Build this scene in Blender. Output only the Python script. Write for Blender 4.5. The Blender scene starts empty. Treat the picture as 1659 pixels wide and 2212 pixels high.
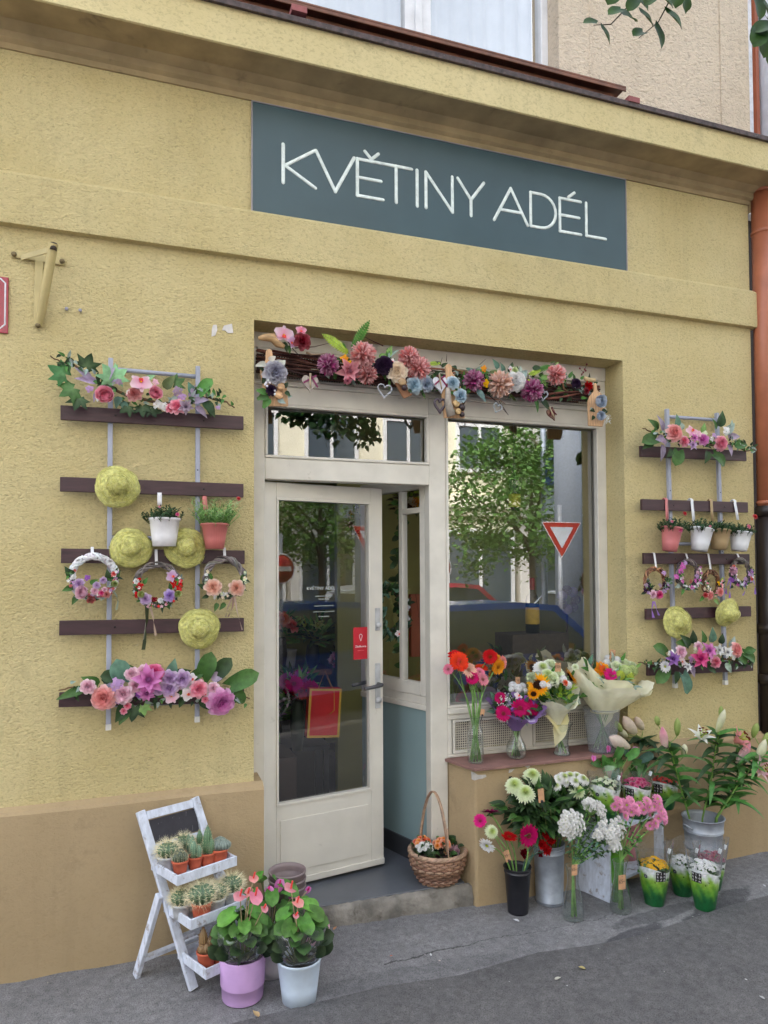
import bpy, math, random
import numpy as np
from mathutils import Vector, Matrix, Quaternion
PI=math.pi
rnd=random.Random(11)
scene=bpy.context.scene
COL=scene.collection
rad=math.radians
# ------------------------------------------------------------------ camera model (real camera set below)
FPX=1848.0; CX=1000.0; CY=1432.3; CAMD=3.3; CAMH=1.70
YAW,PITCH,ROLL=rad(19.09),rad(1.74),rad(.28)
def cam_axes():
    f=Vector((math.sin(YAW)*math.cos(PITCH),math.cos(YAW)*math.cos(PITCH),math.sin(PITCH)))
    r=Vector((math.cos(YAW),-math.sin(YAW),0)); d=-(r.cross(f))
    c,s=math.cos(ROLL),math.sin(ROLL)
    return c*r+s*d, -s*r+c*d, f
CR,CD,CF=cam_axes(); C0=Vector((0,-CAMD,CAMH))
ZN=dict(A=(0,0,1000/1659),B=(1000,0,1000/1659),C=(0,700,700/1659),D=(600,780,700/1659),E=(1100,850,600/1475),F=(1550,1000,450/1106),G=(100,1300,650/1659),H=(650,1200,550/1106),I=(300,2000,600/1659),J=(1100,1650,600/1659),K=(1200,1950,500/1659),L=(1500,1750,500/1580),M=(100,1400,600/1659),N=(1000,2000,300/1659),P=(650,1450,350/1659),Q=(1150,1400,450/1659),T=(650,830,350/1659),U=(1000,880,350/1659),V=(1300,900,300/1659),W=(1650,0,350/1106),X=(0,560,250/1626),O=(1000,2100,1000/1659),p=(0,0,1.20555))
def ray(z,x,y):
    o=ZN[z]; px=o[0]+x*o[2]; py=o[1]+y*o[2]
    return CR*((px-CX)/FPX)+CD*((py-CY)/FPX)+CF
def at(z,x,y,Y=0.):
    d=ray(z,x,y); return C0+d*((Y+CAMD)/d.y)
GXS=[-3,-.5,.25,1.0,1.75,2.6,3.4,6]; GZS=[.045,.048,.048,.034,.020,.030,.044,.05]
def gz(x,y):
    k=max(0.,min(1.,(y+2.6)/2.6)); return .028+(float(np.interp(x,GXS,GZS))-.028)*k+.015*max(y,-3.2)
def gnd(z,x,y,Z=None):
    d=ray(z,x,y)
    if Z is not None: return C0+d*((Z-CAMH)/d.z)
    P=C0+d*((.03-CAMH)/d.z)
    for _ in range(5): P=C0+d*((gz(P.x,P.y)-CAMH)/d.z)
    return P
def msz(z,n,P):           # zone pixels -> metres at the distance of P
    return n*ZN[z][2]/FPX*(Vector(P)-C0).dot(CF)
def lin(c):
    o=[]
    for v in c[:3]:
        v=v/255.; o.append(v/12.92 if v<=.04045 else ((v+.055)/1.055)**2.4)
    return tuple(o)
# ------------------------------------------------------------------ materials
MATS={}
def newmat(name):
    m=bpy.data.materials.new(name); m.use_nodes=True; nt=m.node_tree; nt.nodes.clear()
    out=nt.nodes.new('ShaderNodeOutputMaterial'); return m,nt,out
def N(nt,t,**k):
    n=nt.nodes.new(t)
    for a,b in k.items(): setattr(n,a,b)
    return n
def noise_node(nt,scale,detail=3,rough=.55,dist=0,vec=None,sc=None):
    tc=N(nt,'ShaderNodeTexCoord'); n=N(nt,'ShaderNodeTexNoise')
    n.inputs['Scale'].default_value=scale; n.inputs['Detail'].default_value=detail; n.inputs['Roughness'].default_value=rough; n.inputs['Distortion'].default_value=dist
    src=tc.outputs['Object']
    if sc:
        mp=N(nt,'ShaderNodeMapping'); mp.inputs['Scale'].default_value=sc; nt.links.new(src,mp.inputs[0]); src=mp.outputs[0]
    nt.links.new(src,n.inputs['Vector']); return n
def ramp(nt,inp,stops):
    r=N(nt,'ShaderNodeValToRGB'); e=r.color_ramp.elements
    while len(e)<len(stops): e.new(.5)
    for q,(p,c) in zip(e,stops):
        q.position=p; q.color=(*c,1) if not isinstance(c,(int,float)) else (c,c,c,1)
    nt.links.new(inp,r.inputs[0]); return r
def mixc(nt,a,b,fac,mode='MIX'):
    m=N(nt,'ShaderNodeMix',data_type='RGBA',blend_type=mode)
    def put(s,v):
        if isinstance(v,(tuple,list)): m.inputs[s].default_value=(*v[:3],1)
        else: nt.links.new(v,m.inputs[s])
    put(6,a); put(7,b)
    if isinstance(fac,(int,float)): m.inputs[0].default_value=fac
    else: nt.links.new(fac,m.inputs[0])
    return m.outputs[2]
def pmat(name,col=None,rough=.5,metal=0.,var=(20,.12),bump=None,attr=False,transl=0.,spec=.5,coat=0.,sc=None,stain=None):
    m,nt,out=newmat(name)
    b=N(nt,'ShaderNodeBsdfPrincipled'); b.inputs['Roughness'].default_value=rough; b.inputs['Metallic'].default_value=metal
    b.inputs['Specular IOR Level'].default_value=spec; b.inputs['Coat Weight'].default_value=coat
    if attr:
        a=N(nt,'ShaderNodeAttribute'); a.attribute_name='Col'; base=a.outputs['Color']
    else: base=col
    n=noise_node(nt,var[0],4,sc=sc)
    r=ramp(nt,n.outputs['Fac'],[(.3,1-var[1]*1.3),(.7,1+var[1]*.6)])
    c=mixc(nt,base,r.outputs[0],1.,'MULTIPLY')
    if stain:
        n2=noise_node(nt,stain[0],5,.65,.3); r2=ramp(nt,n2.outputs['Fac'],[(stain[2],0.),(stain[2]+.15,1.)])
        c=mixc(nt,c,stain[1],r2.outputs[0])
    nt.links.new(c,b.inputs['Base Color'])
    if bump:
        nb=noise_node(nt,bump[0],3,.6,sc=sc); bp=N(nt,'ShaderNodeBump'); bp.inputs['Strength'].default_value=bump[1]; bp.inputs['Distance'].default_value=bump[2] if len(bump)>2 else .004
        nt.links.new(nb.outputs['Fac'],bp.inputs['Height']); nt.links.new(bp.outputs[0],b.inputs['Normal'])
    if transl:
        t=N(nt,'ShaderNodeBsdfTranslucent'); nt.links.new(c,t.inputs['Color']); mx=N(nt,'ShaderNodeMixShader'); mx.inputs[0].default_value=transl
        nt.links.new(b.outputs[0],mx.inputs[1]); nt.links.new(t.outputs[0],mx.inputs[2]); nt.links.new(mx.outputs[0],out.inputs[0])
    else: nt.links.new(b.outputs[0],out.inputs[0])
    MATS[name]=m; return m
def glassmat(name,base,fres,tint=(.95,.97,.96),rough=0.,diff=0.,dcol=(.8,.8,.8),pw=3.):
    m,nt,out=newmat(name)
    t=N(nt,'ShaderNodeBsdfTransparent'); t.inputs[0].default_value=(*tint,1)
    g=N(nt,'ShaderNodeBsdfGlossy'); g.inputs['Roughness'].default_value=rough
    lw_=N(nt,'ShaderNodeLayerWeight'); lw_.inputs[0].default_value=.5; fr=N(nt,'ShaderNodeMath',operation='POWER'); nt.links.new(lw_.outputs['Facing'],fr.inputs[0]); fr.inputs[1].default_value=pw
    ma=N(nt,'ShaderNodeMath',operation='MULTIPLY_ADD'); ma.use_clamp=True; nt.links.new(fr.outputs[0],ma.inputs[0]); ma.inputs[1].default_value=fres; ma.inputs[2].default_value=base
    mx=N(nt,'ShaderNodeMixShader'); nt.links.new(ma.outputs[0],mx.inputs[0]); nt.links.new(t.outputs[0],mx.inputs[1]); nt.links.new(g.outputs[0],mx.inputs[2])
    last=mx.outputs[0]
    if diff:
        d=N(nt,'ShaderNodeBsdfDiffuse'); d.inputs[0].default_value=(*dcol,1)
        tl=N(nt,'ShaderNodeBsdfTranslucent'); tl.inputs[0].default_value=(*dcol,1)
        ad=N(nt,'ShaderNodeMixShader'); ad.inputs[0].default_value=.5; nt.links.new(d.outputs[0],ad.inputs[1]); nt.links.new(tl.outputs[0],ad.inputs[2])
        m2=N(nt,'ShaderNodeMixShader'); m2.inputs[0].default_value=diff; nt.links.new(last,m2.inputs[1]); nt.links.new(ad.outputs[0],m2.inputs[2]); last=m2.outputs[0]
    nt.links.new(last,out.inputs[0]); MATS[name]=m; return m
def stucco(name,col,col2,scale=92,strength=.9,dist=.011,dirt=.45,cav=.75):
    m,nt,out=newmat(name); b=N(nt,'ShaderNodeBsdfPrincipled'); b.inputs['Roughness'].default_value=.92; b.inputs['Specular IOR Level'].default_value=.2
    n1=noise_node(nt,1.6,5,.6); r1=ramp(nt,n1.outputs['Fac'],[(.3,col),(.72,col2)])
    n2=noise_node(nt,scale,3,.55,.9,sc=(.75,.85,1.15))
    r2=ramp(nt,n2.outputs['Fac'],[(.28,.66),(.48,1.0),(.75,1.05)])
    c=mixc(nt,r1.outputs[0],r2.outputs[0],cav,'MULTIPLY')
    n3=noise_node(nt,3.2,8,.75); r3=ramp(nt,n3.outputs['Fac'],[(.56,0.),(.74,dirt)])
    c=mixc(nt,c,tuple(x*.45 for x in col),r3.outputs[0])
    n5=noise_node(nt,300,2,.5); r5=ramp(nt,n5.outputs['Fac'],[(.66,0.),(.72,.5)])
    n6=noise_node(nt,2.4,3,.6); r6=ramp(nt,n6.outputs['Fac'],[(.5,0.),(.62,1.)])
    c=mixc(nt,c,tuple(x*.35 for x in col),mixc(nt,(0,0,0),r5.outputs[0],r6.outputs[0]))
    n7=noise_node(nt,1.,5,.6,sc=(9,9,.7)); r7=ramp(nt,n7.outputs['Fac'],[(.54,1.),(.74,.88)]); c=mixc(nt,c,r7.outputs[0],.8,'MULTIPLY')
    n8=noise_node(nt,.9,4,.6); r8=ramp(nt,n8.outputs['Fac'],[(.35,.94),(.65,1.03)]); c=mixc(nt,c,r8.outputs[0],1.,'MULTIPLY')
    nt.links.new(c,b.inputs['Base Color'])
    n4=noise_node(nt,scale*3.4,2); ad=N(nt,'ShaderNodeMath',operation='MULTIPLY_ADD'); nt.links.new(n4.outputs['Fac'],ad.inputs[0]); ad.inputs[1].default_value=.22; nt.links.new(n2.outputs['Fac'],ad.inputs[2])
    bp=N(nt,'ShaderNodeBump'); bp.inputs['Strength'].default_value=strength; bp.inputs['Distance'].default_value=dist
    nt.links.new(ad.outputs[0],bp.inputs['Height']); nt.links.new(bp.outputs[0],b.inputs['Normal']); nt.links.new(b.outputs[0],out.inputs[0]); MATS[name]=m; return m
stucco('stucco',(.565,.462,.222),(.66,.56,.305))
stucco('stucco_smooth',(.57,.475,.245),(.66,.565,.32),70,.5,.006,.6)
stucco('stucco_up',(.60,.50,.38),(.67,.57,.45),52,1.,.014,.15)
stucco('plinth',(.365,.268,.15),(.44,.332,.198),80,.4,.005,.6,.25)
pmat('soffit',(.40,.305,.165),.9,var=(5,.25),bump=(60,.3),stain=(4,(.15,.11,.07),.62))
pmat('frame',(.68,.645,.57),.42,var=(6,.10),bump=(50,.08,.002),stain=(14,(.34,.30,.24),.67))
pmat('door_paint',(.69,.66,.59),.38,var=(4,.08),bump=(50,.06,.002),stain=(9,(.44,.41,.35),.66))
pmat('sign_paint',(.040,.080,.098),.38,var=(3,.10),spec=.5)
pmat('matte',attr=True,rough=.8,var=(30,.16),bump=(90,.25,.002))
pmat('satin',attr=True,rough=.42,var=(9,.12),bump=(60,.08,.002))
pmat('gloss',attr=True,rough=.16,var=(4,.06),coat=.3)
pmat('metal',attr=True,rough=.5,metal=.35,var=(14,.22),bump=(30,.1,.002))
pmat('wood',attr=True,rough=.6,var=(14,.30),bump=(22,.35,.002),sc=(1,6,6))
pmat('woodv',attr=True,rough=.6,var=(14,.25),bump=(22,.3,.002),sc=(8,8,1.4))
pmat('whitewash',(.62,.66,.76),.7,var=(16,.18),bump=(24,.5,.003),sc=(3,3,1.2),stain=(24,(.20,.15,.125),.575))
pmat('slat',(.052,.021,.026),.5,var=(10,.3),bump=(24,.25,.002),sc=(1,8,8))
pmat('ledge_paint',(.24,.125,.105),.7,var=(7,.25),bump=(60,.3,.003),stain=(10,(.33,.26,.23),.64))
pmat('bark',attr=True,rough=.9,var=(24,.4),bump=(40,.9,.006))
pmat('petal',attr=True,rough=.6,var=(50,.10),transl=.38,spec=.15)
pmat('leaf',attr=True,rough=.45,var=(36,.30),transl=.22,spec=.28)
pmat('paper',attr=True,rough=.7,var=(5,.08),transl=.35,spec=.25)
pmat('straw',(.74,.72,.25),.75,var=(70,.28),bump=(95,1.,.006),transl=.15)
pmat('wicker',attr=True,rough=.55,var=(45,.35),bump=(60,.3,.002))
pmat('soil',(.035,.022,.014),.95,var=(60,.5),bump=(90,1.,.01))
pmat('blue_panel',(.225,.315,.325),.5,var=(2,.06))
pmat('tile',(.115,.125,.145),.35,var=(4,.18),stain=(6,(.075,.08,.09),.62))
pmat('concrete',(.25,.23,.20),.9,var=(9,.42),bump=(24,.9,.012),stain=(12,(.10,.085,.07),.55))
pmat('flash_metal',(.075,.05,.05),.6,var=(40,.5),bump=(50,.6,.004),stain=(60,(.22,.19,.19),.63))
pmat('sill_brown',(.17,.065,.035),.55,var=(12,.3),stain=(20,(.10,.05,.04),.6))
pmat('inner_wall',(.40,.38,.15),.9,var=(2,.10))
pmat('inner_dark',(.055,.055,.06),.8,var=(3,.3))
pmat('car_tyre',(.02,.02,.02),.8)
glassmat('pane',.40,.9,(.97,.98,.98)); glassmat('pane_door',.18,.9,(.97,.98,.98)); glassmat('pane_top',.30,1.,(.97,.98,.98))
glassmat('vase',.05,.9,(.94,.965,.955),.02,.03,pw=1.7); glassmat('water',.015,.4,(.965,.985,.975),0.,.015)
glassmat('film',.085,1.,(.985,.99,.99),.05,.03,(.85,.9,.95),2.); glassmat('frost',.03,.5,(.84,.86,.88),.25,.25,(.78,.80,.88))
glassmat('green_glass',.03,.7,(.35,.75,.15),.05,.45,(.20,.50,.05)); glassmat('car_glass',.3,1.,(.25,.28,.3),.0)
glassmat('bottle',.05,.9,(.10,.22,.08),.02,.15,(.02,.05,.02))
# asphalt with a crack line, wet stain and grit
def asphalt(name,c1,c2,wet=False,bumpd=.006):
    m,nt,out=newmat(name); b=N(nt,'ShaderNodeBsdfPrincipled'); b.inputs['Specular IOR Level'].default_value=.3
    n1=noise_node(nt,2.2,6,.65); r1=ramp(nt,n1.outputs['Fac'],[(.3,c1),(.7,c2)])
    n2=noise_node(nt,210,2,.6); r2=ramp(nt,n2.outputs['Fac'],[(.30,.42),(.5,1.),(.68,1.12),(.76,1.9)])
    c=mixc(nt,r1.outputs[0],r2.outputs[0],.9,'MULTIPLY')
    n4=noise_node(nt,30,4,.65); r4=ramp(nt,n4.outputs['Fac'],[(.3,.72),(.7,1.15)]); c=mixc(nt,c,r4.outputs[0],1.,'MULTIPLY')
    rv=.85
    if wet:
        tc=N(nt,'ShaderNodeTexCoord'); sx=N(nt,'ShaderNodeSeparateXYZ'); nt.links.new(tc.outputs['Object'],sx.inputs[0])
        nz=noise_node(nt,5,6,.7)
        def mth(op,a,bb,c3=None):
            q=N(nt,'ShaderNodeMath',operation=op)
            for i,v in enumerate((a,bb,c3)):
                if v is None: continue
                if isinstance(v,(int,float)): q.inputs[i].default_value=v
                else: nt.links.new(v,q.inputs[i])
            return q.outputs[0]
        nn=mth('SUBTRACT',nz.outputs['Fac'],.5)
        def line(x0,y0,x1,y1,w,wob):      # painted crack: distance to a wobbling line
            L=math.hypot(x1-x0,y1-y0); ux,uy=(x1-x0)/L,(y1-y0)/L
            d=mth('ADD',mth('MULTIPLY',mth('SUBTRACT',sx.outputs[0],x0),-uy),mth('MULTIPLY',mth('SUBTRACT',sx.outputs[1],y0),ux))
            d=mth('ABSOLUTE',mth('ADD',d,mth('MULTIPLY',nn,wob)),0)
            t=mth('ADD',mth('MULTIPLY',mth('SUBTRACT',sx.outputs[0],x0),ux),mth('MULTIPLY',mth('SUBTRACT',sx.outputs[1],y0),uy))
            ins=mth('MULTIPLY',mth('GREATER_THAN',t,0.),mth('LESS_THAN',t,L))
            return mth('MULTIPLY',mth('LESS_THAN',d,w),ins)
        def ell(x0,y0,ax,ay,ang,wob):
            ca,sa=math.cos(ang),math.sin(ang); dx=mth('SUBTRACT',sx.outputs[0],x0); dy=mth('SUBTRACT',sx.outputs[1],y0)
            u=mth('DIVIDE',mth('ADD',mth('MULTIPLY',dx,ca),mth('MULTIPLY',dy,sa)),ax); v=mth('DIVIDE',mth('SUBTRACT',mth('MULTIPLY',dy,ca),mth('MULTIPLY',dx,sa)),ay)
            d=mth('ADD',mth('ADD',mth('MULTIPLY',u,u),mth('MULTIPLY',v,v)),mth('MULTIPLY',nn,wob)); return mth('SMOOTH_MIN',mth('MAXIMUM',mth('MULTIPLY',mth('SUBTRACT',1.1,d),3.),0.),1.,.05)
        for a in CRACKS: c=mixc(nt,c,(.03,.029,.028),mth('MULTIPLY',line(*a),.75))
        for a,k in WETS:
            c=mixc(nt,c,(.42,.42,.44),mth('MULTIPLY',ell(*a),k),'MULTIPLY')
    b.inputs['Roughness'].default_value=rv
    nt.links.new(c,b.inputs['Base Color'])
    bp=N(nt,'ShaderNodeBump'); bp.inputs['Strength'].default_value=.8; bp.inputs['Distance'].default_value=bumpd
    nt.links.new(n2.outputs['Fac'],bp.inputs['Height']); nt.links.new(bp.outputs[0],b.inputs['Normal']); nt.links.new(b.outputs[0],out.inputs[0]); MATS[name]=m
def G2(x,y): v=gnd('O',x,y); return v.x,v.y
def seg(a,b,w,wob): return (*G2(*a),*G2(*b),w,wob)
CRACKS=[seg((0,685),(330,600),.0045,.10),seg((330,600),(620,545),.0025,.12),seg((620,545),(1000,470),.0015,.14)]
w1=G2(1075,560); w2=G2(1450,430); w3=G2(1170,470); w4=G2(150,720)
WETS=[((w1[0],w1[1],.20,.055,.25,2.2),.95),((w2[0],w2[1],.32,.07,.35,2.6),.9),((w3[0],w3[1],.30,.05,.1,2.6),.7),((w4[0],w4[1],.5,.06,.0,3.),.35)]
asphalt('asphalt',(.185,.182,.187),(.255,.25,.252),True)
asphalt('asphalt_new',(.128,.124,.125),(.165,.159,.158),False,.004)
asphalt('road_asph',(.07,.07,.072),(.10,.10,.10))
# ------------------------------------------------------------------ mesh builder
class MB:
    def __init__(s): s.v=[];s.f=[];s.m=[];s.c=[];s.col=(1,1,1);s.mi=0;s.sm=True;s.sf=[];s.M=None
    def add(s,vs,fs,col=None,smooth=None):
        o=len(s.v); col=col or s.col
        if s.M is not None: vs=[s.M@Vector(v) for v in vs]
        s.v+= [tuple(v) for v in vs]
        if isinstance(col,list): s.c+=col
        else: s.c+=[col]*len(vs)
        sm=s.sm if smooth is None else smooth
        for f in fs: s.f.append([i+o for i in f]); s.m.append(s.mi); s.sf.append(sm)
    def box(s,x0,x1,y0,y1,z0,z1,col=None,M=None):
        vs=[Vector((x,y,z)) for x in (x0,x1) for y in (y0,y1) for z in (z0,z1)]
        if M is not None: vs=[M@v for v in vs]
        s.add(vs,[(0,1,3,2),(4,6,7,5),(0,4,5,1),(2,3,7,6),(0,2,6,4),(1,5,7,3)],col,False)
    def beam(s,a,b,w,h,col=None,up=(0,0,1)):      # rectangular bar from a to b; h along up
        a=Vector(a);b=Vector(b);d=(b-a); L=d.length; d.normalize(); u=Vector(up); sd=d.cross(u).normalized(); u=sd.cross(d)
        M=Matrix((( d.x,sd.x,u.x,a.x),(d.y,sd.y,u.y,a.y),(d.z,sd.z,u.z,a.z),(0,0,0,1)))
        s.box(0,L,-w/2,w/2,-h/2,h/2,col,M)
    def tube(s,pts,r,n=6,col=None,caps=True,col1=None):
        pts=[Vector(p) for p in pts]; k=len(pts)
        rs=r if isinstance(r,(list,tuple)) else [r]*k
        vs=[];cs=[]; t0=(pts[1]-pts[0]).normalized(); a=t0.orthogonal().normalized()
        c0=col or s.col
        for i,p in enumerate(pts):
            t=(pts[min(i+1,k-1)]-pts[max(i-1,0)]); t=t.normalized() if t.length>1e-9 else t0
            a=(a-t*a.dot(t)); a=a.normalized() if a.length>1e-6 else t.orthogonal().normalized()
            b=t.cross(a)
            cc=c0 if not col1 else tuple(c0[j]+(col1[j]-c0[j])*i/(k-1) for j in range(3))
            for j in range(n):
                th=2*PI*j/n; vs.append(p+(a*math.cos(th)+b*math.sin(th))*rs[i]); cs.append(cc)
        fs=[(i*n+j,i*n+(j+1)%n,(i+1)*n+(j+1)%n,(i+1)*n+j) for i in range(k-1) for j in range(n)]
        if caps: fs+=[tuple(reversed(range(n))),tuple((k-1)*n+j for j in range(n))]
        s.add(vs,fs,cs)
    def capsule(s,a,b,r,col=None,n=8):
        a=Vector(a);b=Vector(b);d=(b-a); d=d.normalized() if d.length>1e-9 else Vector((1,0,0))
        if (b-a).length<1e-9: b=a+d*1e-5
        s.tube([a-d*r,a-d*r*.85,a-d*r*.5,a,b,b+d*r*.5,b+d*r*.85,b+d*r],[r*.05,r*.52,r*.87,r,r,r*.87,r*.52,r*.05],n,col)
    def lathe(s,prof,n=24,col=None,M=None,cols=None,rib=None,cap0=False,cap1=False):
        vs=[];cs=[]
        for i,(r,z) in enumerate(prof):
            for j in range(n):
                th=2*PI*j/n; rr=r*(1+rib[1]*math.cos(rib[0]*th)) if rib else r
                v=Vector((rr*math.cos(th),rr*math.sin(th),z)); vs.append(M@v if M is not None else v); cs.append(cols[i] if cols else (col or s.col))
        k=len(prof); fs=[(i*n+j,i*n+(j+1)%n,(i+1)*n+(j+1)%n,(i+1)*n+j) for i in range(k-1) for j in range(n)]
        if cap0: fs.append(tuple(reversed(range(n))))
        if cap1: fs.append(tuple((k-1)*n+j for j in range(n)))
        s.add(vs,fs,cs)
    def ball(s,c,r,n=8,m=6,col=None,sq=(1,1,1)):
        c=Vector(c)
        prof=[(math.sin(PI*i/m),-math.cos(PI*i/m)) for i in range(m+1)]; prof[0]=(.02,-1);prof[-1]=(.02,1)
        vs=[]
        for a,z in prof:
            for j in range(n):
                th=2*PI*j/n; vs.append(c+Vector((a*math.cos(th)*r*sq[0],a*math.sin(th)*r*sq[1],z*r*sq[2])))
        s.add(vs,[(i*n+j,i*n+(j+1)%n,(i+1)*n+(j+1)%n,(i+1)*n+j) for i in range(m) for j in range(n)],col)
    def petal(s,M,L,W,bend=.5,cup=.2,c0=(1,1,1),c1=None,shape='round',nu=4,nv=2,wave=0.,fold=0.,tw=0.):
        c1=c1 or c0; vs=[];cs=[]
        for i in range(nu+1):
            u=i/nu
            if shape=='round': w=math.sin(PI*min(1,.06+.94*u)**.72*.94) if u<1 else .34
            elif shape=='point': w=math.sin(PI*(.04+.96*u)**.75)
            elif shape=='strap': w=(.35+.65*min(1,u*2.2))*(1 if u<.8 else (.62 if u<1 else .25))
            elif shape=='ovate': w=math.sin(PI*(.05+.95*u)**.62)
            elif shape=='heart': w=(.55+1.2*u)*(1-u)**.55*1.25 if u>0 else .62
            elif shape=='lance': w=math.sin(PI*(.08+.9*u)**.6)**.8
            else: w=1
            w=max(w,.015)
            if abs(bend)>1e-4: y=L*math.sin(bend*u)/bend; z=L*(1-math.cos(bend*u))/bend
            else: y=L*u; z=0
            if shape=='heart': y-=L*.0
            for j in range(nv+1):
                v=2*j/nv-1
                x=v*w*W/2; zz=z+cup*v*v*W*w*.5+fold*abs(v)*W*.5*w+wave*math.sin(u*9+v*4)*W
                yy=y-(L*.22*abs(v) if (shape=='heart' and u<.3) else 0)*(1-u/.3 if u<.3 else 0)
                if tw: x,zz=x*math.cos(tw*u)-(zz-z)*math.sin(tw*u),z+x*math.sin(tw*u)+(zz-z)*math.cos(tw*u)
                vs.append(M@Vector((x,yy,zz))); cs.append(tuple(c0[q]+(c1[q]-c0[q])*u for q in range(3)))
        n=nv+1
        s.add(vs,[(i*n+j,i*n+j+1,(i+1)*n+j+1,(i+1)*n+j) for i in range(nu) for j in range(nv)],cs)
    def mesh(s,name,mats):
        me=bpy.data.meshes.new(name); me.from_pydata(s.v,[],s.f)
        ca=me.color_attributes.new('Col','FLOAT_COLOR','POINT')
        a=np.ones((len(s.v),4),dtype=np.float32); a[:,:3]=np.array(s.c,dtype=np.float32).reshape(-1,3); ca.data.foreach_set('color',a.ravel())
        for m in (mats if isinstance(mats,(list,tuple)) else [mats]): me.materials.append(MATS[m])
        me.polygons.foreach_set('material_index',s.m); me.polygons.foreach_set('use_smooth',s.sf); me.update(); return me
    def build(s,name,mats,parent=None,loc=None,bev=0,label=None):
        o=bpy.data.objects.new(name,s.mesh(name,mats)); COL.objects.link(o)
        if parent is not None: o.parent=parent
        if loc is not None: o.location=loc
        if bev:
            b=o.modifiers.new('bevel','BEVEL'); b.width=bev; b.segments=2; b.limit_method='ANGLE'; b.angle_limit=rad(40)
        if label: o['label']=label
        return o
def tag(o,label,cat,group=None,kind=None):
    o['label']=label; o['category']=cat
    if group: o['group']=group
    if kind: o['kind']=kind
    return o
def thing(name,label,cat,loc=(0,0,0),group=None,rz=0):
    o=bpy.data.objects.new(name,None); COL.objects.link(o); o.location=loc; o.rotation_euler=(0,0,rz); o.empty_display_size=.05
    return tag(o,label,cat,group)
def structure(o): o['kind']='structure'; return o
def frame(d,spin=0.,up=None):                     # rotation taking +Z to d
    q=Vector(d).normalized().to_track_quat('Z','Y'); return (q@Quaternion((0,0,1),spin)).to_matrix().to_4x4()
def copy_tree(o,parent=None):
    c=o.copy(); COL.objects.link(c)
    if parent is not None: c.parent=parent; c.matrix_parent_inverse=o.matrix_parent_inverse.copy()
    for ch in list(o.children): copy_tree(ch,c)
    return c
def jit(c,a=.1,r=rnd):
    k=1+r.uniform(-a,a); return tuple(max(0,min(1,x*k*(1+r.uniform(-a*.3,a*.3)))) for x in c)
def mixv(a,b,t): return tuple(a[i]+(b[i]-a[i])*t for i in range(3))
def text_part(s,size,parent,M,mat_col,mat='matte',name='lettering',depth=.0006,align='CENTER'):
    cu=bpy.data.curves.new(name,'FONT'); cu.body=s; cu.size=size; cu.align_x=align; cu.align_y='CENTER'; cu.extrude=depth
    t=bpy.data.objects.new(name,cu); COL.objects.link(t); dg=bpy.context.evaluated_depsgraph_get(); me=bpy.data.meshes.new_from_object(t.evaluated_get(dg))
    bpy.data.objects.remove(t); me.name=name
    ca=me.color_attributes.new('Col','FLOAT_COLOR','POINT'); ca.data.foreach_set('color',list((*mat_col,1))*len(me.vertices))
    me.materials.clear(); me.materials.append(MATS[mat]); o=bpy.data.objects.new(name,me); COL.objects.link(o); o.parent=parent; o.matrix_local=M; return o
def strokes(mb,paths,r,M,col,flat=.35):
    S=M@Matrix.Diagonal((1,1,flat,1)); old=mb.M; mb.M=S
    for p in paths:
        for a,b in zip(p[:-1],p[1:]): mb.capsule((a[0],a[1],0),(b[0],b[1],0),r,col,6)
    mb.M=old
def arc(cx,cy,rx,ry,a0,a1,n=8): return [(cx+rx*math.cos(rad(a0+(a1-a0)*i/n)),cy+ry*math.sin(rad(a0+(a1-a0)*i/n))) for i in range(n+1)]
GLY={'6':[[(.8,1),(.3,.7),(.1,.3),(.3,0),(.7,0),(.85,.25),(.6,.48),(.2,.4)]],'5':[[(.9,1),(.3,1),(.22,.58),(.6,.6),(.85,.35),(.65,.03),(.15,.02)]],'0':[arc(.5,.5,.38,.5,0,360,10)],
 '-':[[(.05,.45),(.9,.5)]],',':[[(.4,.1),(.25,-.15)]],'3':[[(.15,.95),(.7,.95),(.4,.58),(.8,.3),(.5,0),(.1,.08)]],'1':[[(.3,.8),(.55,1),(.55,0)]],
 'o':[arc(.5,.5,.42,.42,0,360,10)],'l':[[(.5,0),(.5,1.1)]],'s':[[(.85,.85),(.5,.95),(.2,.75),(.5,.5),(.82,.25),(.5,.05),(.15,.15)]],'t':[[(.45,1.1),(.45,.15),(.75,.02)],[(.15,.75),(.8,.75)]],
 'h':[[(.15,0),(.15,1.15)],[(.15,.6),(.5,.85),(.85,.6),(.85,0)]],'r':[[(.25,0),(.25,.9)],[(.25,.6),(.55,.85),(.8,.82)]],'n':[[(.15,0),(.15,.9)],[(.15,.6),(.5,.88),(.85,.6),(.85,0)]]}
def write(mb,s,h,M,col,r=.08,adv=1.15):
    x=-len(s)*adv*h*.62/2
    for ch in s:
        if ch in GLY: strokes(mb,[[(x+a*h*.62,b*h-h/2) for a,b in p] for p in GLY[ch]],r*h,M,col)
        x+=adv*h*.62
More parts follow.
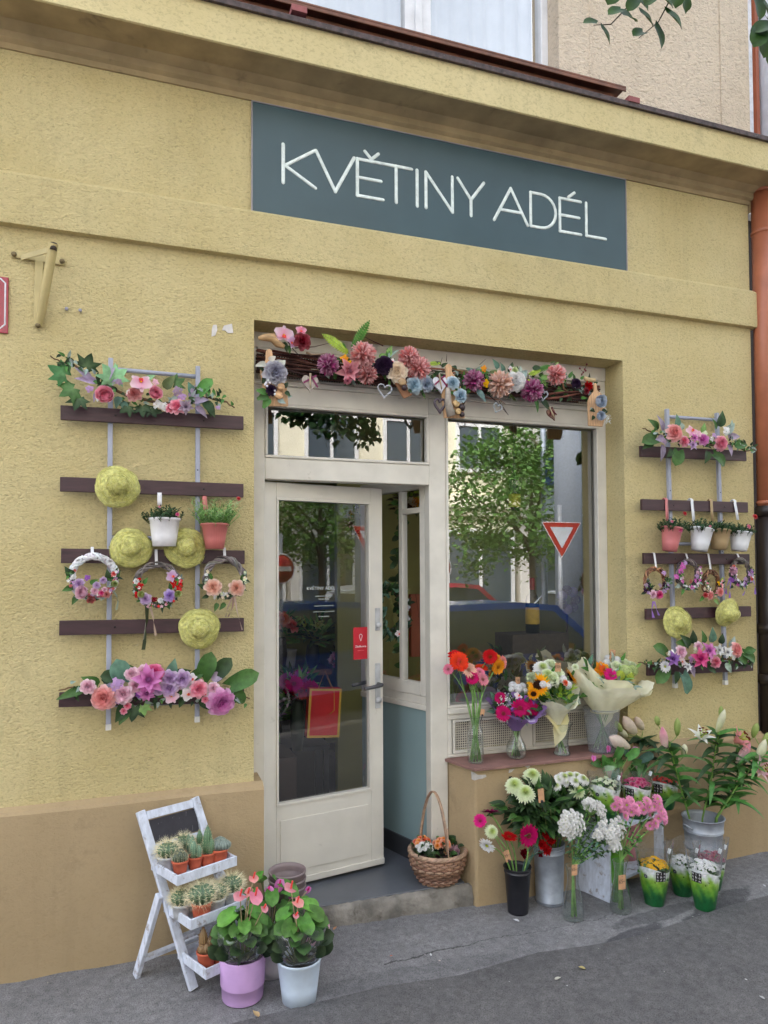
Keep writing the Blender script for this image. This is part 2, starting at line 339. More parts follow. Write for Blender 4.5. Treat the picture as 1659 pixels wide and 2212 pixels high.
# ------------------------------------------------------------------ flowers: cached meshes, petals face +Z, radius 1
PAL={k:lin(v) for k,v in dict(pink=(244,140,168),hotpink=(232,40,140),magenta=(206,16,104),rose=(240,150,165),palepink=(242,196,214),lilac=(206,168,214),orchid=(226,120,200),violet=(160,96,190),
 mauve=(178,154,176),mumpink=(244,164,200),salmon=(246,156,152),dusty=(212,120,116),plum=(186,78,140),peach=(246,196,172),cream=(250,232,204),white=(247,246,244),bluegrey=(172,188,206),skyblue=(178,204,218),greywhite=(214,208,216),
 red=(214,24,30),crimson=(150,12,40),coral=(238,74,70),orange=(248,112,40),amber=(250,168,40),yellow=(250,196,20),greenwhite=(232,240,204),lime=(192,206,84),purpledark=(52,24,60),brown=(96,50,30),palepurple=(196,160,230),orangepeach=(246,160,104),grey=(168,166,184),redorange=(244,70,34),greenish=(206,222,150)).items()}
GR={k:lin(tuple(min(255,int(q*1.1)) for q in v)) for k,v in dict(dark=(38,66,38),mid=(62,100,48),green=(72,124,56),light=(128,168,92),blue=(84,120,104),greyblue=(120,150,150),sage=(150,168,160),lilac=(158,140,168),maple=(58,110,62),palemaple=(128,172,128),fern=(70,120,46),yellowg=(150,176,60),deep=(28,50,32),ivy=(44,84,52),olive=(92,104,60),brown=(74,52,44)).items()}
FC={}
def R4(ax,a): return Matrix.Rotation(a,4,ax)
def flower_mesh(kind,ck,var=0):
    key=(kind,ck,var)
    if key in FC: return FC[key]
    r=random.Random(sum(map(ord,kind+str(ck)))*7+var)
    c=PAL[ck] if isinstance(ck,str) else ck; mb=MB(); ce=None
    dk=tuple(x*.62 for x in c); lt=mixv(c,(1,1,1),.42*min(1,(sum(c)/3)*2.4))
    if kind in('gerbera','sunflower','daisy'):
        n=24 if kind!='daisy' else 18; W=.2 if kind=='gerbera' else .21
        for ly in range(2 if kind!='daisy' else 3):
            for i in range(n):
                th=2*PI*(i+ly*.5+r.uniform(-.2,.2))/n
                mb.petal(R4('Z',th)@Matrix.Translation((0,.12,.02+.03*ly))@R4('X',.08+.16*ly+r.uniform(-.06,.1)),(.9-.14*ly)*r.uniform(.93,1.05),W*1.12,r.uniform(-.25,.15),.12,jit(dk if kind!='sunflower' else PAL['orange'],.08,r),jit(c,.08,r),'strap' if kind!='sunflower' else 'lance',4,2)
        ce=MB(); rr=.24 if kind!='sunflower' else .45
        cc={'gerbera':jit(mixv(c,PAL['brown'],.62),.1,r),'daisy':PAL['lime'],'sunflower':lin((48,26,16))}[kind]
        ce.ball((0,0,.06),rr,12,6,cc,(1,1,.4))
        for i in range(44):
            q=rr*math.sqrt((i+.5)/44); th=i*2.39996
            ce.ball((q*math.cos(th),q*math.sin(th),.06+.4*math.sqrt(max(0,rr*rr-q*q))),rr*.11,5,3,jit(mixv(cc,PAL['amber'],.35 if i>24 else .05),.2,r),(1,1,1.5))
    elif kind=='pompom':
        n=150
        for i in range(n):
            z=1-1.72*(i+.5)/n; q=math.sqrt(1-z*z); th=i*2.39996
            d=Vector((q*math.cos(th),q*math.sin(th),z)); M=Matrix.Translation(d*.34)@(Quaternion((1,0,0),0).to_matrix().to_4x4())
            qq=d.to_track_quat('Y','Z').to_matrix().to_4x4()
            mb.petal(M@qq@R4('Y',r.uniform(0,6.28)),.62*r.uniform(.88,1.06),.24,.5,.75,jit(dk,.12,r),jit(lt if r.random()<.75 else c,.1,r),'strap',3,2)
        mb.ball((0,0,0),.42,8,6,dk)
    elif kind=='mum':        # large flat-topped chrysanthemum
        LM=(PAL['lime'],PAL['greenish']) if min(c)>.5 else (dk,c)
        for i in range(120):
            t=(i+.5)/120; th=i*2.39996; el=1.45-1.35*t; 
            M=R4('Z',th)@Matrix.Translation((0,.06+.30*t,.28*(1-t)))@R4('X',el+r.uniform(-.1,.1))
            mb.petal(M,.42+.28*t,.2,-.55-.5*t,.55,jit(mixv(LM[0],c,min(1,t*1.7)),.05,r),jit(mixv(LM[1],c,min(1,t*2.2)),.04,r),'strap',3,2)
        mb.ball((0,0,.1),.3,8,5,mixv(PAL['lime'],c,.5))
    elif kind in('rose','peony','ranunculus'):
        lay={'rose':[(3,1.5,.5),(4,1.32,.62),(5,1.1,.72),(6,.82,.8),(7,.52,.82)],'peony':[(5,1.5,.45),(6,1.35,.55),(7,1.15,.65),(8,.95,.72),(9,.65,.82),(8,.35,.9)],'ranunculus':[(4,1.55,.36),(5,1.5,.48),(6,1.4,.58),(7,1.28,.68),(8,1.12,.76),(8,.9,.8)]}[kind]
        k=len(lay)
        for q,(n,tl,L) in enumerate(lay):
            t=q/(k-1); ro=.05+.26*t
            for i in range(n):
                th=2*PI*(i+.5*q+r.uniform(-.2,.2))/n
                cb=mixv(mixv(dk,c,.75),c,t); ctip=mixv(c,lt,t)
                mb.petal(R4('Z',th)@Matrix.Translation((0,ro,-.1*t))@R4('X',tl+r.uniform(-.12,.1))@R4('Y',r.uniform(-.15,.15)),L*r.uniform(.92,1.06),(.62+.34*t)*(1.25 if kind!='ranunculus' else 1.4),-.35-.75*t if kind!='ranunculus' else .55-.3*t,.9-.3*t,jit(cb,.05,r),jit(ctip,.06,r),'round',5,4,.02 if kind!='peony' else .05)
        mb.ball((0,0,.02),.28,8,5,dk)
    elif kind=='carnation':
        for i in range(60):
            z=r.uniform(.05,1); th=i*2.39996; q=math.sqrt(1-z*z); d=Vector((q*math.cos(th),q*math.sin(th),z*.8+.1))
            mb.petal(Matrix.Translation((0,0,-.15))@d.to_track_quat('Y','Z').to_matrix().to_4x4()@R4('Y',r.uniform(0,6.3)),r.uniform(.75,1.05),.48,r.uniform(-.5,.5),.5,jit(dk,.1,r),jit(c,.16,r),'round',3,3,.13)
    elif kind=='orchid':
        for i,(a,w,L) in enumerate([(0,.62,.95),(2.2,.62,.9),(-2.2,.62,.9),(1.15,1.15,1.),(-1.15,1.15,1.)]):
            mb.petal(R4('Z',a)@Matrix.Translation((0,.04,.02*i))@R4('X',.14),L,w,-.25,.18,jit(mixv(c,PAL['hotpink'],.25),.05,r),jit(lt,.05,r),'round',5,4)
        ce=MB(); mb2=ce
        for a in (2.6,-2.6,3.14): ce.petal(R4('Z',a)@Matrix.Translation((0,.02,.1))@R4('X',.7),.36,.3,-.5,.6,PAL['hotpink'],PAL['orange'],'round',3,2)
        ce.ball((0,0,.14),.11,6,5,PAL['yellow'])
    elif kind=='magnolia':
        for ly in range(2):
            for i in range(5):
                th=2*PI*(i+ly*.5)/5+r.uniform(-.12,.12)
                mb.petal(R4('Z',th)@Matrix.Translation((0,.08,.03*ly))@R4('X',.22+.42*ly+r.uniform(-.1,.15)),1.02-.2*ly,.62-.1*ly,-.5+.1*ly,.55,jit(tuple(x*.8 for x in c),.08,r),jit(mixv(c,lt,.5),.08,r),'ovate',6,4,.03)
        ce=MB(); ce.ball((0,0,.12),.2,8,5,mixv(dk,PAL['purpledark'],.5))
        for i in range(22):
            th=i*2.4; d=Vector((math.cos(th)*.6,math.sin(th)*.6,1)).normalized(); ce.capsule(d*.1,d*.36,.016,jit(dk,.2,r),5)
    elif kind=='clusterhead':     # hydrangea / phlox head of small four-petal blooms
        for i in range(44):
            z=1-1.15*(i+.5)/44; q=math.sqrt(max(0,1-z*z)); th=i*2.39996; d=Vector((q*math.cos(th),q*math.sin(th),z)); F=Matrix.Translation(d*.8)@frame(d,r.uniform(0,6))
            cc=jit(c,.12,r)
            for a in range(4): mb.petal(F@R4('Z',a*PI/2)@R4('X',.25),.24,.25,-.3,.2,tuple(x*.75 for x in cc),cc,'round',2,2)
    elif kind=='santini':        # small double white button mum
        for ly,(n,L,tl) in enumerate([(14,.98,.25),(12,.8,.7),(9,.52,1.1)]):
            for i in range(n):
                mb.petal(R4('Z',2*PI*(i+.5*ly)/n)@Matrix.Translation((0,.08,-.06))@R4('X',tl+r.uniform(-.1,.1)),L,.36,.6,.4,jit(c,.04,r),jit(c,.04,r),'strap',3,2)
        ce=MB(); ce.ball((0,0,.1),.26,8,5,mixv(PAL['greenish'],c,.35),(1,1,.5))
    elif kind=='spike':         # loose pointed bloom (lisianthus/lily like cup)
        for i in range(6): mb.petal(R4('Z',PI/3*i)@Matrix.Translation((0,.06,0))@R4('X',1.0+.15*(i%2)),1.1,.5,-.9,.5,jit(mixv(c,PAL['lime'],.25),.05,r),jit(c,.05,r),'ovate',5,3)
        ce=MB()
        for i in range(6):
            th=i*PI/3+.3; ce.capsule((0,0,.2),(.25*math.cos(th),.25*math.sin(th),.85),.025,PAL['lime'],5); ce.ball((.25*math.cos(th),.25*math.sin(th),.88),.07,5,4,lin((120,50,30)),(1.6,.7,.7))
    elif kind=='floret':
        for i in range(9):
            q=.72*math.sqrt((i+.3)/9); th=i*2.39996; F=Matrix.Translation((q*math.cos(th),q*math.sin(th),.35*(1-q)))@frame((q*math.cos(th)*.6,q*math.sin(th)*.6,1),r.uniform(0,6)); cc=jit(c,.1,r)
            for a in range(4): mb.petal(F@R4('Z',a*PI/2)@R4('X',.15),.33,.33,-.2,.15,cc,jit(cc,.05,r),'round',2,2)
    m1=mb.mesh(kind,'petal'); m2=ce.mesh(kind+'_centre','petal') if ce else None
    FC[key]=(m1,m2); return FC[key]
NICE=dict(gerbera='gerbera_bloom',sunflower='sunflower_bloom',daisy='daisy_bloom',pompom='pompom_bloom',mum='chrysanthemum_bloom',rose='rose_bloom',peony='peony_bloom',ranunculus='ranunculus_bloom',carnation='carnation_bloom',orchid='orchid_bloom',magnolia='magnolia_bloom',clusterhead='flower_cluster',santini='button_bloom',spike='lily_bloom',floret='flower_cluster')
def bloom(parent,kind,ck,P,d,r,spin=None,origin=None,nm=None,centre=True,var=None):
    """one flower: petals as a part, its eye as a sub-part"""
    m1,m2=flower_mesh(kind,ck,rnd.randrange(2) if var is None else var)
    o=bpy.data.objects.new(nm or NICE[kind],m1); COL.objects.link(o)
    if parent is not None: o.parent=parent
    r*={'pompom':1.08,'rose':1.14,'peony':1.1,'ranunculus':1.12,'clusterhead':.82}.get(kind,1.)
    P=Vector(P)-Vector(origin if origin is not None else (parent.location if parent is not None else (0,0,0)))
    o.matrix_local=Matrix.Translation(P)@frame(d,rnd.uniform(0,6.28) if spin is None else spin)@Matrix.Scale(r,4)
    if m2 and centre:
        e=bpy.data.objects.new('flower_centre',m2); COL.objects.link(e); e.parent=o
    return o
# ------------------------------------------------------------------ leaves added to a MB (local space)
def dirframe(P,d,n):           # +Y along d, +Z near n
    d=Vector(d).normalized(); n=Vector(n); x=d.cross(n); x=x.normalized() if x.length>1e-5 else d.orthogonal().normalized(); z=x.cross(d)
    return Matrix(((x.x,d.x,z.x,P[0]),(x.y,d.y,z.y,P[1]),(x.z,d.z,z.z,P[2]),(0,0,0,1)))
def leaf(mb,P,d,n,L,W,c,kind='ovate',bend=-.5,r=rnd):
    M=dirframe(P,d,n); c=jit(c,.16,r); c2=mixv(c,(.4,.5,.2),.10)
    if kind=='maple':
        out=[]
        for a,l in [(-150,.42),(-118,.36),(-95,.72),(-72,.5),(-48,.95),(-28,.55),(-12,.78),(0,1.05),(12,.78),(28,.55),(48,.95),(72,.5),(95,.72),(118,.36),(150,.42)]:
            out.append((math.sin(rad(a))*l,.35+math.cos(rad(a))*l*.75,-.16*l+.05*r.uniform(-1,1)))
        vs=[M@Vector((0,.33*L,.02*L))]+[M@Vector((x*W,y*L,z*L)) for x,y,z in out]
        mb.add(vs,[(0,i,i+1) for i in range(1,len(out))],[mixv(c,(.35,.5,.25),.25)]+[c]*len(out),True)
    elif kind=='fern':
        n_=13
        for i in range(n_):
            u=(i+1)/n_; w=W*math.sin(PI*(.12+.86*u))**.8*.55; y=L*u; zz=-.12*L*u*u
            for s in(-1,1):
                mb.petal(M@Matrix.Translation((0,y,zz))@R4('Z',s*-1.15),w,L/n_*1.15,-.3,.1,c,c2,'lance',2,1)
        mb.tube([M@Vector((0,L*u,-.12*L*u*u)) for u in (0,.35,.7,1.)],[.0018,.0015,.001,.0004],4,tuple(x*.7 for x in c))
    elif kind=='rosette':
        for i in range(9): mb.petal(M@R4('Y',i*.7)@R4('X',r.uniform(-.6,.6)),L*r.uniform(.6,1),W*.3,r.uniform(-.6,.6),.2,c,c2,'lance',3,1)
    else:
        shp={'ovate':'ovate','heart':'heart','lance':'lance','round':'round'}[kind]
        mb.petal(M,L,W,bend,.12,tuple(x*.88 for x in c),c2,shp,6,4,.012,.22)
def bush(mb,C,R,n,L,W,c,kind='lance',sq=(1,1,1),up=.4,r=rnd):
    for i in range(n):
        z=r.uniform(-.55,1); th=r.uniform(0,6.283); q=math.sqrt(max(0,1-z*z)); d=Vector((q*math.cos(th),q*math.sin(th),z)); k=R*r.uniform(.25,1)**.6
        P=Vector(C)+Vector((d.x*k*sq[0],d.y*k*sq[1],d.z*k*sq[2])); dd=(d+Vector((r.uniform(-.5,.5),r.uniform(-.5,.5),up+r.uniform(-.3,.3)))).normalized()
        leaf(mb,P,dd,(0,-.6,.8),L*r.uniform(.7,1.2),W*r.uniform(.8,1.15),c if not isinstance(c,list) else r.choice(c),kind,r.uniform(-.9,.1),r)
def bez(a,b,c,n=8):
    a,b,c=Vector(a),Vector(b),Vector(c); return [a*(1-t)**2+b*2*t*(1-t)+c*t*t for t in [i/n for i in range(n+1)]]
def d2(angle,out=.55):        # direction on the wall from an angle in the picture (0 right, 90 up), tilted out towards the street
    return Vector((math.cos(rad(angle)),-out,math.sin(rad(angle)))).normalized()
# ================================================================== SETTING: ground
def grid_sheet(name,x0,x1,y0,y1,nx,ny,zf,mat):
    mb=MB(); vs=[(x0+(x1-x0)*i/nx,y0+(y1-y0)*j/ny,0) for i in range(nx+1) for j in range(ny+1)]; vs=[(x,y,zf(x,y)) for x,y,z in vs]
    mb.add(vs,[(i*(ny+1)+j,(i+1)*(ny+1)+j,(i+1)*(ny+1)+j+1,i*(ny+1)+j+1) for i in range(nx) for j in range(ny)]); o=mb.build(name,mat); return structure(o)
grid_sheet('sidewalk',-9,12,-3.05,.35,140,40,lambda x,y:gz(x,y)+.004*math.sin(x*3.1+1)*math.sin(y*5+x)+(.006*max(0,1-abs(y+.05)/.12)*math.sin(x*17)),'asphalt')
mb=MB(); edge=[('O',-700,960),('O',0,782),('O',330,738),('O',660,640),('O',905,604),('O',1090,570),('O',1235,522),('O',1300,500),('O',1480,440),('O',1900,330)]
tp=[gnd(*e) for e in edge]; tp=[Vector((-8.9,tp[0].y-.5,0))]+tp+[Vector((11.9,tp[-1].y-.2,0))]
vs=[]
for i,p in enumerate(tp): vs+= [(p.x,p.y+.006*math.sin(i*2.3),gz(p.x,p.y)+.0085),(p.x,-3.04,gz(p.x,-3.04)+.0085),(p.x,p.y+.012,gz(p.x,p.y)+.0005)]
fs=[];
for i in range(len(tp)-1): a=i*3;b=a+3; fs+=[(a,a+1,b+1,b),(a,b,b+2,a+2)]
mb.add(vs,fs); structure(mb.build('asphalt_patch','asphalt_new'))
grid_sheet('road',-70,70,-70,20,1,1,lambda x,y:-.17,'road_asph')
mb=MB(); mb.box(-9,12,-3.25,-3.051,-.165,-.025); mb.col=(.3,.29,.28); o=mb.build('kerb','concrete',bev=.01); structure(o)
mb=MB(); mb.box(-30,30,-13.9,-11.6,-.165,-.03); structure(mb.build('far_sidewalk','asphalt_new'))
# ================================================================== the shop building
bld=thing('shop_building','ochre stucco corner shop building with a flower shop window, cream shopfront and overhanging cornice','building')
XL,XR,WX1=.505,2.568,3.50
mb=MB(); mb.box(-3.2,XL,0,.3,-.02,4.02); mb.box(XR,WX1,0,.3,-.02,4.02); mb.box(XL,XR,0,.3,2.88,4.02)
mb.build('facade_wall','stucco',bld)
def profile_run(mb,prof,x0,x1,ret=True):   # extrude an (p,z) profile along x, with a mitred return at the right end
    k=len(prof); vs=[]
    for p,z in prof: vs.append((x0,-p,z))
    for p,z in prof: vs.append((x1+(p if ret else 0),-p,z))
    fs=[(i,i+1,k+i+1,k+i) for i in range(k-1)]
    if ret:
        for p,z in prof: vs.append((x1+p,.3,z))
        fs+=[(k+i,k+i+1,2*k+i+1,2*k+i) for i in range(k-1)]
    else: fs.append(tuple(k+i for i in range(k)))
    mb.add(vs,fs,None,False)
# string course below the name board
mb=MB(); profile_run(mb,[(0.0,3.16),(.034,3.163),(.036,3.18),(.034,3.372),(.012,3.392),(-.01,3.395)],-3.2,WX1); mb.build('string_course','stucco_smooth' if 0 else 'stucco',bld)
# cornice: small mouldings, cove and overhanging lip
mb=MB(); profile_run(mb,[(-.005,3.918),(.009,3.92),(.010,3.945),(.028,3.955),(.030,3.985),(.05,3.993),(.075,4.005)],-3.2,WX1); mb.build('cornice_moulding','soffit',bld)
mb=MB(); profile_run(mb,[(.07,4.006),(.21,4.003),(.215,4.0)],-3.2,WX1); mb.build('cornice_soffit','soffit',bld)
mb=MB(); profile_run(mb,[(.214,4.0),(.222,4.004),(.224,4.168),(.22,4.18),(-.02,4.185)],-3.2,WX1); mb.build('cornice_fascia','stucco_smooth',bld)
mb=MB(); profile_run(mb,[(.225,4.165),(.243,4.163),(.245,4.186),(.235,4.195),(-.02,4.235)],-3.2,WX1); mb.build('cornice_flashing','flash_metal',bld)
for k in range(2):
    P=[at('p',645,22,-.23),at('p',1365,217,-.23)][k]; mb=MB(); mb.beam((P.x-.035,-.19,P.z-.006),(P.x+.035,-.19,P.z-.006),.12,.028,(.28,.09,.09)); mb.build('flashing_patch','matte',bld)
# upper storey
uy=.02
U1=at('p',1616,150,uy); UW=at('p',1207,100,uy)
ux1=U1.x; wx1=UW.x; wx0=at('p',1207-640,20,uy).x-.75; SZ=at('p',1340,190,-.08).z-.01
mb=MB(); mb.box(-3.2,wx0,uy,.3,4.0,7.6); mb.box(wx1,ux1-.22,uy,.3,4.0,7.6); mb.box(wx0,wx1,uy,.3,4.0,SZ-.03); mb.box(wx0,wx1,uy,.3,6.3,7.6)
mb.box(ux1-.22,ux1,uy-.008,.3,4.0,7.6); mb.box(wx1+.20,wx1+.215,uy-.006,uy+.01,4.0,7.6)
mb.build('upper_wall','stucco_up',bld,bev=.004)
s0=at('p',1353,186,-.1)
mb=MB(); mb.box(wx0-.1,s0.x,-.10,.25,s0.z-.012,s0.z); mb.box(wx0-.1,s0.x,-.10,-.092,s0.z-.03,s0.z-.0121); mb.box(wx0-.1,s0.x-.05,-.06,.02,s0.z-.13,s0.z-.031)
mb.build('window_ledge','sill_brown',bld,bev=.003)
wf=MB(); wf.col=(.72,.73,.76); zy0,zy1=s0.z,6.3; fy=.13
xs=[wx0,(wx0*2+wx1)/3,(wx0+wx1*2)/3,wx1]
wf.box(wx0,wx1,fy,fy+.07,zy0,zy0+.06); wf.box(wx0,wx1,fy,fy+.07,zy1-.06,zy1)
for i,x in enumerate(xs):
    w=.045 if i in(0,3) else .075
    wf.box(max(wx0,x-w),min(wx1,x+w),fy-.004,fy+.066,zy0+.0601,zy1-.0601)
    if i in(1,2): wf.box(x-.02,x+.02,fy-.018,fy-.0045,zy0+.06,zy1-.06)
wf.box(wx0,wx1,fy-.003,fy+.067,5.55,5.63)
wo=wf.build('upper_window','satin',bld,bev=.004)
g=MB(); g.add([(wx0,fy+.03,zy0),(wx1,fy+.03,zy0),(wx1,fy+.03,zy1),(wx0,fy+.03,zy1)],[(0,1,2,3)]); g.build('pane','pane',wo)
cu=MB(); nn=160
vs=[];cs=[]
for i in range(nn+1):
    x=wx0+.02+(wx1-wx0-.04)*i/nn; y=.27+.018*math.sin(i*.9)+.012*math.sin(i*.37)
    vs+=[(x,y,zy0+.02),(x,y,zy1)]; cs+=[(.62,.66,.68)]*2
cu.add(vs,[(2*i,2*i+2,2*i+3,2*i+1) for i in range(nn)],cs); cu.build('curtain','paper',wo)
bk=MB(); bk.col=(.10,.12,.13); bk.add([(wx0-.2,.9,4),(wx1+.2,.9,4),(wx1+.2,.9,7),(wx0-.2,.9,7)],[(0,1,2,3)]); bk.build('room_back','matte',wo)
# plinths
def plinth(x0,x1,name='plinth'):
    mb=MB(); prof=[(.042,-.03),(.040,.30),(.038,.712),(.030,.726),(-.002,.742)]
    k=len(prof); vs=[]; n=60
    for i in range(n+1):
        x=x0+(x1-x0)*i/n
        for p,z in prof: vs.append((x,-p-.002*math.sin(x*9+z*4),z+.003*math.sin(x*5)*(z>.6)))
    fs=[(i*k+j,(i+1)*k+j,(i+1)*k+j+1,i*k+j+1) for i in range(n) for j in range(k-1)]
    fs+=[tuple(reversed(range(k)))+(len(vs),),tuple(n*k+j for j in range(k))+(len(vs)+1,)]
    vs+=[(x0,.0,-.03),(x1,.0,-.03)]
    vs+=[]; mb.add(vs,fs,None,False); return mb
mb=plinth(-3.2,.545); mb.box(.5051,.545,0,.16,-.03,.738); mb.build('plinth','plinth',bld)
plinth(2.60,3.95).build('plinth','plinth',bld)
# pedestal below the shop window, splayed left end
PZ=.700; px0,px1=1.552,2.605
mb=MB(); a=(px0,.17);b=(1.606,-.046);c=(px1,-.046);d=(px1,.17)
ring=[a,b,c,d]; vs=[(x,y,-.03) for x,y in ring]+[(x,y,PZ) for x,y in ring]
mb.add(vs,[(0,1,5,4),(1,2,6,5),(2,3,7,6),(4,5,6,7)],None,False); mb.build('window_pedestal','plinth',bld,bev=.012)
mb=MB(); mb.col=lin((128,84,80)); rg=[(px0-.022,.162),(1.593,-.068),(px1-.02,-.068),(px1-.02,.162)]
vs=[(x,y,PZ+.0005) for x,y in rg]+[(x,y,PZ+.015) for x,y in rg]; mb.add(vs,[(0,1,5,4),(1,2,6,5),(2,3,7,6),(3,0,4,7),(4,5,6,7)],None,False); mb.build('window_shelf','ledge_paint',bld,bev=.003)
# plaster chips: shallow flakes of pale filler
def flake(zn,pts,Y,col,name='plaster_chip',parent=bld):
    mb=MB(); P=[at(zn,x,y,Y) for x,y in pts]; k=len(P)
    mb.add([p for p in P]+[p+Vector((0,.004,0)) for p in P],[tuple(range(k))]+[(i,i+k,(i+1)%k+k,(i+1)%k) for i in range(k)],col,False); return mb.build(name,'matte',parent)
wc=lin((205,200,196)); gc=lin((188,182,176))
flake('K',[(92,195),(120,205),(150,225),(215,222),(222,240),(190,255),(150,262),(118,272),(95,262)],-.048,gc); flake('K',[(420,178),(465,172),(440,200),(412,208)],-.048,gc)
flake('K',[(552,135),(590,132),(600,150),(578,163),(556,152)],-.048,wc); flake('K',[(710,118),(765,108),(750,125),(718,134)],-.048,wc)
flake('C',[(1308,370),(1316,345),(1338,345),(1342,375),(1330,410),(1306,418)],-.003,wc); flake('C',[(1370,378),(1382,350),(1432,338),(1440,395),(1405,396),(1392,380)],-.003,wc)
flake('K',[(415,240),(440,236),(452,256),(440,276),(418,272)],-.048,lin((40,30,26)),'plug_hole')
# doorstep
SZ0=.128
mb=MB(); mb.box(.547,1.600,.0,.9,-.03,SZ0); vs=mb.v
mb=MB(); n=50; pr=[(-.03,-.022),(.06,-.025),(.10,-.018),(.118,-.012),(SZ0-.006,.012)]
vs=[(0.547+(1.598-.547)*i/n, y+.004*math.sin(i*1.7+z*40)+.003*math.sin(i*.6), z+(.002*math.sin(i*2.1) if z>.1 else 0)) for i in range(n+1) for z,y in [(q[0],q[1]) for q in pr]]
k=len(pr); mb.add(vs,[(i*k+j,(i+1)*k+j,(i+1)*k+j+1,i*k+j+1) for i in range(n) for j in range(k-1)]+[(k-1+i*k,k-1+(i+1)*k,(n+1)*k+1+i,(n+1)*k+i) for i in range(n)],None,True) if False else mb.add(vs,[(i*k+j,(i+1)*k+j,(i+1)*k+j+1,i*k+j+1) for i in range(n) for j in range(k-1)],None,True)
mb.build('doorstep','concrete',bld)
mb=MB(); mb.box(.546,1.57,.010,3.1,SZ0-.05,SZ0); mb.build('entrance_floor','tile',bld,bev=.004)
# ------------------------------------------------------------------ shopfront joinery
FY=.16
sf=MB()
def fb(x0,x1,z0,z1,y0=FY,y1=FY+.07): sf.box(x0,x1,y0,y1,z0,z1)
PX0,PX1=1.452,1.548              # post between door and window
fb(XL,.583,SZ0,2.62); fb(PX0,PX1,SZ0,2.535); fb(2.515,XR,.715,2.62)
fb(.5831,PX0-.0001,2.157,2.262)                   # transom
fb(.5831,PX0-.0001,2.53,2.62); fb(PX0-.0001,2.5149,2.5351,2.62)
fb(XL,XR,2.62,2.645,FY-.012,FY+.07); fb(XL,XR,2.802,2.88,FY-.005,FY+.07)
fb(XL,.545,2.645,2.802); fb(1.44,1.535,2.645,2.802); fb(2.49,XR,2.645,2.802); fb(1.0,1.035,2.6451,2.8019); fb(2.02,2.055,2.6451,2.8019)
fb(PX1+.0001,2.5149,.945,.975,FY-.014,FY+.07); fb(PX1+.0001,2.5149,.715,.733); fb(PX1+.0001,1.573,.733,.945); fb(1.985,2.06,.733,.945); fb(2.49,2.5149,.733,.945); fb(PX1+.0001,2.5149,.915,.9449,FY-.004,FY+.06)
# beads round the panes, 3 mm proud
def beads(x0,x1,z0,z1,w=.014,y=FY-.006):
    sf.box(x0,x1,y,FY+.03,z1-w,z1); sf.box(x0,x1,y,FY+.03,z0,z0+w); sf.box(x0,x0+w,y,FY+.03,z0+w+.0002,z1-w-.0002); sf.box(x1-w,x1,y,FY+.03,z0+w+.0002,z1-w-.0002)
beads(.5835,1.4515,2.2625,2.5295); beads(1.5485,2.5145,.9755,2.5345)
sf.build('shopfront_frame','frame',bld,bev=.004)
def grille(x0,x1,z0,z1,y=FY+.012,p=.0125,w=.0048):
    mb=MB(); mb.col=(.62,.57,.48); nx=int((x1-x0)/p); nz=int((z1-z0)/p)
    for i in range(nx+1): x=x0+(x1-x0)*i/nx; mb.box(x-w/2,x+w/2,y,y+.004,z0,z1)
    for i in range(nz+1): z=z0+(z1-z0)*i/nz; mb.box(x0,x1,y-.0012,y+.0035,z-w/2,z+w/2)
    o=mb.build('vent_grille','satin',bld); b=MB(); b.col=(.03,.028,.025); b.add([(x0,y+.03,z0),(x1,y+.03,z0),(x1,y+.03,z1),(x0,y+.03,z1)],[(0,1,2,3)]); b.build('vent_backing','matte',o)
    e=MB()
    for q in ((x0-.012,x1+.012,z0-.012,z0),(x0-.012,x1+.012,z1,z1+.012),(x0-.012,x0,z0+.0001,z1-.0001),(x1,x1+.012,z0+.0001,z1-.0001)): e.box(q[0],q[1],y-.016,y+.006,q[2],q[3])
    e.build('vent_frame','frame',o)
grille(.56,.985,2.66,2.79); grille(1.05,1.425,2.66,2.79); grille(1.55,2.005,2.66,2.79); grille(2.07,2.475,2.66,2.79)
grille(1.59,1.97,.748,.900); grille(2.075,2.475,.748,.900)
def pane(x0,x1,z0,z1,mat,name,y=FY+.04):
    mb=MB(); mb.add([(x0,y,z0),(x1,y,z0),(x1,y,z1),(x0,y,z1)],[(0,1,2,3)],None,False); return mb.build(name,mat,bld)
pane(.584,1.4515,2.263,2.529,'pane_top','transom_pane'); pane(1.5485,2.5145,.976,2.534,'pane','display_window_pane')
# ------------------------------------------------------------------ the door, hinged left, ajar inwards
DA=rad(11.); DW=.672; DZ0,DZ1=.142,2.15; DX,DY=.588,.205
door=MB(); D_=.045
def db(x0,x1,z0,z1,y0=0.,y1=D_): door.box(x0,x1,y0,y1,z0,z1)
st=.062; bt=.40
db(0,st,DZ0,DZ1); db(DW-st-.012,DW,DZ0,DZ1); db(st+.0001,DW-st-.0121,DZ1-.075,DZ1); db(st+.0001,DW-st-.0121,DZ0,DZ0+bt)
db(st+.02,DW-st-.035,DZ0+.07,DZ0+bt-.07,-.004,.0)           # raised kick panel
for q in ((st,DW-st-.012,DZ1-.089,DZ1-.0752),(st,DW-st-.012,DZ0+bt+.0002,DZ0+bt+.014)): door.box(q[0],q[1],-.006,.03,q[2],q[3])
door.box(st,st+.012,-.006,.03,DZ0+bt+.0142,DZ1-.0892); door.box(DW-st-.024,DW-st-.012,-.006,.03,DZ0+bt+.0142,DZ1-.0892)
door.box(0,DW,-.010,-.0001,DZ0+.004,DZ0+.034)
do=door.build('shop_door','door_paint',bld,bev=.004); do.location=(DX,DY,0); do.rotation_euler=(0,0,DA)
gp=MB(); gp.add([(st,.02,DZ0+bt),(DW-st-.012,.02,DZ0+bt),(DW-st-.012,.02,DZ1-.075),(st,.02,DZ1-.075)],[(0,1,2,3)]); gp.build('door_pane','pane_door',do)
kz=1.10; kx=DW-.034
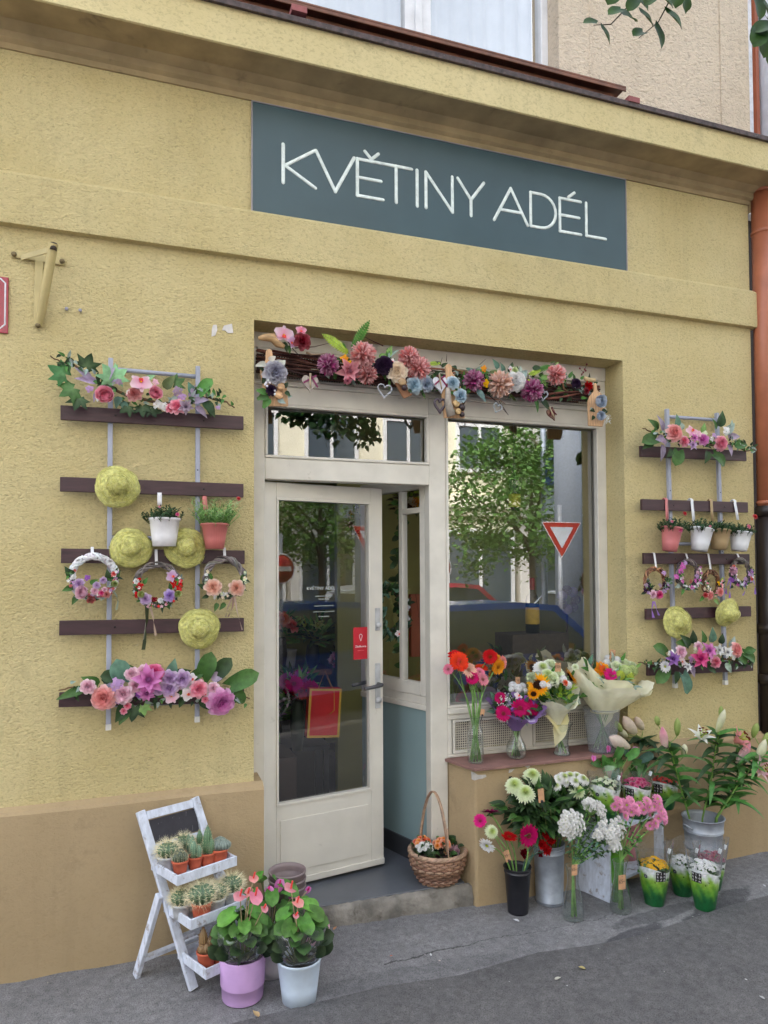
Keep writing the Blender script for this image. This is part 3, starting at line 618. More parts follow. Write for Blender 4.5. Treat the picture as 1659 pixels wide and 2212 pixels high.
mh=MB(); mh.col=(.55,.56,.58); mh.box(kx-.016,kx+.016,-.007,-.0002,kz-.13,kz+.11)
mh.build('lock_plate','metal',do,bev=.003)
mh=MB(); mh.col=(.10,.10,.11); mh.tube([(kx,-.006,kz),(kx,-.05,kz)],.010,10); mh.tube([(kx,-.048,kz),(kx-.05,-.052,kz-.006),(kx-.105,-.05,kz-.012)],[.011,.010,.009],10); mh.build('door_handle','metal',do)
mh=MB(); mh.col=(.12,.12,.13); mh.tube([(kx,.047,kz),(kx,.09,kz)],.010,10); mh.tube([(kx,.088,kz),(kx-.05,.09,kz-.006),(kx-.105,.088,kz-.012)],[.011,.010,.009],10); mh.build('door_handle','metal',do)
mh=MB(); mh.col=(.6,.6,.62); mh.lathe([(.0,0),(.017,0),(.017,.012),(.0,.014)],14,None,Matrix.Translation((kx,-.007,kz-.085))@R4('X',PI/2)); mh.build('lock_cylinder','metal',do)
mh=MB(); mh.col=(.55,.56,.58); mh.box(kx-.014,kx+.014,-.008,-.0002,1.385,1.505); mh.lathe([(.0,0),(.015,0),(.015,.014),(.0,.016)],14,None,Matrix.Translation((kx,-.008,1.415))@R4('X',PI/2)); mh.build('upper_lock','metal',do,bev=.002)
# courier sticker on the door pane
sk=MB(); sk.col=lin((190,28,46)); sx0,sx1,sz0,sz1=.502,.590,1.235,1.405; sk.box(sx0,sx1,.0165,.0185,sz0,sz1); so=sk.build('door_sticker','satin',do)
ic=MB(); cxm=(sx0+sx1)/2
strokes(ic,[arc(0,.008,.0085,.010,-30,210,10)+[(0,-.017),(.0075,.003)]],.0016,Matrix.Translation((cxm,.0155,1.350))@R4('X',PI/2),lin((240,225,225))); ic.build('sticker_emblem','matte',so)
text_part('Zásilkovna',.0155,so,Matrix.Translation((cxm,.0160,1.303))@R4('X',PI/2),lin((245,235,235))); text_part('výdejní místo',.0075,so,Matrix.Translation((cxm,.0160,1.282))@R4('X',PI/2),lin((230,120,130)))
text_part('KVĚTINY ADÉL',.024,do,Matrix.Translation((.315,.017,1.615))@R4('X',PI/2),lin((205,210,205)))
for i,(s_,h_) in enumerate([('Korunní 90',.010),('Praha 3',.010),('Otevírací doba',.012),('PO - PÁ  9.00 - 19.00',.011)]):
    pass
ln=MB()
for (z_,w_) in [(1.575,.05),(1.560,.03),(1.525,.055),(1.495,.03),(1.495,.06),(1.470,.03)]:
    ln.box(.33-w_,.33+w_,.0165,.0175,z_-.0022,z_+.0022,lin((150,158,150)))
# ------------------------------------------------------------------ glazed return beside the door
A=Vector((1.475,.232,0)); B=Vector((1.285,.80,0)); dv=(B-A); RL=dv.length; ra=math.atan2(dv.y,dv.x)
rt=MB()
def rb(x0,x1,z0,z1,y0=-.02,y1=.02): rt.box(x0,x1,y0,y1,z0,z1)
rb(0,.05,1.03,2.22); rb(RL-.05,RL,1.03,2.22); rb(.0501,RL-.0501,2.15,2.22); rb(.0501,RL-.0501,1.03,1.10); rb(0,RL,.955,.985,-.024,.024); rb(0,RL,.9851,1.0299,-.016,.016); rb(.20,.23,1.1001,2.1499); rb(0.0502,.1999,2.02,2.05)
ro=rt.build('display_return','frame',bld,bev=.003); ro.location=A; ro.rotation_euler=(0,0,ra)
q=MB(); q.box(0,RL,-.012,.012,.235,.9549); q.build('return_panel','blue_panel',ro)
q=MB(); q.col=(.045,.048,.055); q.box(0,RL,-.022,.022,SZ0,.2349); q.build('skirting','satin',ro,bev=.003)
q=MB(); q.add([(.05,0,1.1),(RL-.05,0,1.1),(RL-.05,0,2.15),(.05,0,2.15)],[(0,1,2,3)]); q.build('return_pane','pane_door',ro)
# ------------------------------------------------------------------ shop room behind the glass
rm=MB(); 
rm.box(-1.3,3.3,3.0,3.1,.12,3.0); rm.box(-1.4,-1.3,.31,3.1,.12,3.0); rm.box(3.3,3.4,.31,3.1,.12,3.0); rm.build('shop_room_wall','inner_wall',bld)
rm=MB(); rm.col=(.78,.76,.70); rm.box(-1.4,3.4,.31,3.1,3.0,3.05); rm.build('shop_room_ceiling','matte',bld)
rm=MB(); rm.col=(.30,.28,.25); rm.box(1.6,3.3,.31,3.0,.05,.15); rm.box(-1.3,.545,.31,3.0,.05,SZ0-.003); rm.build('shop_room_floor','matte',bld)
rm=MB(); rm.col=(.62,.62,.60); rm.box(1.55,2.56,.232,.62,.93,.965); rm.build('display_shelf','matte',bld)
# neighbour and pipes on the right
nb=thing('neighbour_building','dark brown recessed wall of the neighbouring house right of the shop corner','building',(4.2,.3,0))
mb=MB(); mb.col=lin((44,32,28)); mb.box(-.70,5,.12,.5,0,4.1); mb.build('wall','matte',nb)
mb=MB(); mb.col=(.78,.79,.84); mb.box(ux1-4.2+.03,5,.05,.5,4.1,9); mb.build('upper_wall','matte',nb)
dp=thing('drainpipe','terracotta orange drainpipe running down the right corner of the ochre wall','drainpipe',(at('p',1634,700,-.03).x+.058,-.03,0))
mb=MB(); oc=lin((172,104,76)); mb.col=oc; ztop=4.05; zmid=at('p',1648,1092,-.045).z
mb.tube([(0,0,zmid),(0,0,ztop)],.058,24,oc); 
for z in (zmid+.02,at('p',1645,500,-.045).z,at('p',1645,412,-.045).z): mb.tube([(0,0,z-.012),(0,0,z-.009),(0,0,z+.009),(0,0,z+.012)],[.058,.063,.063,.058],24,oc)
mb.build('pipe','satin',dp)
mb=MB(); mb.col=lin((38,28,26)); mb.tube([(0,0,.73),(0,0,zmid-.001)],.066,24)
for z in (zmid-.03,1.35,1.05): mb.tube([(0,0,z-.03),(0,0,z-.028),(0,0,z+.028),(0,0,z+.03)],[.066,.074,.074,.066],24)
mb.build('cast_iron_pipe','satin',dp)
mb=MB(); mb.col=lin((225,222,216)); P=at('p',1656,1063,-.11); mb.box(-.025,.03,-.062,-.0585,P.z-.035,P.z+.03); po=mb.build('pipe_label','matte',dp)
text_part('8',.045,dp,Matrix.Translation((.004,-.063,P.z))@R4('X',PI/2),(.03,.03,.03))
up=thing('upper_drainpipe','pale grey rainwater pipe above the cornice at the right edge','drainpipe',(ux1+.16,.0,4.2))
mb=MB(); mb.tube([(0,0,0),(0,0,4)],.085,24,(.72,.75,.84)); mb.build('pipe','satin',up)
mb=MB(); mb.box(-.125,-.10,-.005,.02,-.02,4,lin((150,80,52))); mb.build('edge_strip','satin',up)
# ------------------------------------------------------------------ name board
sg=thing('sign_board','dark slate blue shop sign reading KVĚTINY ADÉL in thin white letters','sign',(1.545,-.002,3.65))
SX0,SX1,SB0,SB1=.496,2.593,3.388,3.910
mb=MB(); mb.box(SX0-1.545,SX1-1.545,-.012,0,SB0-3.65,SB1-3.65); mb.build('board','sign_paint',sg,bev=.0015)
mb=MB(); mb.col=(.30,.28,.30)
for q in ((SX0-.006,SX1+.006,SB1+.0005,SB1+.006),(SX0-.006,SX1+.006,SB0-.006,SB0-.0005),(SX0-.006,SX0-.0005,SB0-.0004,SB1+.0004),(SX1+.0005,SX1+.006,SB0-.0004,SB1+.0004)): mb.box(q[0]-1.545,q[1]-1.545,-.014,0,q[2]-3.65,q[3]-3.65)
mb.build('trim','satin',sg)
def sp(x,y): v=at('p',x,y,-.016); return (v.x,v.z)
zt=[sp(x,y) for x,y in [(612,313),(1266,437)]]; zb=[sp(x,y) for x,y in [(612,391),(1266,511)]]
zT=sum(a[1] for a in zt)/2; zB=sum(a[1] for a in zb)/2
def X(x): return sp(x,300+(x-612)*.188)[0]
Ht=zT-zB
GL=[(('K',612,681),[[(0,1),(0,0)],[(0,.42),(1,1)],[(.05,.46),(1,0)]]),(('V',683,765),[[(0,1),(.5,0)],[(.5,0),(1,1)]]),(('E',772,827),[[(0,0),(0,1)],[(0,1),(1,1)],[(0,.5),(.92,.5)],[(0,0),(1,0)],[(.3,1.24),(.55,1.06)],[(.55,1.06),(.82,1.24)]]),
(('T',822,889),[[(0,1),(1,1)],[(.5,1),(.5,0)]]),(('I',901,902),[[(0,1),(0,0)]]),(('N',920,977),[[(0,0),(0,1)],[(0,1),(1,0)],[(1,0),(1,1)]]),(('Y',989,1045),[[(0,1),(.5,.45)],[(1,1),(.5,.45)],[(.5,.45),(.5,0)]]),
(('A',1067,1139),[[(0,0),(.5,1)],[(.5,1),(1,0)],[(.17,.33),(.83,.33)]]),(('D',1146,1200),[[(0,0),(0,1)],[(0,1),(.42,1)]]+[[a,b] for a,b in zip(arc(.42,.5,.58,.5,90,-90,12)[:-1],arc(.42,.5,.58,.5,90,-90,12)[1:])]+[[(.42,0),(0,0)]]),
(('E',1209,1254),[[(0,0),(0,1)],[(0,1),(1,1)],[(0,.5),(.92,.5)],[(0,0),(1,0)],[(.42,1.08),(.7,1.24)]]),(('L',1266,1307),[[(0,1),(0,0)],[(0,0),(1,0)]])]
for (nm,a,b),ps in GL:
    x0=X(a); x1=X(b); mb=MB()
    strokes(mb,[[(x0+p*(x1-x0)-1.545,zB+q*Ht-3.65) for p,q in s] for s in ps],.0094,Matrix.Translation((0,-.0125,0))@R4('X',PI/2),lin((232,242,238)),.3); mb.build('letter','matte',sg)
ln.build('lettering','matte',do)
# ================================================================== wall fittings
hp=thing('house_number_plaque','red enamel plaque with a white border line at the left edge','plaque',at('X',0,1500,-.006))
o_=hp.location
mb=MB(); a=at('X',150,1060,-.006);b=at('X',130,2010,-.006); W_=.30; mb.col=lin((150,28,52)); mb.box(a.x-o_.x-W_,a.x-o_.x,-.004,.004,b.z-o_.z,a.z-o_.z); mb.build('plate','gloss',hp,bev=.002)
mb=MB(); w=lin((225,222,228)); x1=at('X',92,1500,-.006).x-o_.x; x0=a.x-o_.x-W_+.02; zt_=at('X',92,1090,-.006).z-o_.z; zb_=at('X',92,1930,-.006).z-o_.z; c=.018
pts=[(x0+c,zt_),(x1-c,zt_),(x1,zt_-c),(x1,zb_+c),(x1-c,zb_),(x0+c,zb_),(x0,zb_+c),(x0,zt_-c),(x0+c,zt_)]
strokes(mb,[pts],.0032,Matrix.Translation((0,-.0045,0))@R4('X',PI/2),w,.3); mb.build('border','matte',hp)
fh=thing('flag_holder','ochre painted metal flag pole holder bolted to the wall','flag holder',at('X',650,1250,-.02)); fo=fh.location
def fX(x,y,Y): return at('X',x,y,Y)-fo
oc=lin((186,170,118)); mb=MB(); mb.col=oc
mb.tube([fX(650,1860,-.02),fX(700,1650,-.04),fX(910,480,-.135)],[.016,.0185,.0185],18,caps=False); e=fX(910,480,-.135); mb.tube([e,e-Vector((.002,0,.03))*1],[.0145,.0145],14,lin((60,50,40)))
mb.build('tube','satin',fh)
mb=MB(); mb.col=oc; mb.beam(fX(190,650,-.006),fX(1110,800,-.006),.006,.03,up=(0,0,1)); mb.beam(fX(665,760,-.007),fX(640,1900,-.007),.006,.032,up=(1,0,0)); mb.build('back_plate','satin',fh,bev=.002)
mb=MB(); mb.col=oc; mb.beam(fX(360,720,-.012),fX(830,590,-.10),.004,.022,up=(0,0,1)); mb.build('brace','satin',fh)
for x,y in ((240,665),(1055,785),(645,1870)):
    mb=MB(); mb.lathe([(.011,0),(.011,.005),(.006,.009),(0,.010)],8,lin((120,105,72)),Matrix.Translation(fX(x,y,-.009 if y<1000 else -.03))@R4('X',PI/2)); mb.build('bolt','metal',fh)
for i,(x,y) in enumerate(((1135,1610),(1365,1635))):
    P=at('X',x,y,0); mb=MB(); mb.lathe([(.004,-.01),(.004,.014),(.0075,.0145),(.0075,.02),(.003,.022),(0,.022)],8,lin((150,150,165)),R4('X',PI/2)); o=mb.build('wall_bolt','metal',None,P)
    tag(o,'small grey wall bolt, '+('left one nearer the flag holder' if i==0 else 'right one farther from the flag holder'),'bolt','small bolts sticking out of the wall')
# ------------------------------------------------------------------ slatted racks
def rack(label,slats,posts,rung_top,rung_low,mid):
    r=thing('wall_rack',label,'rack',(sum(s[0].x for s in slats)/5+.35,-.03,1.8),'slatted racks for flowers on the wall'); O=r.location
    for a,b,h in slats:
        mb=MB(); d=b-a; n=(a-O); mb.beam(a-O,b-O,.018,h); so=mb.build('slat','slat',r,bev=.002)
        s2=MB()
        for t in (.285,.77): q=a+d*t-O; s2.lathe([(.0045,0),(.0045,.0015),(0,.002)],8,lin((40,32,34)),Matrix.Translation(q+Vector((0,-.0092,0)))@R4('X',PI/2))
        s2.build('screw','metal',so)
    al=lin((158,162,178))
    for a,b in posts:
        mb=MB(); mb.col=al; mb.beam(a-O,b-O,.020,.020,up=(1,0,0)); po=mb.build('post','satin',r,bev=.002); q=MB(); q.col=(.75,.73,.68); d=(b-a).normalized(); q.beam(b-O-d*.0,b-O+d*.025,.022,.022,up=(1,0,0)); q.build('end_cap','matte',po)
        h=MB()
        for t in (.30,.52,.75): k=a+(b-a)*t-O; h.lathe([(.0035,0),(0,.0006)],8,(.03,.03,.03),Matrix.Translation(k+Vector((0,-.0101,0)))@R4('X',PI/2))
        h.build('screw_hole','matte',po)
    for a,b in (rung_top,rung_low,mid):
        mb=MB(); mb.col=al; mb.tube([a-O,b-O],.0095,12); mb.build('rung','satin',r)
    return r
YS=-.052
def sl(z,xl,yl,xr,yr,h): 
    a=at(z,xl,yl,YS); b=at(z,xr,yr,YS); return (a-Vector((0,0,h/2)),b-Vector((0,0,h/2)),h)
hS=.061
rackL=rack('left rack of five dark brown slats on grey metal rails, beside the door',[sl('C',375,843,1502,912,hS),sl('C',372,1284,1502,1328,hS),sl('G',152,327,1370,340,hS),sl('G',140,806,1365,787,hS),sl('G',138,1282,1365,1258,hS)],
 [(at('C',684,552,-.031),at('M',505,1340,-.031)),(at('C',1221,602,-.031),at('M',1143,1285,-.031))],(at('C',690,618,-.03),at('C',1221,666,-.03)),(at('M',515,1205,-.03),at('M',1143,1180,-.03)),(at('G',480,255,-.03),at('G',1060,262,-.03)))
rackR=rack("right rack of five dark brown slats, between the display window and the drainpipe",[sl('F',285,395,960,428,hS),sl('F',293,736,970,757,hS),sl('F',306,1080,980,1088,hS),sl('F',320,1437,990,1420,hS),sl('F',330,1795,1003,1767,hS)],
 [(at('F',457,160,-.031),at('F',510,1915,-.031)),(at('F',777,185,-.031),at('F',832,1895,-.031))],(at('F',465,208,-.03),at('F',778,230,-.03)),(at('F',505,1838,-.03),at('F',830,1828,-.03)),(at('F',480,1022,-.03),at('F',800,1022,-.03)))
# ------------------------------------------------------------------ straw hats
def hat(zn,x,y,rpx,label,tilt=(0,-1,.12),sx=1.,Y=-.078):
    P=at(zn,x,y,Y); r=msz(zn,rpx,P)
    t=thing('straw_hat',label,'hat',P,'yellow green straw hats hung on the racks')
    F=frame(tilt,rnd.uniform(0,6))
    mb=MB(); n=48; prof=[(.0,.002),(.45,.004),(.62,.0),(.85,-.006),(1.,-.010),(1.01,-.007),(.9,.003),(.7,.012),(.56,.024),(.5,.032)]
    ph=rnd.uniform(0,6); vs=[]
    kc=rnd.uniform(.75,1.3); kb=rnd.uniform(-.5,1.6)
    def pt(rr,z,th): 
        z=z*kc if z>.02 else z-.02*kb*max(0,rr-.6)
        w=1+.025*math.sin(3*th+ph)+.014*math.sin(7*th+ph)+.006*math.sin(23*th); return F@Vector((rr*r*w*math.cos(th)*sx,rr*r*w*math.sin(th),z*r/.1+.05*r*(rr>.7)*math.sin(2*th+ph)*(rr-.6)))
    for rr,z in prof:
        for j in range(n): vs.append(pt(rr,z,2*PI*j/n))
    mb.add(vs,[(i*n+j,i*n+(j+1)%n,(i+1)*n+(j+1)%n,(i+1)*n+j) for i in range(len(prof)-1) for j in range(n)]); mb.build('brim','straw',t)
    mb=MB(); pr=[(.50,.022),(.45,.040),(.40,.052),(.30,.061),(.17,.066),(.0,.068)]; vs=[]
    for rr,z in pr:
        for j in range(n): vs.append(pt(rr,z,2*PI*j/n))
    mb.add(vs,[(i*n+j,i*n+(j+1)%n,(i+1)*n+(j+1)%n,(i+1)*n+j) for i in range(len(pr)-1) for j in range(n)]); mb.build('crown','straw',t)
    fb_=MB()                                      # loose sisal fibres lying on the felted straw
    for i in range(260):
        a=rnd.uniform(0,6.28); q=rnd.uniform(.1,.98); da=rnd.uniform(-.9,.9); dq=rnd.uniform(-.25,.25); pts=[]
        for k in range(5):
            tt=k/4; rr=min(1.04,max(.02,q+dq*tt)); th=a+da*tt
            zz=float(np.interp(rr,[0,.2,.34,.44,.5,.56,.7,.9,1.04],[.068,.066,.062,.052,.034,.022,.012,.004,-.006]))+.0025; pts.append(pt(rr,zz,th))
        fb_.tube(pts,.0007,3,jit((.80,.77,.33) if rnd.random()<.6 else (.52,.50,.10),.2),False)
    fb_.build('straw_fibres','matte',t)
    return t
hat('C',725,1342,131,'straw hat on the second slat of the left rack, topmost of the left hats',(.05,-1,.1))
hat('G',615,322,134,"left one of two straw hats side by side on the left rack's third slat",(-.03,-1,.12))
hat('G',978,322,134,"straw hat between the white and the dusty pink hanging pot of the left rack",(.05,-1,.1))
hat('G',1070,857,133,"lowest straw hat of the left rack, on its fourth slat",(.02,-1,.08))
hat('F',525,1524,100,'straw hat hung on the left rail of the right rack below the purple flower wreath',(-.12,-1,.10),1.02)
hat('F',843,1462,92,'tilted straw hat on the right rail of the right rack below the coral flower wreath',(.1,-1,-.25),1.05)
# ------------------------------------------------------------------ hanging pots
def pot_mesh(r0,r1,h,col,mat,name,parent,loc=(0,0,0),rib=None,n=36,lip=.004,band=False,M=None):
    mb=MB(); t=.004
    pr=[(.001,0),(r0,0),(r0+(r1-r0)*.35,h*.35),(r0+(r1-r0)*.36,h*.36),(r1-.002,h-.012),(r1+lip*.5,h-.010),(r1+lip,h-.004),(r1+lip*.5,h),(r1-t,h-.001),(r1-t-.001,h-.02),(r1-t-.003,h-.035)]
    if band: pr=[(.001,0),(r0,0),(r0+.002,.004),(r0+(r1-r0)*.36,h*.33),(r0+(r1-r0)*.36+.003,h*.335),(r0+(r1-r0)*.40+.0035,h*.36),(r1,h-.003),(r1-.001,h),(r1-.006,h),(r1-.008,h-.02),(r1-.012,h-.045)]
    mb.lathe(pr,n if not rib else 96,col,M,rib=rib); return mb.build(name,mat,parent,loc)
def soil(parent,r,z,loc=(0,0,0)):
    mb=MB(); n=20; mb.add([(0,0,z+.004)]+[(r*math.cos(2*PI*i/n),r*math.sin(2*PI*i/n),z+rnd.uniform(-.002,.002)) for i in range(n)],[(0,i+1,(i+1)%n+1) for i in range(n)]); return mb.build('soil','soil',parent,loc)
def hanging(zn,cx,ytop,ybot,rt,rb_,hook,col,label,foliage,flowers=(),lean=0.,rib=True,Y=-.115,mat='satin'):
    P=at(zn,cx,ybot,Y); h=(at(zn,cx,ytop,Y)-P).z; r1=msz(zn,rt,P); r0=msz(zn,rb_,P)
    t=thing('hanging_pot',label,'potted plant',P,'metal pots hooked over the rack slats'); TM=R4('Y',lean)
    pot_mesh(r0,r1,h,lin(col),mat,'pot',t,rib=(30,.012) if rib else None,M=TM); top=TM@Vector((0,0,h-.02))
    s=soil(t,r1-.004,-.004,top)
    hx=[at(zn,x,y,YS-.011)-P for x,y in hook]; mb=MB(); w=.019
    a=hx[0]; b=hx[-1]; back=Vector((a.x,YS+.013-P.y,a.z+.004)); bb=TM@Vector((0,r1,h)); b=Vector((b.x,bb.y*.9-.012,b.z))
    pts=[back-Vector((0,0,.03)),back,back+Vector((0,-.012,.008)),a+Vector((0,-.002,.002)),a-Vector((0,0,.012)),(a+b)/2,b]
    vs=[]
    for p in pts: vs+=[p-Vector((w/2,0,0)),p+Vector((w/2,0,0))]
    mb.col=lin(col); mb.add(vs,[(2*i,2*i+1,2*i+3,2*i+2) for i in range(len(pts)-1)],None,True); ho=mb.build('hook','satin',t); sm=ho.modifiers.new('thick','SOLIDIFY'); sm.thickness=.0016
    fo=MB(); foliage(fo,top,r1); fo.build('foliage','leaf',t)
    for (x,y,rr,k,c) in flowers:
        q=at(zn,x,y,Y-.05); bloom(t,k,c,q,(rnd.uniform(-.4,.4),-1,.4),msz(zn,rr,q),origin=P)
    return t
def fol_dark(fo,top,r): 
    for i in range(85): 
        a=rnd.uniform(0,6.28); q=r*rnd.uniform(.2,1.05); p=top+Vector((q*math.cos(a),q*math.sin(a),-.005)); hh=rnd.uniform(.032,.080)*(1.15-.4*q/r); tip=p+Vector((math.cos(a)*q*.5,math.sin(a)*q*.5,hh))
        fo.tube([p,tip],[.0011,.0006],3,GR['olive'])
        for k in range(7):
            m=p.lerp(tip,.25+.75*k/7); b=rnd.uniform(0,6.28); leaf(fo,m,(math.cos(b)*.8,math.sin(b)*.8,.7),(0,-.5,.8),rnd.uniform(.014,.024),.0065,GR['deep'] if rnd.random()<.5 else GR['ivy'],'lance',-.3)
def fol_rosemary(fo,top,r):
    for i in range(120):
        a=rnd.uniform(0,6.28); q=r*math.sqrt(rnd.random())*.9; p=top+Vector((q*math.cos(a),q*math.sin(a),-.005)); tip=p+Vector((math.cos(a)*(.02+q*.75),math.sin(a)*(.02+q*.75),rnd.uniform(.05,.125)))
        mid=(p+tip)/2+Vector((rnd.uniform(-.01,.01),rnd.uniform(-.01,.01),.012)); pts=bez(p,mid,tip,5); fo.tube(pts,[.0012]*5+[.0005],3,GR['light'])
        for k in range(8):
            m=pts[1+k%5]; b=rnd.uniform(0,6.28); leaf(fo,m,(math.cos(b),math.sin(b),.9),(0,-.5,.8),rnd.uniform(.020,.034),.0042,rnd.choice([GR['light'],GR['green'],mixv(GR['light'],(.6,.7,.45),.4)]),'lance',-.4)
hanging('G',838,125,312,98,74,[(806,-35+0),(806,40)],(238,236,238),'white ribbed hanging pot with a small dark green plant on the left rack',fol_dark,[(925,100,12,'rose','hotpink'),(805,50,8,'rose','pink')])
hanging('G',1172,160,330,88,58,[(1105,-10),(1115,130)],(196,112,106),'dusty pink hanging pot with a bushy green lavender plant on the left rack',fol_rosemary,[(1330,-5+0,13,'rose','red')],rib=True)
hanging('F',475,915,1068,66,44,[(455,740),(450,880)],(206,122,122),"dusty pink tin pot, nearest the window of the right rack's four pots",fol_dark,[(543,933,16,'rose','hotpink'),(492,880,10,'rose','pink'),(572,828,13,'rose','red')],lean=.16,rib=False)
hanging('F',665,920,1066,70,48,[(618,744),(625,900)],(236,237,240),'white tin pot hanging between the dusty pink and the beige pot of the right rack',fol_dark,[(735,910,8,'rose','pink')],lean=.18,rib=False)
hanging('F',790,930,1058,66,44,[(742,748),(748,880)],(178,152,112),'beige tin pot hanging between the two white pots of the right rack',fol_dark,[],lean=.12,rib=False,Y=-.105)
hanging('F',920,945,1066,66,46,[(893,750),(903,870)],(236,237,240),'white tin pot farthest right on the right rack, nearest the drainpipe',fol_dark,[(982,912,14,'rose','pink'),(1022,848,15,'rose','red')],lean=.14,rib=False)
# ------------------------------------------------------------------ wreaths
def wreath(zn,cx,cy,R,label,ring,blooms,leaves=(),ribbons=(),hook=None,arcdeg=(-200,20),filler=None,Y=-.085,yaw=0.,sxr=1.):
    P=at(zn,cx,cy,Y); r=msz(zn,R,P); t=thing('flower_wreath',label,'wreath',P,'small decorated wreaths hung on the racks'); 
    mb=MB(); cols,thick=ring
    for k in range(9):
        pts=[];ph=rnd.uniform(0,6.28); tw=rnd.choice([3,4,5,-4]); rr=.010*thick*rnd.uniform(.6,1.2)
        for i in range(41):
            a=2*PI*i/40; o2=rr*math.cos(tw*a+ph); pts.append(Vector(((r+o2)*math.cos(a)*sxr,rr*math.sin(tw*a+ph),(r+o2)*math.sin(a))))
        mb.tube(pts,.0036*thick,5,jit(lin(rnd.choice(cols)),.25),False)
    mb.build('wicker_ring','wicker',t)
    if ring[0][0]==(236,236,240):                 # white ribbon binding
        q=MB()
        for k in range(15):
            a=rad(20+k*10.5); c,s=math.cos(a),math.sin(a); M=Matrix(((c,0,-s,r*c),(0,1,0,0),(s,0,c,r*s),(0,0,0,1)))@R4('Y',.5*(-1)**k)
            q.lathe([(.0165,-.0045),(.0165,.0045)],12,jit(lin((238,238,242)),.06),M)
        q.build('ribbon_binding','paper',t)
    fo=MB()
    for (x,y,L,ang,k,c) in leaves: 
        q=at(zn,x,y,Y-.012)-P; leaf(fo,q,d2(ang,.3),(0,-1,.2),msz(zn,L,P),msz(zn,L*.55,P),GR[c],k)
    for i in range(70):
        a=rad(rnd.uniform(*arcdeg)); q=Vector((r*math.cos(a)*sxr*rnd.uniform(.85,1.15),-rnd.uniform(.005,.026),r*math.sin(a)*rnd.uniform(.85,1.15))); b=rnd.uniform(0,360); leaf(fo,q,d2(b,.8),(0,-1,.2),rnd.uniform(.014,.03),.010,GR[rnd.choice(['green','mid','dark','sage','deep'])],'ovate',-.5)
    fo.build('foliage','leaf',t)
    for (x,y,rr,k,c) in blooms:
        k='floret' if k=='clusterhead' else k; q=at(zn,x,y,Y-(.030 if k!='floret' else .018)); d=Vector((rnd.uniform(-.25,.25)+(x-cx)/R*.25,-1,rnd.uniform(0,.35)-(y-cy)/R*.2)); bloom(t,k,c,q,d,msz(zn,rr,q)*.95,origin=P)
    fl=MB()
    for i in range(46):
        a=rad(rnd.uniform(*arcdeg)); q=Vector((r*math.cos(a)*sxr*rnd.uniform(.86,1.14),-rnd.uniform(.018,.034),r*math.sin(a)*rnd.uniform(.86,1.14))); c=PAL[rnd.choice(filler or ['white','pink','palepink'])]
        for k in range(5): fl.petal(Matrix.Translation(q)@frame((rnd.uniform(-.4,.4),-1,.2))@R4('Z',k*1.257)@R4('X',.4),.0075,.0075,-.3,.3,jit(c,.2),jit(c,.2),'round',2,2)
    fl.build('filler_flowers','petal',t)
    for (pts,c,w) in ribbons:
        q=MB(); ps=[at(zn,x,y,Y-.02-.004*math.sin(i*2))-P for i,(x,y) in enumerate(pts)]; vs=[];W_=msz(zn,w,P)
        ps=[p for i in range(len(ps)-1) for p in (ps[i],ps[i].lerp(ps[i+1],.5))]+[ps[-1]]
        for i,p in enumerate(ps): sd=Vector((math.cos(i*.5),math.sin(i*.5)*.6,0)).normalized()*W_/2; vs+=[p-sd,p+sd]
        q.add(vs,[(2*i,2*i+1,2*i+3,2*i+2) for i in range(len(ps)-1)],[lin(c)]*len(vs)); q.build('ribbon','paper',t)
    if hook:
        q=MB(); a=at(zn,*hook,YS-.0115)-P; top=Vector((a.x*.7,0,r)); q.col=(.75,.75,.78); q.beam(a+Vector((0,.012,.006)),a+Vector((0,-.001,.004)),.012,.002); q.beam(a+Vector((0,-.001,.005)),top,.012,.0015,up=(0,1,0)); q.build('hook','satin',t)
    return t
gy=[(110,100,98),(134,124,120),(88,80,80),(150,142,138)]; br=[(128,86,58),(98,64,44),(156,112,80)]; whs=[(236,236,240),(220,220,226),(205,200,205)]
wreath('G',368,515,136,'white ribbon wrapped wreath with blush roses at the left end of the left rack',(whs,1.25),[(300,620,58,'ranunculus','palepink'),(272,563,36,'rose','lilac'),(502,562,30,'ranunculus','lime'),(432,538,22,'rose','lilac'),(388,572,24,'rose','lilac'),(374,610,24,'rose','palepink'),(420,622,20,'rose','hotpink'),(470,605,34,'clusterhead','dusty'),(350,668,34,'carnation','dusty'),(455,632,24,'rose','dusty'),(325,522,26,'clusterhead','violet'),(235,515,16,'rose','white'),(502,495,16,'rose','coral'),(440,600,18,'rose','palepink'),(402,640,22,'clusterhead','pink')],
 [(225,520,90,120,'ovate','dark'),(235,580,80,200,'ovate','mid'),(500,540,85,60,'ovate','mid'),(470,540,80,100,'ovate','dark'),(260,640,70,240,'ovate','mid'),(345,560,60,30,'ovate','green')],[([(500,610),(520,640),(530,680),(518,735)],(150,160,140),14)],(358,326),filler=['white','lilac','dusty'])
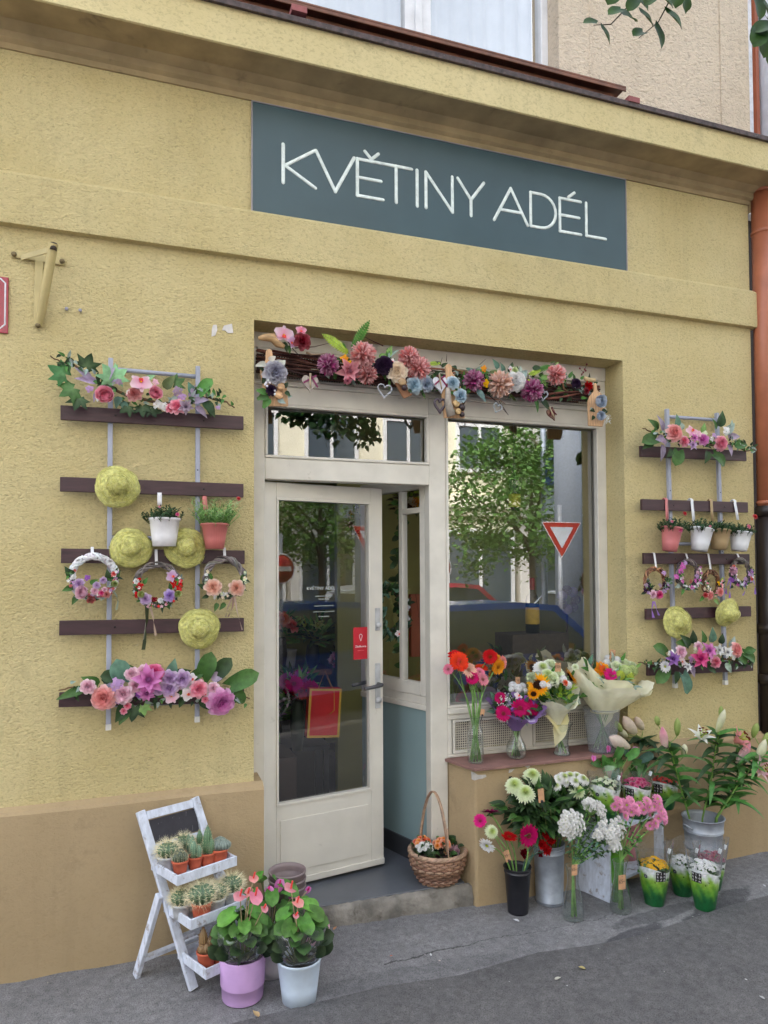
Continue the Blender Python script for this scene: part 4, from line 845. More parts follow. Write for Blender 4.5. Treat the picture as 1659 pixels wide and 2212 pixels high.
wreath('G',792,568,135,'grey wicker wreath with red blossoms and lime ranunculus in the middle of the left rack',(gy,1.15),[(687,632,32,'ranunculus','lime'),(922,628,32,'ranunculus','lime'),(712,662,38,'rose','lilac'),(872,642,40,'rose','palepurple'),(888,512,46,'orchid','lilac'),(668,575,38,'clusterhead','red'),(910,562,40,'clusterhead','red'),(812,672,17,'rose','white'),(730,705,28,'clusterhead','palepink'),(652,545,18,'rose','white'),(770,668,26,'clusterhead','crimson'),(650,640,20,'clusterhead','red'),(940,595,20,'clusterhead','coral')],
 [(700,560,50,60,'ovate','green'),(880,600,50,100,'ovate','mid'),(790,690,60,-20,'ovate','dark'),(850,690,50,-60,'ovate','mid')],[([(722,705),(722,800),(712,900),(698,1000)],(62,70,46),24),([(742,705),(762,780),(772,850),(780,905)],(196,170,150),16),([(722,760),(700,930),(650,975)],(170,170,160),5)],(782,342),filler=['red','white','coral','palepink'])
wreath('G',1238,520,122,'dark grey wicker wreath with two peach roses at the right end of the left rack',(gy,1.25),[(1162,585,54,'rose','peach'),(1318,590,52,'rose','peach'),(1228,632,16,'rose','white'),(1172,655,14,'clusterhead','white'),(1290,612,18,'rose','cream')],
 [(1110,590,60,150,'ovate','dark'),(1190,690,60,250,'ovate','mid'),(1345,560,50,60,'ovate','green'),(1240,690,60,230,'ovate','mid'),(1130,640,50,200,'ovate','deep'),(1150,530,45,100,'ovate','green')],[([(1290,650),(1258,720),(1245,782)],(190,165,150),12),([(1305,650),(1320,740),(1355,868)],(205,180,165),12),([(1300,650),(1290,720),(1262,780)],(170,140,128),16)],(1236,330),filler=['white','sage' if 0 else 'cream','greenwhite'])
wreath('F',383,1262,82,"brown vine wreath with dark violet blossoms and a hot pink tulip, right rack",(br,1.2),[(370,1345,26,'rose','palepink'),(410,1348,27,'rose','hotpink'),(330,1290,22,'clusterhead','mauve'),(440,1210,22,'clusterhead','lilac'),(415,1290,22,'clusterhead','mauve'),(452,1250,18,'clusterhead','purpledark'),(340,1335,16,'clusterhead','lilac'),(320,1320,20,'clusterhead','purpledark'),(440,1280,18,'clusterhead','purpledark')],
 [(320,1330,40,200,'ovate','deep'),(440,1300,40,0,'ovate','deep')],[([(372,1390),(362,1440),(372,1495)],(170,130,215),18),([(378,1390),(392,1440),(408,1480)],(178,140,220),14)],(376,1086),(-190,10),['lilac','purpledark','mauve'],sxr=.92)
wreath('F',590,1218,86,"grey wicker wreath with a bright pink feathery spray on the right rack",(gy,1.1),[(520,1235,24,'clusterhead','orchid'),(560,1165,30,'clusterhead','orchid'),(545,1195,26,'clusterhead','orchid'),(575,1145,22,'clusterhead','lilac'),(650,1230,24,'clusterhead','lilac'),(665,1185,18,'clusterhead','palepink'),(610,1262,18,'clusterhead','dusty'),(640,1258,20,'clusterhead','orchid'),(655,1205,20,'clusterhead','palepink')],
 [(540,1285,50,200,'ovate','sage'),(560,1310,45,250,'ovate','green'),(620,1300,45,300,'ovate','sage')],[],(580,1090),(-200,30),['orchid','palepink','white'],sxr=.92)
wreath('F',740,1275,74,'narrow brown vine wreath with two coral roses, third from the left on the right rack',(br,1.15),[(735,1352,28,'rose','salmon'),(798,1330,28,'rose','salmon'),(728,1305,20,'clusterhead','white'),(790,1275,20,'clusterhead','yellow'),(700,1310,16,'clusterhead','cream'),(705,1350,16,'rose','red')],
 [(770,1330,60,-60,'ovate','greyblue'),(690,1360,45,220,'ovate','green'),(800,1270,45,60,'ovate','yellowg'),(760,1380,50,-40,'ovate','light')],[],(722,1090),(-190,20),['white','cream','pink'],sxr=.8)
wreath('F',928,1205,80,'grey wicker wreath with lilac blossoms and purple ribbons, rightmost of the right rack',(gy,1.1),[(880,1195,36,'carnation','palepink'),(870,1250,26,'clusterhead','violet'),(985,1220,28,'clusterhead','lilac'),(915,1282,22,'clusterhead','orchid'),(948,1275,22,'clusterhead','lilac'),(888,1170,14,'rose','orange'),(1000,1245,14,'rose','coral'),(960,1245,18,'clusterhead','lilac')],
 [(880,1290,36,210,'ovate','deep'),(980,1260,36,-20,'ovate','deep')],[([(858,1255),(840,1300),(835,1340),(848,1345)],(160,120,210),12),([(868,1260),(862,1320),(860,1368)],(170,130,220),12),([(965,1275),(960,1320),(945,1352)],(180,150,215),10),([(1010,1250),(1022,1290),(1024,1345)],(168,128,218),12)],(907,1090),(-200,20),['lilac','violet','white'],sxr=.9)
# ------------------------------------------------------------------ flower swags lying on the top and bottom slats
def swag(zn,label,blooms,leaves,stick,seed,Y=-.095,arcs=None):
    c=[b for b in blooms]; cx=sum(b[0] for b in c)/len(c); cy=sum(b[1] for b in c)/len(c)
    P=at(zn,cx,cy,Y); t=thing('flower_swag',label,'flower swag',P,'artificial flower swags on the racks')
    mb=MB(); ps=[at(zn,x,y,Y+.018)-P for x,y in stick]
    pts=[]
    for i in range(len(ps)-1):
        for k in range(3): pts.append(ps[i].lerp(ps[i+1],k/3)+Vector((0,rnd.uniform(-.004,.004),rnd.uniform(-.004,.004))))
    pts.append(ps[-1]); n=len(pts); mb.tube(pts,[.0022+.0045*math.sin(PI*(i+.3)/(n+.3)) for i in range(n)],6,lin((112,86,60))); mb.build('branch','bark',t)
    fo=MB()
    for (x,y,L,ang,k,cc,*w) in leaves:
        q=at(zn,x,y,Y-.012)-P; W_=w[0] if w else {'maple':.95,'ovate':.62,'heart':.9,'round':.7,'lance':.3,'fern':.42}[k]
        LL=msz(zn,L,P); leaf(fo,q,d2(ang,.28),(rnd.uniform(-.3,.3),-1,.35),LL,LL*W_,GR[cc],k)
    for i in range(105):
        tt=rnd.random(); j=min(len(ps)-2,int(tt*(len(ps)-1))); q=ps[j].lerp(ps[j+1],tt*(len(ps)-1)-j)
        if not(.12<tt<.9): continue
        leaf(fo,q+Vector((rnd.uniform(-.02,.02),-.02-rnd.uniform(0,.02),rnd.uniform(-.03,.025))),d2(rnd.uniform(0,360),.7),(0,-1,.2),rnd.uniform(.018,.04),.014,GR[rnd.choice(['deep','dark','green','sage'])],'ovate',-.5)
    fo.build('foliage','leaf',t)
    for (x,y,rr,k,cc,*dd) in blooms:
        k,rr=('floret',rr*1.1) if k=='clusterhead' else (k,rr*.95); q=at(zn,x,y,Y-.032-(.012 if rr>45 else 0)-(.022 if k=='magnolia' else 0)); d=Vector(dd[0]) if dd else Vector((rnd.uniform(-.3,.3),-1,rnd.uniform(-.1,.35))); bloom(t,k,cc,q,d,msz(zn,rr,q),origin=P)
    return t
swag('C',"swag of pink ranunculus, orchid and maple leaves on the left rack's top slat",[(655,785,74,'ranunculus','pink',(-.15,-1,.05)),(955,772,54,'ranunculus','pink',(.2,-1,.1)),(828,772,44,'peony','dusty'),(870,700,70,'orchid','palepink',(.1,-1,.2)),(1095,850,48,'rose','pink'),(1145,850,52,'magnolia','mauve',(.1,-1,-.1)),(975,838,34,'clusterhead','white'),(1010,850,30,'clusterhead','white'),(850,738,28,'clusterhead','mauve'),(800,760,22,'clusterhead','white'),(1095,755,34,'clusterhead','mauve'),(1120,790,30,'clusterhead','lilac'),(735,700,24,'clusterhead','mauve'),(555,742,26,'clusterhead','lilac'),(640,740,24,'clusterhead','mauve'),(1050,862,30,'rose','pink'),(1345,856,16,'clusterhead','lilac'),(960,700,24,'clusterhead','palepink'),(610,800,22,'clusterhead','white')],
 [(445,680,130,150,'maple','maple'),(520,640,110,70,'maple','dark'),(490,720,120,215,'maple','mid'),(500,770,100,250,'maple','dark'),(720,720,130,120,'maple','palemaple'),(680,690,110,40,'maple','palemaple'),(1020,740,110,60,'ovate','olive'),(1050,720,90,30,'maple','mid'),(1230,770,130,55,'heart','green',.6),(1190,770,80,110,'ovate','blue'),(880,820,90,270,'maple','dark'),(820,830,90,220,'maple','dark'),(920,840,80,300,'maple','deep'),(1260,820,120,-50,'ovate','dark'),(1290,840,80,-80,'ovate','dark'),(600,700,130,170,'ovate','lilac',.4),(560,680,110,140,'ovate','lilac',.45),(640,700,120,60,'ovate','lilac',.45),(670,690,90,20,'ovate','lilac',.5),(1190,820,110,15,'ovate','lilac',.45),(1210,850,100,-40,'ovate','lilac',.5),(1180,800,90,80,'ovate','lilac',.5),(1100,800,70,200,'ovate','sage'),(900,690,70,40,'ovate','palemaple'),(740,790,80,250,'ovate','blue'),(760,820,70,290,'ovate','blue'),(1000,880,50,200,'ovate','deep'),(600,760,70,250,'ovate','lilac',.4)],
 [(310,538),(380,578),(460,590),(600,700),(800,790),(1000,830),(1180,820),(1290,790),(1400,822),(1448,858)],1)
swag('G',"long violet and pink swag with a big clematis on the left rack's bottom slat",[(735,1200,112,'magnolia','orchid',(-.1,-1,.1)),(720,1285,70,'magnolia','orchid',(0,-1,-.5)),(765,1160,66,'peony','hotpink',(.1,-1,.5)),(432,1322,74,'peony','salmon',(-.2,-1,-.05)),(330,1245,48,'rose','palepink'),(565,1295,62,'rose','palepink'),(620,1160,44,'rose','palepink'),(872,1190,56,'rose','lilac'),(870,1258,54,'rose','lilac'),(955,1195,58,'rose','lilac'),(1065,1260,56,'rose','pink',(.1,-1,.1)),(1162,1255,40,'rose','palepink'),(1215,1350,86,'peony','orchid',(.25,-1,-.25)),(885,1310,52,'orchid','palepink'),(990,1295,48,'orchid','white'),(1020,1195,42,'orchid','white'),(645,1240,44,'rose','palepink'),(800,1265,36,'rose','lilac'),(520,1230,50,'clusterhead','lilac'),(592,1372,24,'rose','pink'),(568,1408,22,'rose','pink'),(1110,1290,36,'orchid','white'),(1200,1275,30,'clusterhead','greenwhite'),(700,1150,50,'rose','palepink'),(520,1330,36,'clusterhead','lilac'),(1110,1330,24,'rose','pink'),(920,1240,36,'rose','palepink'),(1010,1240,34,'rose','white'),(670,1290,30,'clusterhead','violet')],
 [(300,1260,170,195,'lance','mid',.36),(400,1230,120,150,'ovate','mid'),(430,1215,100,40,'ovate','dark'),(575,1210,160,110,'heart','blue',.85),(530,1180,110,170,'heart','dark',.8),(640,1180,120,120,'ovate','mid'),(880,1180,130,80,'ovate','blue'),(910,1170,110,20,'ovate','dark'),(1090,1180,180,70,'heart','mid',.7),(1170,1180,170,50,'heart','dark',.66),(1090,1150,110,190,'ovate','mid'),(1280,1240,210,28,'heart','mid',.62),(1290,1260,130,-50,'heart','mid',.7),(1150,1190,130,25,'ovate','lilac',.62),(600,1350,150,235,'ovate','dark'),(650,1340,120,260,'maple','deep'),(600,1390,120,235,'ovate','mid'),(1080,1320,120,-50,'ovate','dark'),(1130,1340,110,-20,'ovate','blue'),(690,1350,80,280,'maple','light'),(780,1300,100,265,'lance','dark',.3),(960,1320,70,250,'ovate','dark'),(1250,1300,90,-60,'ovate','blue'),(790,1170,80,90,'lance','dark',.3)],
 [(135,1268),(200,1248),(320,1262),(520,1300),(800,1310),(1050,1300),(1250,1296),(1340,1312),(1405,1325)],2)
swag('F','swag with a coral peony and lilac leaves on the top slat of the right rack',[(508,312,54,'peony','salmon',(0,-1,.1)),(618,302,46,'orchid','palepink'),(632,345,36,'magnolia','orchid'),(690,355,38,'rose','orchid'),(570,368,34,'rose','pink'),(622,392,38,'magnolia','lilac'),(805,380,46,'peony','pink'),(760,330,24,'clusterhead','lilac'),(835,300,32,'clusterhead','white'),(745,350,22,'clusterhead','white'),(440,370,24,'clusterhead','mauve'),(660,320,26,'clusterhead','palepink'),(700,320,24,'clusterhead','greenwhite')],
 [(400,290,100,140,'ovate','mid',.6),(390,350,120,190,'heart','mid',.7),(360,370,90,210,'ovate','dark'),(520,270,80,90,'ovate','blue'),(530,430,100,250,'heart','mid',.85),(490,420,70,230,'ovate','dark'),(790,270,110,75,'ovate','dark',.6),(770,290,80,110,'ovate','mid'),(760,450,110,-40,'heart','mid',.75),(720,430,90,250,'ovate','dark'),(890,395,110,10,'ovate','mid'),(680,310,70,70,'ovate','light'),(430,300,110,110,'ovate','lilac',.5),(440,340,100,200,'ovate','lilac',.45),(430,390,110,260,'ovate','lilac',.4),(470,330,90,60,'ovate','lilac',.5),(830,320,110,50,'ovate','sage',.5),(850,340,100,10,'ovate','lilac',.5),(850,390,80,-70,'ovate','lilac',.45),(860,310,90,80,'ovate','sage',.4),(560,290,60,120,'ovate','sage')],
 [(305,283),(350,300),(480,360),(650,380),(800,390),(900,385),(960,425),(1020,418)],3)
swag('F','swag with a magenta clematis and white blossoms on the bottom slat of the right rack',[(670,1755,72,'magnolia','hotpink',(-.1,-1,.05)),(725,1705,64,'magnolia','orchid',(.1,-1,.3)),(495,1758,56,'magnolia','violet',(-.1,-1,.1)),(445,1808,42,'daisy','white'),(548,1715,40,'rose','palepink'),(790,1702,44,'magnolia','white'),(845,1715,44,'magnolia','white'),(905,1700,46,'peony','salmon',(.3,-1,.2)),(660,1680,30,'rose','palepink'),(770,1780,36,'rose','pink'),(590,1810,36,'magnolia','white'),(555,1775,34,'orchid','white'),(640,1700,28,'clusterhead','greenwhite'),(880,1740,30,'clusterhead','white'),(485,1720,26,'clusterhead','white'),(610,1760,28,'clusterhead','lilac'),(740,1745,34,'orchid','palepink')],
 [(450,1720,110,150,'heart','mid',.7),(450,1830,110,220,'heart','mid',.75),(560,1860,130,285,'heart','blue',.7),(600,1680,110,130,'ovate','dark'),(620,1660,90,90,'ovate','deep'),(580,1660,90,170,'ovate','mid'),(690,1660,90,95,'ovate','mid'),(740,1650,100,85,'ovate','blue'),(900,1730,110,-30,'heart','mid',.6),(950,1720,110,-30,'heart','mid',.6),(960,1710,90,10,'ovate','mid'),(830,1790,80,-50,'ovate','sage'),(720,1810,80,-30,'ovate','dark'),(860,1680,80,60,'ovate','sage'),(600,1800,90,300,'ovate','lilac',.6),(520,1840,80,260,'ovate','dark'),(800,1660,70,80,'ovate','deep')],
 [(275,1778),(320,1790),(450,1780),(650,1770),(850,1760),(960,1780),(1000,1790)],4)
# ================================================================== garland over the shop window
GY=.045
gt=thing('window_garland','long flower garland on a bundle of dark branches above the door and window','garland',(1.5,GY,2.70)); GO=gt.location
mb=MB()
for i in range(62):
    z0=2.72+rnd.uniform(-.055,.055); x0=.53+rnd.uniform(0,.9)*(rnd.random()<.6); x1=2.47-rnd.uniform(0,.9)*(rnd.random()<.6); z1=2.71+rnd.uniform(-.055,.05); pts=[]
    for k in range(9):
        t=k/8; pts.append(Vector((x0+(x1-x0)*t,GY+.05+rnd.uniform(-.022,.022),z0+(z1-z0)*t-.02*math.sin(PI*t)+rnd.uniform(-.012,.012)))-GO)
    r=rnd.uniform(.002,.0075); mb.tube(pts,[r*(1-.5*abs(k/8-.5)) for k in range(9)],6,jit(lin(rnd.choice([(74,42,36),(60,34,32),(92,56,46),(110,66,54)])),.2),False)
mb.build('branch_bundle','bark',gt)
def twig(z,pts,r=.003,c=(96,58,46),Y=GY-.03):
    mb=MB(); ps=[at(z,x,y,Y+.01*i/len(pts))-GO for i,(x,y) in enumerate(pts)]; mb.tube(ps,[r*(1-.7*i/(len(ps)-1)) for i in range(len(ps))],6,lin(c)); mb.build('twig','bark',gt)
twig('T',[(1650,335),(1530,280),(1400,210),(1270,135)],.003,(80,40,40)); twig('T',[(420,200),(540,380),(650,490),(740,580)],.0025,(70,44,50)); twig('T',[(700,415),(760,440),(850,440),(960,425)],.006,(150,128,104)); twig('T',[(560,360),(800,345),(1100,270)],.003,(80,50,44)); twig('T',[(760,625),(850,625),(870,700)],.003,(140,130,110))
twig('U',[(520,375),(700,385),(860,430),(1010,435)],.0055,(150,96,74)); twig('U',[(830,360),(880,385),(960,410),(1040,405)],.004,(176,140,90)); twig('U',[(1060,650),(1180,700),(1300,745),(1430,765),(1500,820)],.0042,(140,92,72)); twig('U',[(1280,690),(1400,800),(1535,950)],.0035,(60,40,40)); twig('U',[(1180,330),(1260,255)],.002,(40,30,26)); twig('U',[(700,310),(720,240)],.002,(50,36,30)); twig('U',[(770,290),(775,200)],.002,(70,40,34))
twig('V',[(500,470),(700,560),(900,640),(1180,830)],.002,(120,104,90)); twig('V',[(600,560),(830,670)],.002,(90,76,66)); twig('V',[(680,770),(900,740),(1100,700),(1330,640)],.008,(120,70,56)); twig('V',[(700,700),(900,670),(1200,660),(1340,610)],.007,(110,64,52)); twig('V',[(0,800),(130,1000)],.003,(70,50,48)); twig('V',[(1180,430),(1230,350),(1260,270)],.002,(90,24,34)); twig('V',[(1210,380),(1150,320)],.0015,(90,24,34)); twig('V',[(910,520),(930,620),(1000,670),(1150,660)],.006,(150,116,84)); twig('V',[(500,290),(530,310)],.002)
mb=MB()
for x,y in ((1260,268),(1160,325),(1230,340),(1210,385),(1245,360),(1190,410)): mb.ball(at('V',x,y,GY-.035)-GO,.0055,7,5,lin((110,16,34)))
mb.build('berry_spray','satin',gt)
fo=MB()
def gl(z,x,y,L,ang,k,c,w=None,Y=GY-.03,out=.3):
    q=at(z,x,y,Y)-GO; LL=msz(z,L,q+GO); leaf(fo,q,d2(ang,out),(0,-1,.3),LL,LL*(w or {'ovate':.5,'fern':.36,'round':.9,'heart':.85,'lance':.26,'rosette':.6}[k]),GR[c],k)
gl('T',1230,430,400,151,'fern','yellowg',.42); gl('T',1260,380,400,62,'fern','fern',.34,out=.5); gl('T',1200,400,120,120,'fern','fern'); gl('T',420,290,140,-70,'ovate','dark'); gl('T',480,330,110,-80,'ovate','mid'); gl('T',1500,550,120,-20,'ovate','sage',.5); gl('T',1600,470,130,20,'ovate','light'); gl('T',1260,790,120,200,'ovate','dark'); gl('T',1330,780,110,-10,'ovate','deep')
gl('U',40,230,160,70,'ovate','light'); gl('U',20,250,210,38,'lance','sage'); gl('U',60,260,140,100,'ovate','green'); gl('U',60,520,130,270,'lance','mid'); gl('U',540,320,160,8,'fern','yellowg',.5); gl('U',440,520,110,20,'ovate','light'); gl('U',500,540,120,50,'ovate','sage'); gl('U',430,640,90,-20,'ovate','mid'); gl('U',470,680,90,-60,'ovate','mid'); gl('U',1010,370,150,-20,'fern','blue',.5); gl('U',1130,400,170,-5,'fern','fern',.45); gl('U',1020,690,110,60,'fern','fern',.5); gl('U',1140,640,200,-48,'ovate','greyblue',.46); gl('U',1000,500,90,250,'ovate','sage'); gl('U',1400,380,140,120,'ovate','blue',.6); gl('U',1540,420,140,70,'ovate','dark'); gl('U',1570,700,120,-60,'rosette','olive'); gl('U',820,660,80,200,'ovate','green'); gl('U',750,720,70,190,'ovate','green'); gl('U',880,620,70,30,'ovate','green'); gl('U',1300,420,130,10,'fern','olive',.5); gl('U',1290,650,70,-70,'ovate','deep')
gl('V',60,380,150,110,'ovate','blue',.55); gl('V',150,360,120,60,'ovate','mid',.55); gl('V',310,450,150,48,'ovate','sage',.75); gl('V',290,400,120,85,'ovate','sage',.6); gl('V',420,420,200,25,'fern','yellowg',.5); gl('V',520,380,240,28,'fern','fern',.45); gl('V',480,330,170,10,'ovate','dark'); gl('V',600,470,210,10,'ovate','light',.42); gl('V',600,480,140,-50,'ovate','light',.5); gl('V',430,480,120,250,'ovate','yellowg',.4); gl('V',860,480,100,-10,'lance','sage'); gl('V',1000,460,120,60,'ovate','green'); gl('V',1080,490,110,110,'ovate','mid'); gl('V',1170,480,100,30,'ovate','green'); gl('V',960,480,120,140,'ovate','dark'); gl('V',1180,600,90,-60,'ovate','sage'); gl('V',1060,580,90,-30,'lance','sage'); gl('V',520,780,190,280,'lance','green',.35); gl('V',610,790,210,-48,'ovate','dark',.5); gl('V',170,700,110,250,'rosette','olive'); gl('V',740,250,100,20,'lance','olive'); gl('V',800,280,90,40,'lance','light')
for i in range(210):
    x=rnd.uniform(.85,2.4); gy=GY-rnd.uniform(-.01,.03); leaf(fo,Vector((x,gy,2.70-.0*x+rnd.uniform(-.06,.06)))-GO,d2(rnd.uniform(0,360),.7),(0,-1,.2),rnd.uniform(.025,.055),.020,GR[rnd.choice(['deep','dark','dark','mid','sage','fern'])],'ovate',-.5)
fo.build('foliage','leaf',gt)
def gb(z,lst):
    for (x,y,r,k,c,*d) in lst:
        k='floret' if k=='clusterhead' else k; q=at(z,x,y,GY-.055); bloom(gt,k,c,q,Vector(d[0]) if d else Vector((rnd.uniform(-.25,.25),-1,rnd.uniform(-.15,.2))),msz(z,r,q)*1.12,origin=GO)
gb('T',[(420,205,112,'orchid','palepink',(.1,-1,0)),(525,290,66,'orchid','lilac',(.2,-1,-.3)),(650,280,92,'rose','crimson',(.1,-1,.1)),(635,150,62,'orchid','pink',(0,-1,.2)),(970,565,124,'pompom','plum'),(1225,640,150,'magnolia','rose',(.15,-1,-.35)),(1170,500,60,'clusterhead','amber'),(1230,550,44,'clusterhead','yellow'),(1400,445,150,'pompom','salmon'),(1452,690,114,'pompom','dusty'),(1640,580,80,'peony','purpledark',(-.1,-1,.1)),(1210,760,60,'magnolia','pink',(0,-.7,-1))])
gb('U',[(165,420,108,'peony','cream',(-.1,-1,.1)),(305,245,128,'pompom','salmon'),(430,370,138,'pompom','salmon'),(20,330,90,'peony','purpledark'),(100,290,36,'orchid','white'),(370,585,86,'rose','skyblue',(-.1,-1,0)),(530,570,80,'rose','bluegrey',(.3,-1,-.2)),(1110,525,122,'pompom','magenta' if 0 else 'plum'),(1250,560,56,'clusterhead','yellow'),(1430,570,148,'pompom','peach'),(1620,540,100,'peony','white'),(1560,620,40,'orchid','white'),(330,440,50,'pompom','dusty'),(1230,380,44,'clusterhead','amber')])
gb('V',[(265,500,112,'peony','white',(.1,-1,.1)),(180,610,50,'orchid','greywhite'),(225,360,44,'peony','greenish'),(160,340,44,'orchid','white'),(470,640,152,'pompom','plum',(-.3,-1,.2)),(815,420,138,'pompom','salmon',(.5,-1,.2)),(1285,580,66,'carnation','red',(0,-1,.1)),(1255,650,40,'rose','crimson'),(1110,540,60,'peony','purpledark'),(560,600,40,'clusterhead','plum')])
# ------------------------------------------------------------------ things hung on the garland
def board(zn,pts,label,blooms=(),leaves=(),extra=None,Y=-.012,wcol=(206,164,122)):
    P=at(zn,*pts[len(pts)//2],Y); t=thing('cutting_board',label,'hanging decoration',P,'small wooden boards hung on the garland')
    mb=MB(); c=[at(zn,x,y,Y)-P for x,y in pts]; k=len(c); th=Vector((0,.011,0))
    mb.add(c+[p+th for p in c],[tuple(range(k)),tuple(reversed(range(k,2*k)))]+[(i,i+k,(i+1)%k+k,(i+1)%k) for i in range(k)],lin(wcol),False); mb.build('board','woodv',t,bev=.002)
    fo=MB()
    for (x,y,L,ang,kk,cc) in leaves: q=at(zn,x,y,Y-.012)-P; leaf(fo,q,d2(ang,.3),(0,-1,.2),msz(zn,L,P),msz(zn,L*.7,P),GR[cc],kk)
    if leaves: fo.build('foliage','leaf',t)
    for (x,y,r,kk,cc,*d) in blooms: q=at(zn,x,y,Y-.022); bloom(t,kk,cc,q,Vector(d[0]) if d else (rnd.uniform(-.2,.2),-1,.05),msz(zn,r,q),origin=P)
    if extra: extra(t,P)
    return t
def balls(mb,zn,P,lst,Y,c,sq=(1,1,1)):
    for x,y,r in lst: q=at(zn,x,y,Y)-P; mb.ball(q,msz(zn,r,P),8,6,jit(lin(c),.2),sq)
def ex1(t,P):
    mb=MB(); balls(mb,'T',P,[(205,790,16),(230,760,15),(250,790,16),(215,830,16),(190,810,14),(310,890,16),(312,930,15),(265,760,14)],-.04,(230,230,236)); mb.build('berries','satin',t)
    mb=MB(); 
    for x,y,r in ((360,940,52),(390,840,45)): 
        q=at('T',x,y,-.035)-P; mb.lathe([(0,-.006),(msz('T',r,P),-.005),(msz('T',r,P),.005),(0,.006)],14,lin((214,170,124)),Matrix.Translation(q)@frame((.2,-1,.3)))
    mb.build('wood_slice','wood',t)
    mb=MB()
    for a,b in (((250,520),(320,450)),((320,560),(430,500)),((200,560),(70,560)),((380,580),(440,500))): 
        p=at('T',*a,-.03)-P; q=at('T',*b,-.045)-P; leaf(mb,p,(q-p),(0,-1,.2),(q-p).length,.03,lin((226,222,216)),'lance',-.8)
    mb.build('bow','petal',t)
board('T',[(200,420),(210,385),(240,368),(275,385),(285,430),(290,480),(440,620),(480,1070),(470,1080),(210,1075),(170,860),(130,640),(200,500)],'wooden board with a grey peony and green leaves at the garland\'s left end',
 [(320,660,132,'peony','grey',(.05,-1,.1)),(270,880,60,'peony','purpledark')],[(230,950,150,200,'round','mid'),(240,980,150,240,'round','green'),(210,920,130,165,'round','green'),(180,640,80,150,'ovate','deep'),(430,850,80,60,'round','deep'),(440,900,90,-40,'ovate','dark'),(350,1000,110,-20,'ovate','sage'),(190,720,90,250,'round','deep'),(470,960,60,10,'lance','sage'),(180,560,70,160,'ovate','brown')],ex1)
def ex2(t,P):
    mb=MB(); balls(mb,'U',P,[(250,615,36)],-.035,(44,26,30)); mb.build('seed_pod','satin',t)
    mb=MB(); q=at('U',225,540,-.03)-P; mb.ball(q,msz('U',55,P),8,6,lin((176,146,108)),(1,.5,.9)); mb.build('wood_piece','wood',t)
board('U',[(130,540),(230,480),(350,690),(345,705),(255,745),(240,735)],'tilted brown wooden board half hidden below the cream peony',[],[(300,640,60,-30,'ovate','dark')],ex2,-.008,(150,104,72))
def ex3(t,P):
    mb=MB(); a=at('U',790,620,-.025)-P; b=at('U',830,960,-.025)-P; m=at('U',790,800,-.035)-P; mb.tube([a,m,b],[.012,.018,.022],10,lin((168,158,146))); mb.build('bark_piece','bark',t)
    mb=MB()
    for x,y,r in ((890,810,44),(915,905,38)): q=at('U',x,y,-.035)-P; mb.lathe([(0,-.005),(msz('U',r,P),-.005),(msz('U',r*.96,P),.006),(0,.002)],14,lin((206,172,120)),Matrix.Translation(q)@frame((.1,-1,.15)))
    mb.build('wood_slice','wood',t)
    
    for b in ((965,945,34),(930,580,24),(960,860,44)): mb=MB(); balls(mb,'U',P,[b],-.03,(52,36,38)); mb.build('cone','satin',t)
board('U',[(755,360),(775,325),(810,318),(835,345),(840,420),(900,500),(945,560),(1000,980),(990,990),(745,985),(715,700),(770,460)],'wooden board with grey driftwood and two pale blue roses over the middle post',
 [(850,555,76,'rose','skyblue',(-.1,-1,.1)),(945,715,80,'rose','skyblue',(.1,-1,0))],[(880,640,70,30,'ovate','green'),(820,640,60,200,'ovate','sage'),(860,690,70,160,'ovate','green'),(980,640,60,60,'ovate','mid'),(870,890,60,200,'ovate','sage'),(975,760,80,270,'ovate','brown'),(950,820,70,250,'ovate','brown')],ex3)
def ex4(t,P):
    mb=MB(); 
    for i in range(40): q=at('V',1560+rnd.gauss(0,22),1070+rnd.gauss(0,34),-.03)-P; mb.ball(q,.0028,5,4,lin((226,228,222)))
    mb.build('gypsophila','satin',t)
board('V',[(1360,560),(1380,535),(1405,545),(1415,640),(1480,700),(1530,760),(1520,1060),(1490,1165),(1290,1150),(1280,800),(1310,720),(1365,650)],'wooden board with two silvery blue roses at the right end of the garland',
 [(1430,815,122,'ranunculus','bluegrey',(.05,-1,.05)),(1437,1020,92,'ranunculus','bluegrey',(0,-1,0))],[(1370,930,90,190,'ovate','deep'),(1480,930,90,-10,'ovate','deep'),(1360,1010,80,240,'ovate','dark'),(1520,960,60,30,'ovate','dark'),(1340,900,50,200,'ovate','sage')],ex4)
def drift(zn,pts,r,label,c=(186,150,106)):
    P=at(zn,*pts[len(pts)//2],.0); t=None; mb=MB(); ps=[at(zn,x,y,-.0)-P for x,y in pts]; mb.tube(ps,r,10,lin(c)); o=mb.build('driftwood','wood',None,P); tag(o,label,'driftwood'); 
drift('T',[(110,240),(180,230),(280,230),(350,310),(430,350)],[.008,.016,.022,.018,.010],'pale piece of driftwood behind the orchid at the garland\'s left end')
drift('V',[(1225,460),(1270,490),(1330,500),(1380,490)],[.010,.014,.013,.008],'pale piece of driftwood behind the red carnation at the garland\'s right end',(196,170,124))
def heart_pts(n=28): return [(16*math.sin(t)**3/17,(13*math.cos(t)-5*math.cos(2*t)-2*math.cos(3*t)-math.cos(4*t))/17) for t in [2*PI*i/n for i in range(n)]]
